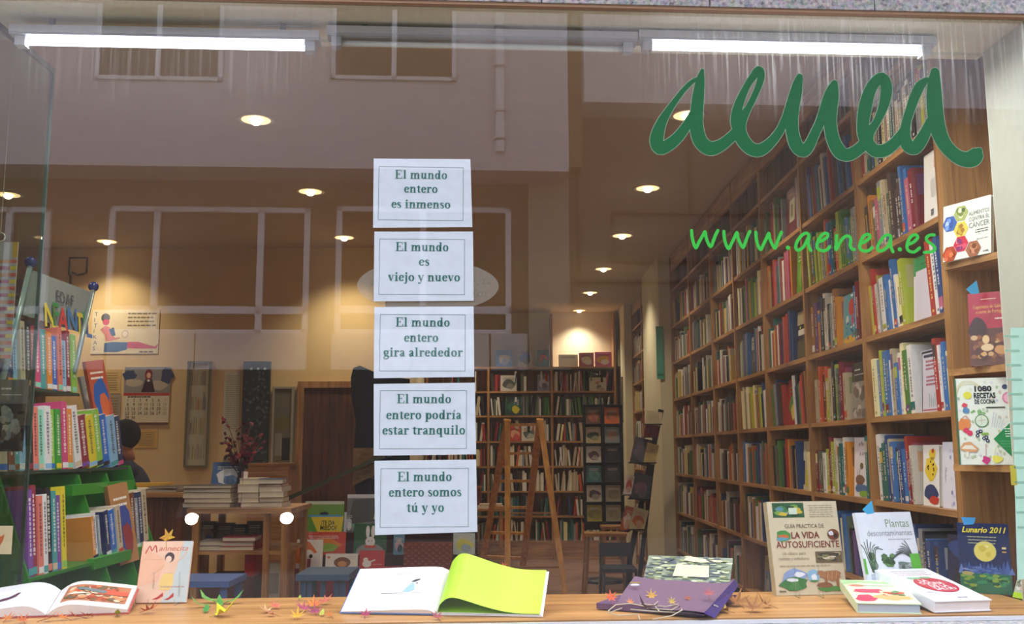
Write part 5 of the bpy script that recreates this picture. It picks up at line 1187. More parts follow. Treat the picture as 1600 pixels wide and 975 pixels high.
end_book('red book Cogomelos de Galicia with mushroom photographs, middle bracket shelf', (1516, 562), (1578, 559), (1514, 459), ZE[1] + .001, .03, 'a8283a', art_cogu, Y0=3.46, Y1=3.38)
def art_1080(a):
    for k in range(60): a.blob(a.rn.random() * .9 + .05, a.rn.random() * .9 + .05, .025, .018, a.rn.choice(['d8dcc8', 'c8d0d8', 'd8c8b0', 'a8c098', 'e0d8e0', 'c0c8a0']))
    for r_ in (.3, .36, .42): a.line([(.02, .8), (.1, .8 + r_ * .35), (.3, .84 + r_ * .3), (.45, .82 + r_ * .2)], .008, 'd8d090')
    a.ell(.22, .80, .075, .045, 'e0d84a'); a.text('1080', .50, .845, .085, '2a2c34', 'CENTER', .30, off=.001); a.text('RECETAS', .52, .765, .085, '2a2c34', 'CENTER', .38, off=.001); a.text('DE COCINA', .52, .70, .07, '2a2c34', 'CENTER', .36, off=.0006)
    a.rect(.53, .645, .86, .66, '4a4a44'); a.ell(.93, .76, .11, .07, 'e08aa0'); a.ell(.93, .76, .08, .05, 'f0b8c4'); a.ell(.95, .765, .03, .02, 'd85a7a'); a.ell(.88, .89, .05, .028, '3a4a6a')
    a.blob(.12, .46, .12, .08, 'e0884a'); a.blob(.16, .68, .05, .03, 'd84a5a'); a.blob(.18, .62, .06, .04, '5a8ab0'); a.line([(.1, .38), (.08, .5), (.16, .56), (.24, .5)], .012, 'd8803a')
    for k in range(9): a.ell(.25 + a.rn.random() * .25, .58 + a.rn.random() * .06, .018, .011, '7ab05a')
    a.ell(.44, .50, .12, .075, '4a8a4a'); a.ell(.44, .50, .105, .065, 'd8e0c8'); a.line([(.38, .5), (.5, .51)], .006, 'c05a7a'); a.line([(.44, .46), (.44, .55)], .006, '6aa05a')
    for x, z in ((.16, .39), (.22, .36)): a.ell(x, z, .05, .032, 'd83a5c')
    for x, z in ((.36, .37), (.35, .33), (.41, .38), (.46, .3), (.52, .27), (.5, .31)): a.ell(x, z, .034, .02, '2f3440'); a.ell(x, z, .014, .008, 'c8ccd8')
    for x in (.44, .48, .52): a.ell(x, .35, .026, .016, '8ab04a')
    for k in range(5): a.line([(.6 + k * .04, .42), (.66 + k * .04, .6 - .02 * k)], .005, '8a9ab8')
    a.poly([(1, .52), (1, .03), (.62, .29)], '1f8a48'); a.hatch(.82, .97, .4, 4, .028, 'e0f0e0', .01); a.hatch(.72, .95, .26, 3, .03, '4aa868', .01)
    a.poly([(.12, .08), (.17, .08), (.2, .22), (.14, .22)], 'e8e0d0'); a.poly([(.02, .18), (.1, .25), (.22, .26), (.36, .18), (.3, .14), (.1, .15)], 'd8a070'); a.poly([(.05, .18), (.12, .22), (.24, .22), (.32, .17)], 'f0e4d0')
    a.blob(.47, .05, .07, .05, 'c83a7c'); a.line([(.47, .09), (.48, .24)], .006, 'b04a7a'); a.blob(.66, .06, .1, .04, 'e8dc5a'); a.line([(.6, .04), (.66, .2), (.74, .1)], .006, 'c8b84a')
    a.rect(0, 0, .025, 1, '3f6a48')
end_book('large white cookbook 1080 recetas de cocina, lowest bracket shelf', (1499, 724), (1590, 723), (1492, 591), ZE[2] + .001, .025, 'e8ead8', art_1080, '3a6a4a', Y0=3.45, Y1=3.375)
# blue paper corner tags
def corner_tag(p3, c, label, size=.035, ang=0):
    t = MB(); t.slab([(-size * .6, 0, 0), (size * .5, 0, size * .9), (size * .7, 0, -size * .4), (-size * .1, 0, -size * .5)], (0, .001, 0), 1, c)
    o = t.build('paper_tag', 'print', loc=p3, rot=(0, 0, ang)); tag(o, label, 'tag', 'blue paper price tags')
corner_tag(atY(1519, 452, 3.40), '4aa8d0', 'blue paper tag tucked behind the red mushroom book')
corner_tag(atY(1356, 796, 3.16), '4ab0e0', 'blue paper tag behind the top corner of the white plants book', .03, R(10))
o = MB().slab([(-.022, 0, .012), (.024, 0, .010), (.016, 0, -.010), (-.014, 0, -.012)], (0, .001, 0), 1, '4aa0d8').build('paper_tag', 'print', loc=atY(1513, 814, 3.14)); tag(o, 'blue paper tag on the top edge of the moon booklet', 'tag', 'blue paper price tags')
# clear sleeve behind the food book, lime edged packet at the right
Mx, w_, h = frame((1582, 933), (1640, 945), (1590, 846), ZD + .001, atZ(1582, 933, ZD).y + .05)
t = place(thing('wrapped_booklet', 'lime green edged booklet in clear film, cut off by the right edge of the pane', 'booklet'), Mx)
w_ = min(w_, .09)
MB().box(0, 0, 0, w_, .012, h, 'b8c8b0').build('cover', 'gloss', t)
mb = MB(); a = Art(mb, w_, h); a.rect(0, 0, 1, .1, 'b4dc2c'); a.rect(0, .4, 1, .66, 'b4dc2c'); a.scene(0, .12, 1, .4, ['8a8a7a', 'c8b8a8', '5a6a4a', 'd8d8d0'], 16); a.scene(0, .68, 1, 1, ['b89a7a', '8a6a5a', 'd8c8a8'], 12); a.hatch(.1, .9, .52, 1, .02, '4a7a2a', .03); mb.build('cover_print', 'print', t)
# pale mint sheet taped at the right cheek
za_, zb_ = atG(1583, 905, .03).z, atG(1583, 512, .03).z; xl_, xu_ = atG(1590, 905, .03).x, atG(1579, 512, .03).x
mb = MB(); mb.slab([(xl_, .030, za_), (xl_ + .09, .030, za_), (xu_ + .09, .030, zb_), (xu_, .030, zb_)], (0, .0015, 0), 1, 'c4ead2')
for k in range(14): z = zb_ - .03 - k * .045; mb.box(xl_ + .012, .0288, z, xl_ + .06, .0296, z + .006, '9cc8ac')
mb.box(xl_ + .001, .0288, za_ + .28, xl_ + .02, .0294, za_ + .34, 'c8b83a')
o = mb.build('mint_notice', 'print', loc=GP, rot=GROT); tag(o, 'pale mint green printed sheet hanging at the right edge of the window', 'notice')
# ================================================================== left: children's book stand
GREEN = '2f8a2c'
XS = lambda z: -1.66 - .36 * (z - 1.08) / 1.0        # the stand leans back as it rises
st = thing('book_stand', 'bright green childrens book display stand with sloping shelves', 'display stand', (-1.9, 4.0, FL))
rows = [(1.5 - .425, 3.46, 4.62), (1.5 - .066, 3.47, 4.62), (1.5 + .255, 3.70, 4.33)]
def tiltbar(mb, y, z0, z1, w_=.02, c=GREEN, back=0): mb.bar((XS(z0) - back, y, z0), (XS(z1) - back, y, z1), w_, .02, c)
for z, ya, yb in rows + [(.72, 3.46, 4.7), (.36, 3.46, 4.7)]:
    x = XS(z)
    MB().box(x - .17, ya, z - .012, x + .012, yb, z, '3a4a3c' if z > 1.3 else GREEN).build('shelf', 'metal', st, world=True)
for ya, yb, z0, z1 in ((3.46, 4.64, FL, 1.42), (3.72, 4.31, 1.42, 1.98)):
    q = MB(); a, b = XS(z0) - .18, XS(z1) - .18
    q.slab([(a, ya, z0), (a, yb, z0), (b, yb, z1), (b, ya, z1)], (-1, 0, -.3), .012, '2c7a2c'); q.build('back_panel', 'metal', st, world=True)
for y in (3.455, 4.645): q = MB(); q.slab([(XS(FL) - .18, y, FL), (XS(FL) + .01, y, FL), (XS(1.44) + .01, y, 1.44), (XS(1.44) - .18, y, 1.44)], (0, 1, 0), .012, GREEN); q.build('side_panel', 'metal', st, world=True)
for y in (4.1, 4.38): q = MB(); q.slab([(XS(.72) - .17, y, .72), (XS(.72), y, .72), (XS(1.41), y, 1.41), (XS(1.41) - .17, y, 1.41)], (0, 1, 0), .01, '3c9a34'); q.build('divider', 'metal', st, world=True)
for z in (1.075, 1.36): MB().box(XS(z) - .01, 3.97, z - .03, XS(z) + .02, 4.62, z + .012, '3fa030').build('ledge', 'metal', st, world=True)
MB().box(XS(1.98) - .2, 3.74, 1.98, XS(1.98) + .03, 4.3, 1.995, '3ca02e').build('top_plate', 'metal', st, world=True)
pa, pb = atX(48, 410, -1.97), atX(146, 448, -1.97)
for p, e in ((pa, atX(4, 594, -1.885)), (pb, atX(116, 582, -1.90))):
    MB().rod((p.x, p.y, p.z - .01), e, .011, '8aa0a0', n=10).build('pole', 'metal', st, world=True)
    MB().ball((p.x, p.y, p.z), .024, '1c2f78', n=16).build('knob', 'gloss', st, world=True)
q = MB(); s0 = atX(36, 492, -1.955); s1 = atX(120, 518, -1.955)
P = [pa + Vector((.004, .01, -.03)), pb + Vector((.004, -.01, -.03)), Vector((s1.x, pb.y - .08, s1.z)), Vector((s0.x, pa.y - .06, s0.z))]
q.slab(P, (-1, 0, 0), .004, '8a9490'); q.build('sign_panel', 'print', st, world=True)
q = MB()
def onsign(s_, u, v, size, c, off=0.0):
    n0 = len(q.v); ftext(q, s_, 0, 0, size, c, 0, 'LEFT', 1, 0, off)
    for i in range(n0, len(q.v)):
        x, _, z = q.v[i]; uu = u + x; vv = v + z; L_ = (P[1] - P[0]).length
        top = P[0].lerp(P[1], uu / L_); q.v[i] = (top.x + .003 + max(0, -vv) * .09, top.y, top.z + vv)
onsign('EDAF', .2, -.10, .075, '4a5258')
for i, (ch, c) in enumerate(zip('INFANTIL', ['c83a2e', 'd8c83a', '2f8a4a', 'c83a3a', '3a7ab8', 'd8c83a', '3a9a5a', '2f5fa8'])):
    onsign(ch, [.02, .085, .16, .215, .30, .385, .455, .49][i], -.205 - .012 * (i % 2), .14, c, .003)
q.build('sign_lettering', 'print', st, world=True)
GS = 'books on the green childrens stand'
rs = random.Random(21)
CH = {'sky': '8ab8d8', 'cream': 'c8b89a', 'red': 'c8403c', 'pink': 'c84a7a', 'orange': 'd88a3a', 'blue': '2f6ac0', 'salmon': 'd87a6a', 'teal': '4a9a98', 'lime': '8ac04a', 'green': '3f9a3c', 'grey': '8a98a0', 'black': '24262c', 'white': 'dcdcd8', 'purple': '7a4a98', 'yellow': 'd8c832', 'maroon': '8a3040', 'navy': '2a3660', 'brown': '7a4a34', 'mint': '8accb0'}
def stand_row(names, z, y0, y1, wd, hs=.24, first=0, lean=0, where=''):
    tot = sum(max(.55, 1) for _ in names); th = (y1 - y0) / len(names)
    y = y0
    for i, nm in enumerate(names):
        t_ = th * (.85 + .3 * rs.random()); h = hs * (.88 + .2 * rs.random()); c = CH[nm]
        mb = MB(); mb.box(-t_ / 2 + .001, 0, 0, t_ / 2 - .001, .13, h, c, cs={1: 'd8cfc0'})
        ink = mixc(c, 'f0ece0', .6) if sum(H(c)) < 1.0 else mixc(c, '3a3038', .7)
        zz = h * .9
        while zz > h * .25:
            l_ = h * (.02 + rs.random() * .03); ww_ = t_ * (.08 + rs.random() * .12); mb.box(-ww_, -.0006, zz - l_, ww_, 0, zz, ink); zz -= l_ + h * .014
        mb.box(-t_ / 2 + .001, -.0005, h * .02, t_ / 2 - .001, 0, h * .1, rs.choice(list(CH.values())))
        o = mb.build('book', 'gloss')
        o.matrix_world = Matrix.Translation((XS(z) - .002 + rs.random() * .01, y + th / 2, z + .001 + abs(lean) * .0006)) @ Matrix.Rotation(R(90), 4, 'Z') @ Matrix.Rotation(R(-5), 4, 'X') @ Matrix.Rotation(R(-lean), 4, 'Y')
        tag(o, '%s spined childrens book, %s from the left %s' % (nm, ORD[i + first], where), 'book', GS); y += th
stand_row(['navy', 'sky', 'cream', 'black', 'red', 'pink', 'teal', 'orange', 'blue', 'salmon', 'sky', 'maroon', 'lime'], rows[2][0], 3.72, 4.32, 0, .25, where='on the top row under the sign')
stand_row(['cream', 'brown', 'teal', 'sky', 'black', 'salmon', 'mint', 'white', 'lime', 'green', 'pink', 'orange'], rows[1][0], 3.49, 4.06, 0, .26, where='in the middle row of the stand')
stand_row(['purple', 'maroon', 'salmon', 'white', 'black', 'teal', 'purple', 'yellow'], rows[0][0], 3.47, 3.76, 0, .29, where='in the lower row behind the open book')
stand_row(['white', 'maroon', 'yellow', 'lime', 'blue', 'sky', 'navy'], rows[1][0], 4.08, 4.6, 0, .24, lean=9, first=12, where='leaning in the middle row')
stand_row(['orange', 'white', 'grey'], rows[0][0], 4.0, 4.09, 0, .17, first=8, lean=6, where='in the green compartments')
stand_row(['navy', 'blue', 'cream'], rows[0][0], 4.13, 4.3, 0, .2, first=11, lean=8, where='in the green compartments')
stand_row(['brown', 'grey', 'navy', 'cream'], rows[0][0], 4.4, 4.6, 0, .24, first=14, lean=4, where='by the far edge')
def lean_book(label, pxy, Y, w_, h, th, c, subj, rot, kind='plain', group=GS):
    p = atY(*pxy, Y); t = thing('book', label, 'book', p, rot, group)
    mb = MB(); mb.box(0, 0, 0, w_, .002, h, c).box(0, th - .002, 0, w_, th, h, c).box(0, 0, 0, .002, th, h, c); mb.build('cover', 'gloss', t)
    MB().box(.002, .002, .003, w_ - .003, th - .002, h - .003, 'd8d0c0').build('page_block', 'page', t)
    pr = MB(); cover_art(pr, w_, h, c, 'f0e8d8', subj, kind); pr.build('cover_print', 'gloss', t)
lean_book('tall red-brown and blue book leaning at the far top of the stand', (152, 668), 4.44, .1, .3, .02, 'b0543a', ['2f5aa0', 'c8643a'], (R(-8), R(-10), R(62)))
lean_book('navy faced book with red seal leaning beside the far posters edge', (168, 762), 4.66, .1, .26, .03, '26304c', ['8a3a3a', '3a4a7a'], (R(-6), R(-8), R(60)))
lean_book('silver-white rounded figure book standing above the navy book', (140, 655), 4.56, .09, .2, .02, 'a8b0b8', ['d8d8dc', 'c0604a'], (R(-6), R(-14), R(60)))
lean_book('brown and blue picture book leaning low at the far side of the stand', (188, 884), 4.30, .1, .34, .03, 'a8784a', ['3a4a8a', '8a3a3a'], (R(-6), R(-10), R(60)))
# far-left pieces: checked hanging strip with ring, cardboard book box, black and white cover, small card
p = atY(4, 560, 3.7)
t = thing('checked_strip', 'red and yellow checked hanging strip with a ring at the left edge', 'wall hanging', (p.x - .04, 3.7, p.z))
hh = atY(4, 378, 3.7).z - p.z; mb = MB(); mb.box(-.06, 0, 0, .07, .004, hh, 'b8b0a8')
k = 0
while k * .026 < hh - .06:
    z = k * .026; mb.box(-.06, -.0012, z, .045, -.0002, z + .013, 'a83a5a' if k % 2 else 'c8883a'); mb.box(.045, -.0012, z, .07, -.0002, z + .013, 'e8c83a' if k % 2 else 'd8685a'); k += 1
mb.box(.05, -.0012, hh - .06, .07, -.0002, hh, 'd8a83a').build('strip', 'print', t)
MB().tube([(.0 + .018 * math.cos(a * .7), 0, hh + .018 + .018 * math.sin(a * .7)) for a in range(10)], .003, 'd8d0c0', n=6).rod((0, 0, hh + .03), (0, 0, CEIL - p.z), .001, 'c8c0b0', n=5).build('ring', 'metal', t)
p = atY(22, 560, 4.6); q_ = atY(36, 436, 4.6)
mb = MB().box(p.x - .25, 4.6, FL, q_.x, 4.62, q_.z, '8a5a34').box(p.x - .25, 4.62, FL, p.x - .23, 4.9, q_.z, '7a4c2a').box(q_.x - .02, 4.62, FL, q_.x, 4.9, q_.z, '7a4c2a').box(p.x - .25, 4.62, q_.z - .02, q_.x, 4.9, q_.z, '8a5a34')
o = mb.build('wooden_cupboard', 'brown', world=True); tag(o, 'brown wooden cupboard edge behind the checked strip', 'cupboard')
lean_book('black and white portrait cover at the far left edge', (-14, 705), 3.44, .10, .25, .01, '6a6a6c', ['2a2a2c', 'b8b8bc'], (R(-6), 0, R(8)), 'photo')
o = MB().box(-.09, 0, 0, .012, .002, .085, 'dcc8a0').poly([(-.02 + .014 * math.cos(k * math.pi / 3.5) * (1 if k % 2 else .45), -.0006, .045 + .02 * math.sin(k * math.pi / 3.5) * (1 if k % 2 else .45)) for k in range(7)], 'c86a3a').build('leaf_card', 'print', loc=atY(11, 866, 3.1)); tag(o, 'small cream card with an orange leaf print at the left edge', 'card')

# ================================================================== counter, person, posters
CY = 6.5
a, b = atY(196, 770, CY), atY(291, 768, CY)
t = thing('shop_counter', 'brown wooden shop counter behind the green stand, papers on top', 'counter', ((a.x + b.x) / 2, CY, FL))
MB().box(a.x - .5, CY, FL, b.x, CY + .03, a.z - .03).build('front_panel', 'brown', t, world=True)
MB().box(a.x - .5, CY + .03, FL, b.x - .0, CY + .55, a.z - .03).build('carcass', 'brown', t, world=True)
MB().box(a.x - .52, CY - .03, a.z - .03, b.x + .03, CY + .6, a.z).build('counter_top', 'wood_x', t, world=True)
zt = a.z
def flat_stack(name, label, cat, cx, cy, z, w_, d, cols, hs, rotz=0, group=None, mat='print'):
    for i, (c, h) in enumerate(zip(cols, hs)):
        dx, dy = (rs.random() - .5) * .02, (rs.random() - .5) * .02
        mb = MB(); mb.box(-w_ / 2, -d / 2, 0, w_ / 2, d / 2, .002, c).box(-w_ / 2, -d / 2, h - .002, w_ / 2, d / 2, h, c).box(-w_ / 2, d / 2 - .003, 0, w_ / 2, d / 2, h, c).box(-w_ / 2 + .003, -d / 2 + .003, .002, w_ / 2 - .003, d / 2 - .003, h - .002, 'd8ceb4')
        o = mb.build(name, mat, loc=(cx + dx, cy + dy, z), rot=(0, 0, rotz + (rs.random() - .5) * .2)); z += h + .0005
        tag(o, label % (['lowest', 'second', 'third', 'fourth', 'fifth', 'sixth', 'seventh', 'eighth'][i] if i < len(cols) - 1 or i == 0 else 'top'), cat, group)
    return z
flat_stack('magazine', '%s magazine of the pile at the left of the counter', 'magazine', atY(222, 765, CY + .2).x, CY + .2, zt + .001, .22, .28, ['3a5a3c', 'd8d0c0'], [.012, .01], .1, 'papers on the counter')
o = MB().box(-.12, -.08, 0, .12, .08, .05, 'c89a2c').build('card_box', 'print', loc=(atY(228, 758, CY + .3).x, CY + .42, zt + .001)); tag(o, 'ochre yellow card box on the counter under the notes', 'box')
flat_stack('magazine', '%s magazine of the pile at the right of the counter', 'magazine', atY(268, 765, CY + .2).x, CY + .2, zt + .001, .2, .28, ['4a4038', 'b8b0a8', '5a5048'], [.015, .01, .012], -.1, 'papers on the counter')
# person behind the stand, bending over the counter
def person():
    hp = atY(192, 690, 7.35)
    t = thing('person', 'person with short dark hair and dark top bending down behind the counter', 'person', (hp.x, 7.45, FL), (0, 0, R(-62)))
    L = Vector(t.location)
    J = {'pel': (-.14, .12, .95), 'ch': (-.1, .05, 1.22), 'nk': (-.02, -.02, hp.z - .17), 'hd0': (.0, -.02, hp.z - .08), 'sl': (-.26, .02, 1.38), 'sr': (.08, .0, 1.38), 'el': (-.32, -.12, 1.16), 'er': (.16, -.12, 1.16), 'wl': (-.2, -.32, 1.3), 'wr': (.08, -.32, 1.3),
         'hl': (-.23, .12, .9), 'hr': (-.05, .12, .9), 'kl': (-.24, .08, .5), 'kr': (-.02, .08, .5), 'al': (-.24, .12, .1), 'ar': (-.02, .12, .1), 'tl': (-.25, -.04, .05), 'tr_': (-.01, -.04, .05)}
    rad = {'pel': .13, 'ch': .15, 'nk': .055, 'hd0': .05, 'sl': .065, 'sr': .065, 'el': .045, 'er': .045, 'wl': .03, 'wr': .03, 'hl': .09, 'hr': .09, 'kl': .06, 'kr': .06, 'al': .04, 'ar': .04, 'tl': .035, 'tr_': .035}
    E = [('pel', 'ch'), ('ch', 'nk'), ('nk', 'hd0'), ('ch', 'sl'), ('ch', 'sr'), ('sl', 'el'), ('sr', 'er'), ('el', 'wl'), ('er', 'wr'), ('pel', 'hl'), ('pel', 'hr'), ('hl', 'kl'), ('hr', 'kr'), ('kl', 'al'), ('kr', 'ar'), ('al', 'tl'), ('ar', 'tr_')]
    for nm, sgn in (('wl', -1), ('wr', 1)):            # hands: palm, four fingers, thumb
        x, y, z = J[nm]; J[nm + 'p'] = (x + sgn * .01, y - .06, z + .0); rad[nm + 'p'] = .024; E.append((nm, nm + 'p'))
        for k in range(4):
            fx = x + (k - 1.5) * .02; J[nm + 'f%d' % k] = (fx, y - .10, z + .004); J[nm + 'g%d' % k] = (fx, y - .15 + .008 * abs(k - 1.5), z - .012); rad[nm + 'f%d' % k] = .009; rad[nm + 'g%d' % k] = .008
            E += [(nm + 'p', nm + 'f%d' % k), (nm + 'f%d' % k, nm + 'g%d' % k)]
        J[nm + 't'] = (x - sgn * .04, y - .07, z); rad[nm + 't'] = .01; E.append((nm + 'p', nm + 't'))
    K = list(J); me = bpy.data.meshes.new('body'); me.from_pydata([J[k] for k in K], [(K.index(a_), K.index(b_)) for a_, b_ in E], [])
    o = bpy.data.objects.new('body', me); col.objects.link(o); o.parent = t
    m = o.modifiers.new('skin', 'SKIN'); sv = me.skin_vertices[0].data
    for i, k in enumerate(K): sv[i].radius = (rad[k], rad[k]); sv[i].use_root = (k == 'pel')
    o.modifiers.new('sub', 'SUBSURF').levels = 1
    mm, n_, l_, b_ = newmat('dark_clothes'); b_.inputs['Base Color'].default_value = (.03, .035, .06, 1); b_.inputs['Roughness'].default_value = .9; me.materials.append(mm)
    h = Vector((0, -.04, hp.z)); SK = 'b87a5c'
    hm = MB(); hm.ball((h.x, h.y, h.z), .105, SK, n=20, sc_=(.74, .92, 1.12)); hm.ball((h.x + .005, h.y - .095, h.z - .03), .018, SK, n=8, sc_=(.8, 1.1, 1.2))
    for s_ in (-1, 1): hm.ball((h.x + s_ * .03, h.y - .083, h.z + .005), .012, 'f0ece6', n=8); hm.ball((h.x + s_ * .03, h.y - .093, h.z + .005), .006, '2a1c14', n=6); hm.ball((h.x + s_ * .078, h.y + .005, h.z - .01), .024, SK, n=8, sc_=(.4, .8, 1.2))
    hm.ball((h.x, h.y - .085, h.z - .065), .02, '8a4a40', n=8, sc_=(1.1, .4, .3)); hm.rod((h.x, h.y + .02, h.z - .06), (h.x - .01, h.y + .05, h.z - .17), .05, SK, n=12)
    hm.build('head', 'matte', t)
    hr = MB(); hr.ball((h.x + .008, h.y + .02, h.z + .025), .115, '1c1412', n=20, sc_=(.80, .95, 1.0)); hr.build('hair', 'matte', t)
person()
YW = YL
def on_wall(x0, y0, x1, y1, d=.004):
    a_ = atY(x0, y1, YW - d); b_ = atY(x1, y0, YW - d); return a_.x, a_.z, b_.x, b_.z
def poster(name, label, cat, box_, th, c, art, group=None, mat='print', frame_=None):
    x0, z0, x1, z1 = on_wall(*box_)
    t = thing(name, label, cat, (x0, YW - th - .002, z0), (0, 0, 0), group)
    MB().box(0, 0, 0, x1 - x0, th, z1 - z0, c).build('sheet', mat, t)
    mb = MB(); a_ = Art(mb, x1 - x0, z1 - z0); art(a_)
    if mb.v: mb.build('print', mat, t)
    if frame_:
        f = MB(); W_, H_ = x1 - x0, z1 - z0
        for q in ((-.02, -.02, W_ + .02, 0), (-.02, H_, W_ + .02, H_ + .02), (-.02, 0, 0, H_), (W_, 0, W_ + .02, H_)): f.box(q[0], -.012, q[1], q[2], th, q[3], frame_)
        f.build('frame', 'metal', t)
    return t
def art_legs(a):
    for i, ch in enumerate('TITIKAS'): a.text(ch, .035, .86 - i * .13, .13, '5a6a8a', 'LEFT')
    a.ell(.2, .82, .065, .10, '5a5a58'); a.ell(.21, .72, .05, .07, 'c84a5a'); a.poly([(.13, .55), (.2, .64), (.27, .6), (.32, .42), (.38, .32), (.22, .28), (.2, .42)], 'd88a8a')
    a.poly([(.26, .55), (.33, .6), (.36, .42), (.3, .4)], '4a6a98'); a.line([(.24, .5), (.33, .36), (.42, .36)], .022, 'd88a8a'); a.ell(.5, .45, .05, .09, 'c8b0a0'); a.ell(.5, .45, .04, .07, 'e8dcc0')
    a.poly([(.2, .04), (.2, .24), (.3, .27), (.54, .26), (.54, .1), (.4, .04)], '4f74a4'); a.poly([(.54, .13), (.54, .27), (.7, .27), (.95, .16), (.99, .22), (1.0, .2), (.97, .12), (.7, .12)], 'd0587a')
    a.hatch(.52, .95, .9, 4, .09, '8a7a60', .03); a.hatch(.7, .95, .03, 1, .05, '7a6a5a', .03)
poster('wall_poster', 'cream poster of a sitting woman with long pink legs, above the calendar', 'poster', (141, 484, 250, 553), .004, 'e6d8b4', art_legs)
def art_cal(a):
    a.rect(0, .55, 1, 1, '8a8a88'); a.blob(.1, .85, .16, .1, '3a4468'); a.blob(.92, .84, .14, .14, '3a4468'); a.blob(.2, .72, .2, .07, 'b8ac98'); a.blob(.75, .68, .2, .08, 'b8ac98')
    a.poly([(.38, .56), (.44, .72), (.47, .8), (.6, .8), (.63, .72), (.68, .56)], '3a2030'); a.ell(.53, .86, .085, .1, '7a2c3a'); a.ell(.53, .85, .045, .05, 'e0b090'); a.ell(.53, .76, .03, .02, 'e8e0d8')
    a.rect(0, .5, 1, .55, 'b8402e'); a.hatch(.08, .6, .47, 1, .04, '3a3028', .02)
    n = 1
    for r_ in range(5):
        for c_ in range(7):
            if n > 30: break
            a.text(str(n), .1 + c_ * .135, .40 - r_ * .075, .075, 'b0a898' if c_ == 6 else '3a342c', 'CENTER'); n += 1
    a.rect(0, 0, 1, .04, '6a4434')
poster('wall_calendar', 'wall calendar with a long-haired girl picture and one month of dates', 'calendar', (191, 573, 267, 664), .008, 'e0d6b8', art_cal)
def art_note(a): a.hatch(.15, .85, .85, 8, .1, '8a7a4a', .03)
poster('paper_note', 'yellow typed note left of the calendar', 'note', (153, 578, 190, 615), .002, 'd2b474', art_note, 'typed notes on the rear wall')
poster('paper_note', 'grey typed note left of the calendar, below the yellow one', 'note', (160, 616, 190, 660), .002, 'a89c84', art_note, 'typed notes on the rear wall')
poster('paper_note', 'yellow typed note below the calendar', 'note', (210, 672, 247, 700), .002, 'd8b262', art_note, 'typed notes on the rear wall')
def art_show(a):
    for r_ in range(4):
        for k in range(14): a.rect(.08 + k * .06 + a.rn.random() * .02, .06 + r_ * .24, .11 + k * .06, .06 + r_ * .24 + .1 + a.rn.random() * .08, a.rn.choice(['a84a3a', '7a8a4a', '4a5a7a', 'c8a85a', '8a7a6a', '5a6a5a']))
poster('glazed_picture', 'tall narrow glazed picture with four rows of small figures', 'picture', (291, 568, 328, 727), .02, 'b8b49a', art_show, mat='gloss', frame_='7c7a5c')
def art_list(a): a.hatch(.12, .92, .93, 26, .03, '8a8a80', .008)
poster('paper_list', 'long white printed list hanging beside the glazed picture', 'notice', (347, 580, 376, 690), .003, 'c8c4ac', art_list)
def art_slate(a):
    for i in range(150): a.blob(.05 + a.rn.random() * .9, .05 + a.rn.random() * .85, .05, .012, a.rn.choice(['3a4440', '1c2422', '4a5250', '2a3434', '5a605a']))
    for x in (.3, .55, .8): a.ell(x, .93, .05, .012, 'a8b8b0')
poster('display_board', 'dark slate grey board covered in small items behind the red flowers', 'board', (376, 565, 424, 732), .03, '28302e', art_slate)
def art_map(a): a.rect(.1, .45, .9, .62, '6a6a2c'); a.rect(.1, .1, .5, .4, '8a8a7a'); a.rect(.5, .04, .95, .34, '20221e')
poster('wall_cabinet', 'olive grey glazed wall cabinet with a pale frame beside the brown door', 'cabinet', (428, 608, 458, 724), .05, '6c6a52', art_map, mat='gloss', frame_='a8a890')
# wall bracket high up
x0, z0, x1, z1 = on_wall(108, 403, 137, 430)
t = MB(); W_ = x1 - x0
t.tube([(0, 0, .0), (0, 0, z1 - z0), (W_, 0, z1 - z0), (W_, 0, .02), (W_ * .5, 0, .0), (.03, 0, .03)], .009, '4a3c2c', n=6).rod((.02, 0, 0), (.02, 0, -.09), .01, '4a3c2c', n=6)
o = t.build('wall_bracket', 'metal', loc=(x0, YW - .012, z0)); tag(o, 'dark metal loop bracket high on the rear wall', 'bracket')
# brown door in the rear wall
x0, z0, x1, z1 = on_wall(467, 606, 566, 975)
d = thing('door_1', 'd', 'door', (x0, YW, FL)); del d['label'], d['category']; d['kind'] = 'structure'
MB().box(x0, YW - .03, FL, x1, YW - .004, z1).build('door_leaf', 'brown', d, world=True)
for q in ((x0 - .06, FL, x0, z1 + .06), (x1, FL, x1 + .06, z1 + .06), (x0, z1, x1, z1 + .06)): MB().box(q[0], YW - .05, q[1], q[2], YW - .004, q[3]).build('door_frame', 'wood_v', d, world=True)
for q in ((.12, 1.15, .88, .88), (.12, .1, .88, 1.0)):
    pass
for (fa, fb, za, zb_) in ((.14, .86, .2, .95), (.14, .86, 1.08, z1 - .15)):
    MB().box(x0 + (x1 - x0) * fa, YW - .036, za, x0 + (x1 - x0) * fb, YW - .029, zb_).build('door_panel', 'brown', d, world=True)
MB().ball((x1 - .07, YW - .05, 1.05), .02, 'c8b070', n=10).rod((x1 - .07, YW - .03, 1.05), (x1 - .07, YW - .05, 1.05), .009, 'c8b070').build('door_handle', 'metal', d, world=True)
# low brown panelling by the door
x0, z0, x1, z1 = on_wall(395, 727, 464, 975)
o = MB().box(x0, YW - .35, FL, x1, YW - .006, z1).box(x0 - .01, YW - .36, z1, x1 + .01, YW - .006, z1 + .025).build('low_cabinet', 'wood_x', world=True); tag(o, 'low brown cabinet standing left of the door', 'cabinet')

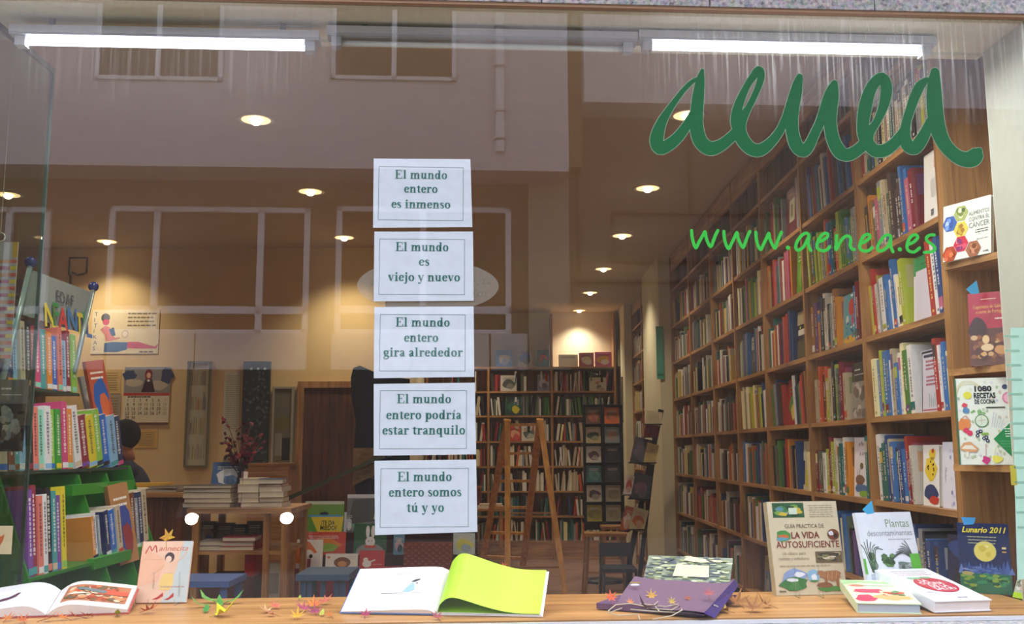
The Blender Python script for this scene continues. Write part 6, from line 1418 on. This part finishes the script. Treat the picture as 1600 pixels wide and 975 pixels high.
# ================================================================== table with flowers and book piles
TY = 6.1
a, b = atY(292, 795, TY), atY(455, 793, TY)
ztab = a.z; xa0, xb0 = a.x, b.x
t = thing('display_table', 'wooden display table with a lower shelf, piled with books', 'table', ((xa0 + xb0) / 2, TY + .3, FL))
MB().box(xa0, TY, ztab - .03, xb0, TY + .62, ztab).build('tabletop', 'wood_x', t, world=True)
for x in (xa0 + .03, xb0 - .06):
    for y in (TY + .02, TY + .56): MB().box(x, y, FL, x + .04, y + .04, ztab - .03).build('leg', 'wood_v', t, world=True)
xm_ = atY(410, 830, TY).x
MB().box(xm_, TY + .02, FL, xm_ + .035, TY + .06, ztab - .03).build('leg', 'wood_v', t, world=True)
zs_ = atY(380, 862, TY).z
MB().box(xa0 + .03, TY + .03, zs_ - .02, xb0 - .03, TY + .58, zs_).build('shelf', 'wood_x', t, world=True)
zs2 = zs_ - .36
MB().box(xa0 + .03, TY + .03, zs2 - .02, xb0 - .03, TY + .58, zs2).build('shelf', 'wood_x', t, world=True)
GT_ = 'books piled on the display table'
xx = lambda px: atY(px, 790, TY + .2).x
flat_stack('book', '%s book of the wide pile under the blue cover on the table', 'book', xx(331), TY + .2, ztab + .001, .30, .2, ['5a5a50', 'c8c0a8', '6a6258', 'a8a090', '4a4a44'], [.03, .025, .035, .025, .02], 0, GT_)
flat_stack('book', '%s book of the cream pile right of the flowers', 'book', xx(394), TY + .2, ztab + .001, .13, .19, ['8a5a5a', 'd8cfb4', 'd0c6a8', 'dcd4bc', 'd8ccb0'], [.03, .03, .03, .05, .035], 0, GT_)
flat_stack('book', '%s book of the mixed pile at the right of the table', 'book', xx(427), TY + .2, ztab + .001, .15, .19, ['b8a890', '3a3a40', 'd8cfb0', 'c8c0b0', 'c83a2e', '2f4a7a'], [.03, .03, .035, .03, .015, .03], 0, GT_)
face_book('book', 'blue and white picture cover standing behind the pile on the table', (xx(317), TY + .34, ztab + .11), 0, 14, .20, .17, .02, '4a6a98', 'e8e4d8', ['d8dce0', '6a8ab0'], 'plain', GT_)
face_book('book', 'red spined book standing between the flowers and cream pile', (xx(370), TY + .24, ztab + .001), R(-70), 3, .14, .22, .03, '9a2c2c', 'e8d8c8', ['a83a3a', '7a2020'], 'plain', GT_)
o = MB().box(-.05, -.03, 0, .03, .03, .115, 'a89a72').build('card_box', 'print', loc=(xx(352), TY + .42, ztab + .20)); tag(o, 'tan card standing behind the blue cover', 'card'); o.location.z = ztab + .001; o.scale = (1.6, 1, 2.6)
vx = xx(366); vy = TY + .34
t = thing('flower_vase', 'vase of dark red leafy flowers on the display table', 'vase', (vx, vy, ztab))
MB().lathe([(.0, 0), (.035, .002), (.045, .06), (.03, .14), (.022, .19), (.028, .21)], (0, 0, 0), '3a3034', n=16).build('vase', 'gloss', t)
mb = MB(); rn = random.Random(9); bl3 = MB()
for k in range(16):
    a_ = rn.random() * 6.28; r_ = .03 + rn.random() * .1; hz = .30 + rn.random() * .27
    e = (r_ * math.cos(a_), r_ * math.sin(a_) * .6, hz); mb.tube([(0, 0, .18), (e[0] * .4, e[1] * .4, hz * .7), e], .0022, '4a3a2c', n=5)
    for j in range(7):
        f = .5 + .5 * j / 6; c = Vector((e[0] * f, e[1] * f, .18 + (hz - .18) * f)) + Vector(((rn.random() - .5) * .05, (rn.random() - .5) * .05, (rn.random() - .5) * .03))
        d1 = Vector((rn.random() - .5, rn.random() - .5, rn.random() - .5)).normalized() * .022; d2 = d1.orthogonal().normalized() * .014
        bl3.add([c - d1, c + d2, c + d1, c - d2, c + d1.cross(d2).normalized() * .004], [(0, 1, 4), (1, 2, 4), (2, 3, 4), (3, 0, 4)], rn.choice(['5a1622', '7a2030', '46101a', '8a3038']))
mb.build('stems', 'matte', t); bl3.build('petals', 'leaf', t, kind='stuff')
# things on the shelves of the table
for i, (px, c, w_, h, l) in enumerate([(318, '3a3a38', .10, .16, 'dark grey book'), (345, '5a4a44', .12, .15, 'brown book'), (368, '2a3a5a', .11, .14, 'navy book with a blue label'), (392, '4a4440', .1, .16, 'charcoal book')]):
    face_book('book', l + ' standing on the upper shelf under the table', (xx(px) - w_ / 2, TY + .3, zs_ + .001), R(rs.random() * 20 - 10), 6, w_, h, .03, c, 'c8c0b0', ['6a6258', '3a4a6a'], 'plain', 'books under the display table')
flat_stack('book', '%s book of the red and grey pile under the table', 'book', xx(342), TY + .15, zs_ + .001, .14, .2, ['7a5a5a', 'b8b0a8'], [.03, .025], 0, 'books under the display table')
flat_stack('book', '%s book of the rose pile under the table', 'book', xx(382), TY + .15, zs_ + .001, .2, .2, ['a83a4c', 'b85a5a', 'a84a50'], [.025, .03, .025], 0, 'books under the display table')
o = MB().box(-.16, 0, 0, .14, .3, .2, '4a2c1c').build('box', 'matte', loc=(xx(372), TY + .1, zs2 + .001)); tag(o, 'brown carton on the lowest shelf under the table', 'box')
o = MB().box(-.03, 0, 0, .035, .22, .42, 'a82a26').build('box_file', 'print', loc=(xx(398), TY + .12, zs2 + .001)); tag(o, 'tall red box file under the table', 'box file')
o = MB().box(-.06, 0, 0, .05, .02, .28, 'b8b09a').box(-.045, -.002, .1, .035, 0, .22, '8a8474').build('leaflet_holder', 'print', loc=(atY(427, 885, TY + .1).x, TY + .10, zs2 + .001)); tag(o, 'grey leaflet holder standing at the right end of the table', 'leaflet holder')
# blue bench under it and blue stool
def bench(name, label, x0p, x1p, yp0, Y, c, slats, depth=.34):
    a_ = atY(x0p, yp0, Y); b_ = atY(x1p, yp0, Y); t = thing(name, label, 'stool' if slats else 'bench', ((a_.x + b_.x) / 2, Y, FL))
    z = a_.z; MB().box(a_.x, Y, z - .03, b_.x, Y + depth, z, c).build('seat', 'metal', t, world=True)
    for x in (a_.x + .02, b_.x - .05):
        for y in (Y + .02, Y + depth - .05): MB().box(x, y, FL, x + .03, y + .03, z - .03, c).build('leg', 'metal', t, world=True)
    if slats:
        n = 3
        for k in range(n): x = a_.x + (b_.x - a_.x) * (k + 1) / (n + 1); MB().box(x - .012, Y + .02, FL + .08, x + .012, Y + .035, z - .03, c).build('slat', 'metal', t, world=True)
        MB().box(a_.x + .02, Y + .02, FL + .06, b_.x - .02, Y + .04, FL + .09, c).build('rail', 'metal', t, world=True)
bench('low_bench', 'low pale blue bench behind the peach book', 196, 358, 909, 5.2, '5a7cc0', False)
bench('childrens_stool', 'small blue-grey slatted childrens stool beside the open book', 462, 545, 898, 5.1, '3f5a78', True)

# ================================================================== children's cover display in the middle
KY = 6.85
a, b = atY(460, 905, KY), atY(742, 905, KY)
kt = thing('cover_rack', 'red tiered rack of childrens picture books behind the lowest sheet', 'rack', ((a.x + b.x) / 2, KY, FL))
zk = [atY(500, y, KY).z for y in (889, 867, 834)]
MB().box(a.x, KY, FL, b.x, KY + .5, zk[0], '7a2028').build('base', 'matte', kt, world=True)
for i in (1, 2): MB().box(a.x, KY + .16 * i, zk[0], b.x, KY + .5, zk[i] - .02, '3c1c20').build('step', 'matte', kt, world=True)
mb = MB(); n0 = 0; ftext(mb, 'INFANTIL', atY(478, 903, KY - .002).x, atY(478, 903, KY - .002).z, .075, 'd8c8c0', KY - .003); mb.build('shelf_lettering', 'print', kt, world=True)
GK = 'picture books on the red rack'
def kid(px0, px1, py0, py1, tier, c, subj, label, art=None):
    Y = KY + .02 + .16 * tier; a_ = atY(px0, py1, Y); b_ = atY(px1, py0, Y); w_, h = b_.x - a_.x, b_.z - a_.z
    z = max(a_.z, zk[tier] - .02 if tier else zk[0]) ; z = (zk[tier] - .02 if tier else zk[0]) + .001
    t = thing('book', label, 'book', (a_.x, Y, z), (-R(8), 0, 0), GK); h = b_.z - z
    mb = MB(); mb.box(0, 0, 0, w_, .012, h, c).build('cover', 'gloss', t)
    pr = MB(); A2_ = Art(pr, w_, h)
    if art: art(A2_)
    else: cover_art(pr, w_, h, c, 'e8e0d0', subj, 'plain')
    pr.build('cover_print', 'gloss', t)
def art_fox(a): a.rect(.5, 0, 1, .9, 'e0ded4'); a.poly([(0, .2), (0, .75), (.25, 1), (.5, .9), (.8, .55), (.6, .5), (.4, .62), (.2, .45), (.35, .2), (.15, .15)], 'd8743a'); a.ell(.45, .45, .22, .2, 'e0ded4'); a.ell(.55, .42, .07, .07, '1c1c20'); a.rect(.42, .02, .56, .34, '8a4a5a'); a.rect(.0, 0, .2, .15, 'e0ded4')
def art_teja(a):
    a.rect(0, .55, 1, 1, '6a9a3c'); a.rect(0, .9, 1, 1, 'c8d0b8'); a.poly([(.15, .52), (1, .52), (.95, 0), (.35, 0)], 'e0cc30'); a.blob(.5, .6, .12, .07, '2a3440'); a.rect(.1, .5, .95, .56, '4a9ac0')
    a.text('¡TE DA', .6, .24, .2, '3a3018', 'CENTER', .36, off=.001); a.text('MIEDO?', .62, .08, .2, '3a3018', 'CENTER', .42, off=.001)
def art_rabbit(a):
    a.ell(.5, .1, .42, .26, '8a8a88'); a.ell(.5, .42, .15, .16, 'e8e8e4'); a.ell(.42, .74, .06, .2, 'e8e8e4'); a.ell(.58, .74, .06, .2, 'e8e8e4'); a.rect(.34, .22, .66, .3, 'd0482c'); a.ell(.45, .44, .015, .02, '101010'); a.ell(.55, .44, .015, .02, '101010')
def art_monkey(a): a.rect(0, 0, 1, 1, 'dedcd2'); a.ell(.52, .4, .26, .36, '7a5030'); a.ell(.52, .3, .14, .2, 'c8905a'); a.hatch(.62, .92, .8, 2, .12, 'b8b4a8', .03); a.ell(.1, .75, .05, .08, 'c86a4a')
def art_bird(a): a.ell(.3, .25, .18, .2, 'e0dcd8'); a.ell(.25, .48, .1, .12, 'e0dcd8'); a.poly([(.4, .3), (.65, .45), (.6, .5), (.38, .38)], 'e0dcd8'); a.hatch(.55, .9, .2, 1, .1, 'd8b0a8', .03)
def art_dark(a): a.rect(0, .9, 1, 1, 'c8ccd0'); a.poly([(.05, .2), (.15, .85), (.75, .9), (.8, .3)], '4a4a44'); a.poly([(.72, .35), (.82, .85), (.95, .7), (.9, .3)], 'b8c08a'); a.blob(.5, .14, .4, .12, '6aa070')
kid(475, 537, 783, 835, 2, '5f9a34', ['6aaa3c', '3a4a3a'], 'green picture book with a yellow speech shape, top row left', art_teja)
kid(541, 600, 772, 812, 2, '6a6c68', ['4a4a44', '7aa070'], 'grey and green picture book beside the lowest sheet', art_dark)
kid(537, 552, 800, 832, 2, 'c8ccd4', ['b8c0cc', 'd8d8dc'], 'pale grey booklet between the top row books')
kid(552, 604, 818, 865, 1, '2a5a34', ['3a6a44', '8a8a88'], 'dark green picture book with a white rabbit', art_rabbit)
kid(471, 540, 831, 865, 1, 'c84a34', ['d8803a', '8ab04a'], 'orange red picture book with a landscape, middle row left')
kid(462, 504, 843, 888, 0, 'e0ded4', [], 'white picture book with an orange fox, lowest row left', art_fox)
kid(508, 559, 865, 888, 0, 'dedcd2', [], 'wide white picture book with a brown monkey', art_monkey)
kid(561, 601, 860, 888, 0, 'b8342e', [], 'red picture book with a white bird', art_bird)
kid(614, 632, 835, 888, 1, '5a88a0', ['b8a0a8', '3a4a5a'], 'pale blue and grey booklet right of the rabbit book')
kid(708, 742, 833, 868, 1, 'b8c8c0', ['c8c84a', '9ab0b8'], 'pale cover with a yellow stripe at the right of the rack')
x0, x1 = atY(637, 870, KY + .3).x, atY(710, 870, KY + .3).x
t = thing('wicker_basket', 'reddish brown woven basket standing on the rack', 'basket', ((x0 + x1) / 2, KY + .1, zk[0]))
mb = MB()
for r_ in range(9):
    for k in range(14): xx0 = x0 + (x1 - x0) * k / 14; mb.box(xx0 + .001, KY + .018 + (.006 if (k + r_) % 2 else 0), zk[0] + .002 + r_ * .018, xx0 + (x1 - x0) / 14 - .001, KY + .03, zk[0] + .018 + r_ * .018, '9a5236' if (k + r_) % 2 else '7a3c28')
mb.build('weave', 'matte', t, world=True, kind='stuff'); MB().box(x0, KY + .03, zk[0] + .001, x1, KY + .14, zk[0] + .165, '5a2c1e').build('basket_body', 'matte', t, world=True)
# tilted dark display panel with straw picture, seen left of the sheets
a = atY(585, 775, 7.6); b = atY(550, 572, 7.6)
t = thing('cut_out_display', 'dark leaning cut-out display with a straw coloured picture beside the sheets', 'display', (a.x, 7.6, FL))
P = [(548, 590), (552, 575), (562, 571), (600, 588), (640, 592), (640, 790), (560, 790), (550, 740), (556, 660), (549, 620)]
MB().slab([atY(x, y, 7.6) for x, y in P], (0, 1, 0), .02, '1c1f2a').build('panel', 'matte', t, world=True)
mb = MB(); Q = [(552, 700), (584, 700), (586, 742), (550, 760)]; mb.slab([atY(x, y, 7.59) for x, y in Q], (0, 1, 0), .004, '8a6c44')
rn = random.Random(2)
for k in range(60): x = 553 + rn.random() * 28; y = 702 + rn.random() * 48; p = atY(x, y, 7.585); mb.bar(p, p + Vector((.05, 0, .02 * rn.random())), .006, .003, rn.choice(['b8945c', '6a5030', 'a07c48']))
mb.build('straw_print', 'print', t, world=True)
MB().bar(atY(452, 778, 7.55), atY(600, 712, 7.55), .03, .03, '4a5030').build('support_rail', 'metal', t, world=True)
MB().rod((a.x, 7.66, FL), (a.x, 7.66, a.z + .1), .015, '2a2a2a').build('stand', 'metal', t, world=True)

# ================================================================== ladder
t0 = atY(793, 657, 11.2); t1 = atY(843, 656, 11.2)
f0 = atZ(752, 889, FL); f1 = atZ(816, 893, FL)
lad = thing('step_ladder', 'tall wooden A-frame ladder standing before the rear bookcase', 'ladder', ((f0.x + f1.x) / 2, f0.y - .5, FL))
yt, yf, yr = 11.0, f0.y - .35, f0.y - 2.0
A0, A1 = Vector((t0.x, yt, t0.z)), Vector((t1.x, yt, t1.z))
B0, B1 = atZ(752, 889, FL), atZ(816, 893, FL); C1 = atZ(884, 930, FL); C0 = Vector((C1.x - (B1 - B0).length * 1.02, C1.y, FL))
for p, q in ((A0, B0), (A1, B1)): MB().bar(p, q, .078, .035, 'b9803e', up=(0, 1, 0)).build('front_rail', 'ladder', lad, world=True)
for p, q in ((A0, C0), (A1, C1)): MB().bar(p + Vector((0, -.02, -.01)), q, .06, .03, 'a06c36', up=(0, 1, 0)).build('rear_rail', 'ladder', lad, world=True)
for k in range(6):
    f = .03 + k * .175; p = A0.lerp(B0, f); q = A1.lerp(B1, f); MB().bar(p, q, .07, .03, 'b07838').build('tread', 'ladder', lad, world=True)
for f in (.55, .85): p = A0.lerp(C0, f); q = A1.lerp(C1, f); MB().bar(p, q, .03, .02, '9a6834').build('brace', 'wood_x', lad, world=True)
# table with papers and basket behind the ladder, left
pz = atY(750, 800, 12.2)
t = thing('reading_table', 'brown table with papers partly hidden behind the lowest sheet and ladder', 'table', (pz.x, 12.9, FL)); zt2 = atY(750, 795, 12.9).z
MB().box(atY(700, 795, 12.9).x, 12.9, zt2 - .03, atY(788, 795, 12.9).x, 13.5, zt2).build('tabletop', 'wood_x', t, world=True)
for px in (706, 780):
    for y in (12.93, 13.43): x = atY(px, 795, 12.9).x; MB().box(x, y, FL, x + .04, y + .04, zt2 - .03).build('leg', 'wood_v', t, world=True)
o = MB().box(-.16, 0, 0, .16, .24, .03, 'c8c4b4').box(-.14, .01, .03, .15, .23, .055, 'b8a890').build('paper_stack', 'print', loc=(atY(766, 790, 13).x, 12.95, zt2 + .001)); tag(o, 'stack of white papers on the table behind the ladder', 'papers')
o = MB().box(-.15, 0, 0, .15, .28, .26, '5c3226').box(-.155, -.005, .24, .155, .285, .27, '7a4a3c').build('carton', 'matte', loc=(atY(752, 780, 13).x - .16, 13.2, zt2 + .001)); tag(o, 'brown lidded carton on the table behind the lowest sheet', 'box')

# ================================================================== black wire spinner and leaning rack
SY = 11.3
sx0, sx1 = atY(913, 700, SY).x, atY(972, 700, SY).x; szt = atY(940, 632, SY).z; szb = atY(940, 815, SY).z
sp = thing('book_spinner', 'black wire spinner rack of small books by the far pillar', 'rack', ((sx0 + sx1) / 2, SY + .2, FL))
MB().rod(((sx0 + sx1) / 2, SY + .2, FL + .02), ((sx0 + sx1) / 2, SY + .2, szt + .03), .018, '101012').build('post', 'metal', sp, world=True)
MB().lathe([(0, 0), (.24, .0), (.23, .03), (.03, .05), (.0, .05)], ((sx0 + sx1) / 2, SY + .2, FL), '101012').build('base', 'metal', sp, world=True)
w2 = (sx1 - sx0) / 2
for i in range(3): MB().bar((sx0 + i * w2, SY, szb - .1), (sx0 + i * w2, SY, szt), .028, .02, '0c0c0e', up=(0, 1, 0)).build('upright', 'metal', sp, world=True)
rh = (szt - szb) / 6
for k in range(7): MB().box(sx0, SY - .02, szb + k * rh - .012, sx1, SY + .12, szb + k * rh, '0c0c0e').build('pocket', 'metal', sp, world=True)
MB().box(sx0, SY + .12, szb - .1, sx1, SY + .14, szt, '141416').build('back_panel', 'metal', sp, world=True)
sc6 = [[('6a4a3a', 'a8604a', 'dark brown cover with an orange figure'), ('c8642c', '8a5a3a', 'orange cover')], [('b8a878', '3a4a34', 'tan and green landscape cover'), ('7a8488', '9a7a70', 'grey blue cover')], [('c8c0b0', '5a3a3a', 'white cover with dark flower'), ('1c1c20', '2a2a30', 'black cover')], [('2f6a6c', '5a9a88', 'teal cover'), ('3a3c40', '4a4a50', 'charcoal cover')], [('d0c8b0', '4a2a1c', 'cream cover with a brown flower'), ('a89c80', '8a8468', 'beige cover')], [('b8b028', '8a8a1c', 'lime yellow cover'), ('b0a88c', '9a9078', 'pale tan cover')]]
for r_ in range(6):
    for c_ in range(2):
        cc, s2, l = sc6[r_][c_]; z = szb + (5 - r_) * rh
        face_book('book', '%s in the %s row of the black spinner' % (l, ORD[r_]), (sx0 + c_ * w2 + .022, SY + .02, z + .001), 0, 5, w2 - .045, rh * .84, .012, cc, 'd8d0c0', [s2, mixc(cc, s2, .5)], 'plain', 'books in the black spinner')
# leaning black rack with angled covers
LY = 9.6
a = atY(1033, 640, LY); b = atY(984, 872, LY)
lr = thing('leaning_rack', 'black slanting magazine rack with open covers in front of the pillar', 'rack', (b.x, LY, FL))
MB().bar(a, b, .05, .03, '0e0e10', up=(0, 1, 0)).build('rail', 'metal', lr, world=True)
MB().bar(b, Vector((b.x - .04, LY, FL)), .05, .03, '0e0e10', up=(0, 1, 0)).build('rail', 'metal', lr, world=True)
MB().bar(a + Vector((-.02, .05, -.02)), Vector((b.x + .12, LY + .5, FL)), .04, .03, '0e0e10', up=(0, 1, 0)).build('back_leg', 'metal', lr, world=True)
MB().box(b.x - .16, LY - .1, FL, b.x + .16, LY + .55, FL + .02, '0e0e10').build('foot', 'metal', lr, world=True)
for (px0, px1, py0, py1, c, s2, l, tl) in [(1008, 1032, 640, 662, 'c0b494', 'b0a484', 'plain cream card at the top of the leaning rack', 10), (1006, 1026, 660, 682, '7a1f1f', '6a1a1a', 'dark red cover under the cream card', 10), (984, 1010, 680, 722, '4c4a52', '5a5560', 'grey brown cover on the left of the leaning rack', 14), (1005, 1023, 690, 722, 'c0ac6c', 'a8945a', 'yellowish cover held by elastic on the leaning rack', 14), (983, 1012, 736, 778, '34404c', '6a4a58', 'blue grey cover in the middle of the leaning rack', 14), (973, 985, 740, 772, 'c8bcb0', 'a04a3c', 'pale spine beside the blue grey cover', 14), (968, 982, 788, 828, 'b0502c', 'c8bca0', 'rust and cream booklet low on the leaning rack', 16), (982, 1005, 790, 826, 'b8ac84', 'a85a2c', 'cream and orange cover low on the leaning rack', 16)]:
    p = atY(px0, py1, LY - .05); q = atY(px1, py0, LY - .05)
    t = thing('book', l, 'book', (p.x, LY - .06, p.z), (-R(6), R(tl), 0), 'covers on the leaning rack')
    MB().box(0, 0, 0, q.x - p.x, .015, q.z - p.z, c).build('cover', 'gloss', t)
    mb = MB(); cover_art(mb, q.x - p.x, q.z - p.z, c, s2, [s2, mixc(c, s2, .5)], 'plain'); mb.build('cover_print', 'print', t)
    zz = p.z - .012; MB().box(p.x - .01, LY - .09, zz, q.x + .01, LY + .01, zz + .01, '0e0e10').build('tray', 'metal', lr, world=True)
# small wooden stools and a dark chair in front of the spinner
def stool(label, px, py, Y, w_, c='8a5226'):
    p = atY(px, py, Y); t = thing('wooden_stool', label, 'stool', (p.x, Y, FL))
    MB().box(p.x - w_ / 2, Y - .15, p.z - .03, p.x + w_ / 2, Y + .15, p.z).build('seat', 'wood_x', t, world=True)
    for sx in (-1, 1):
        for sy in (-1, 1): MB().bar((p.x + sx * (w_ / 2 - .03), Y + sy * .11, p.z - .03), (p.x + sx * (w_ / 2 + .01), Y + sy * .13, FL), .03, .03).build('leg', 'wood_v', t, world=True)
    for sx in (-1, 1): MB().bar((p.x + sx * w_ / 2, Y - .12, .35), (p.x + sx * w_ / 2, Y + .12, .35), .02, .02).build('stretcher', 'wood_y', t, world=True)
    MB().bar((p.x - w_ / 2, Y - .12, .28), (p.x + w_ / 2, Y - .12, .28), .02, .02).build('stretcher', 'wood_x', t, world=True)
stool('wide wooden stool in front of the black spinner', 945, 832, 10.35, .42)
stool('narrower wooden stool behind the wide one, beside the leaning rack', 958, 821, 10.8, .26)
p = atY(962, 890, 9.3)
t = thing('folding_chair', 'dark blue-grey metal chair in front of the leaning rack', 'chair', (p.x, 9.1, FL))
cc = '26303f'; zc = .47
MB().box(p.x - .15, 8.9, zc - .03, p.x + .15, 9.28, zc, '2c2f3a').build('seat', 'matte', t, world=True)
for sx in (-1, 1):
    for sy in (-1, 1): MB().rod((p.x + sx * .14, 9.1 + sy * .17, zc - .03), (p.x + sx * .15, 9.1 + sy * .2, FL), .011, cc).build('leg', 'metal', t, world=True)
    MB().rod((p.x + sx * .14, 9.27, zc), (p.x + sx * .14, 9.33, .66), .011, cc).build('back_post', 'metal', t, world=True)
MB().box(p.x - .14, 9.29, .54, p.x + .14, 9.31, .66, '30343a').build('backrest', 'matte', t, world=True)
# green banner on the pillar, small picture, poster between pillars
p = atX(1029, 592, 1.49); q = atX(1036, 508, 1.49)
pc = atY(1027, 592, UP[-1] + .0); qc = atY(1036, 510, UP[-1] + .0)
o = MB().box(0, 0, 0, qc.x - pc.x, .02, qc.z - pc.z, '4fa58c').box(.004, -.0015, .03, qc.x - pc.x - .004, 0, .05, '2f7a64').build('green_sign', 'print', loc=(pc.x, UP[-1] + .005, pc.z)); tag(o, 'narrow sea green sign hanging on the near cream pillar', 'sign')
rear_cover(966, 976, 541, 568, 'c8d0c0', ['b8c0b0', 'd8dcd0'], 'pale cover at the end of the top rear shelf')
a_ = atY(973, 660, YB - .5)
o = MB().box(0, 0, 0, .08, .03, .62, '14140f').box(.012, -.002, .02, .07, 0, .6, 'b8b49c').build('framed_notice', 'print', loc=(a_.x - .02, YB - .62, a_.z)); tag(o, 'narrow black framed notice by the far pillar', 'notice')
# radiator grille strips behind the books: dark slatted back of the nearest bay
gb = thing('slatted_panel', 'dark slatted vent panel at the back of the nearest bay', 'vent', (X0 + .27, UP[0] + .3, SH[4]))
for k in range(9): MB().box(X0 + .262, UP[0] + .06, SH[4] + .2 + k * .014, X0 + .275, UP[1] - .1, SH[4] + .207 + k * .014, '5a4a44').build('slat', 'metal', gb, world=True)
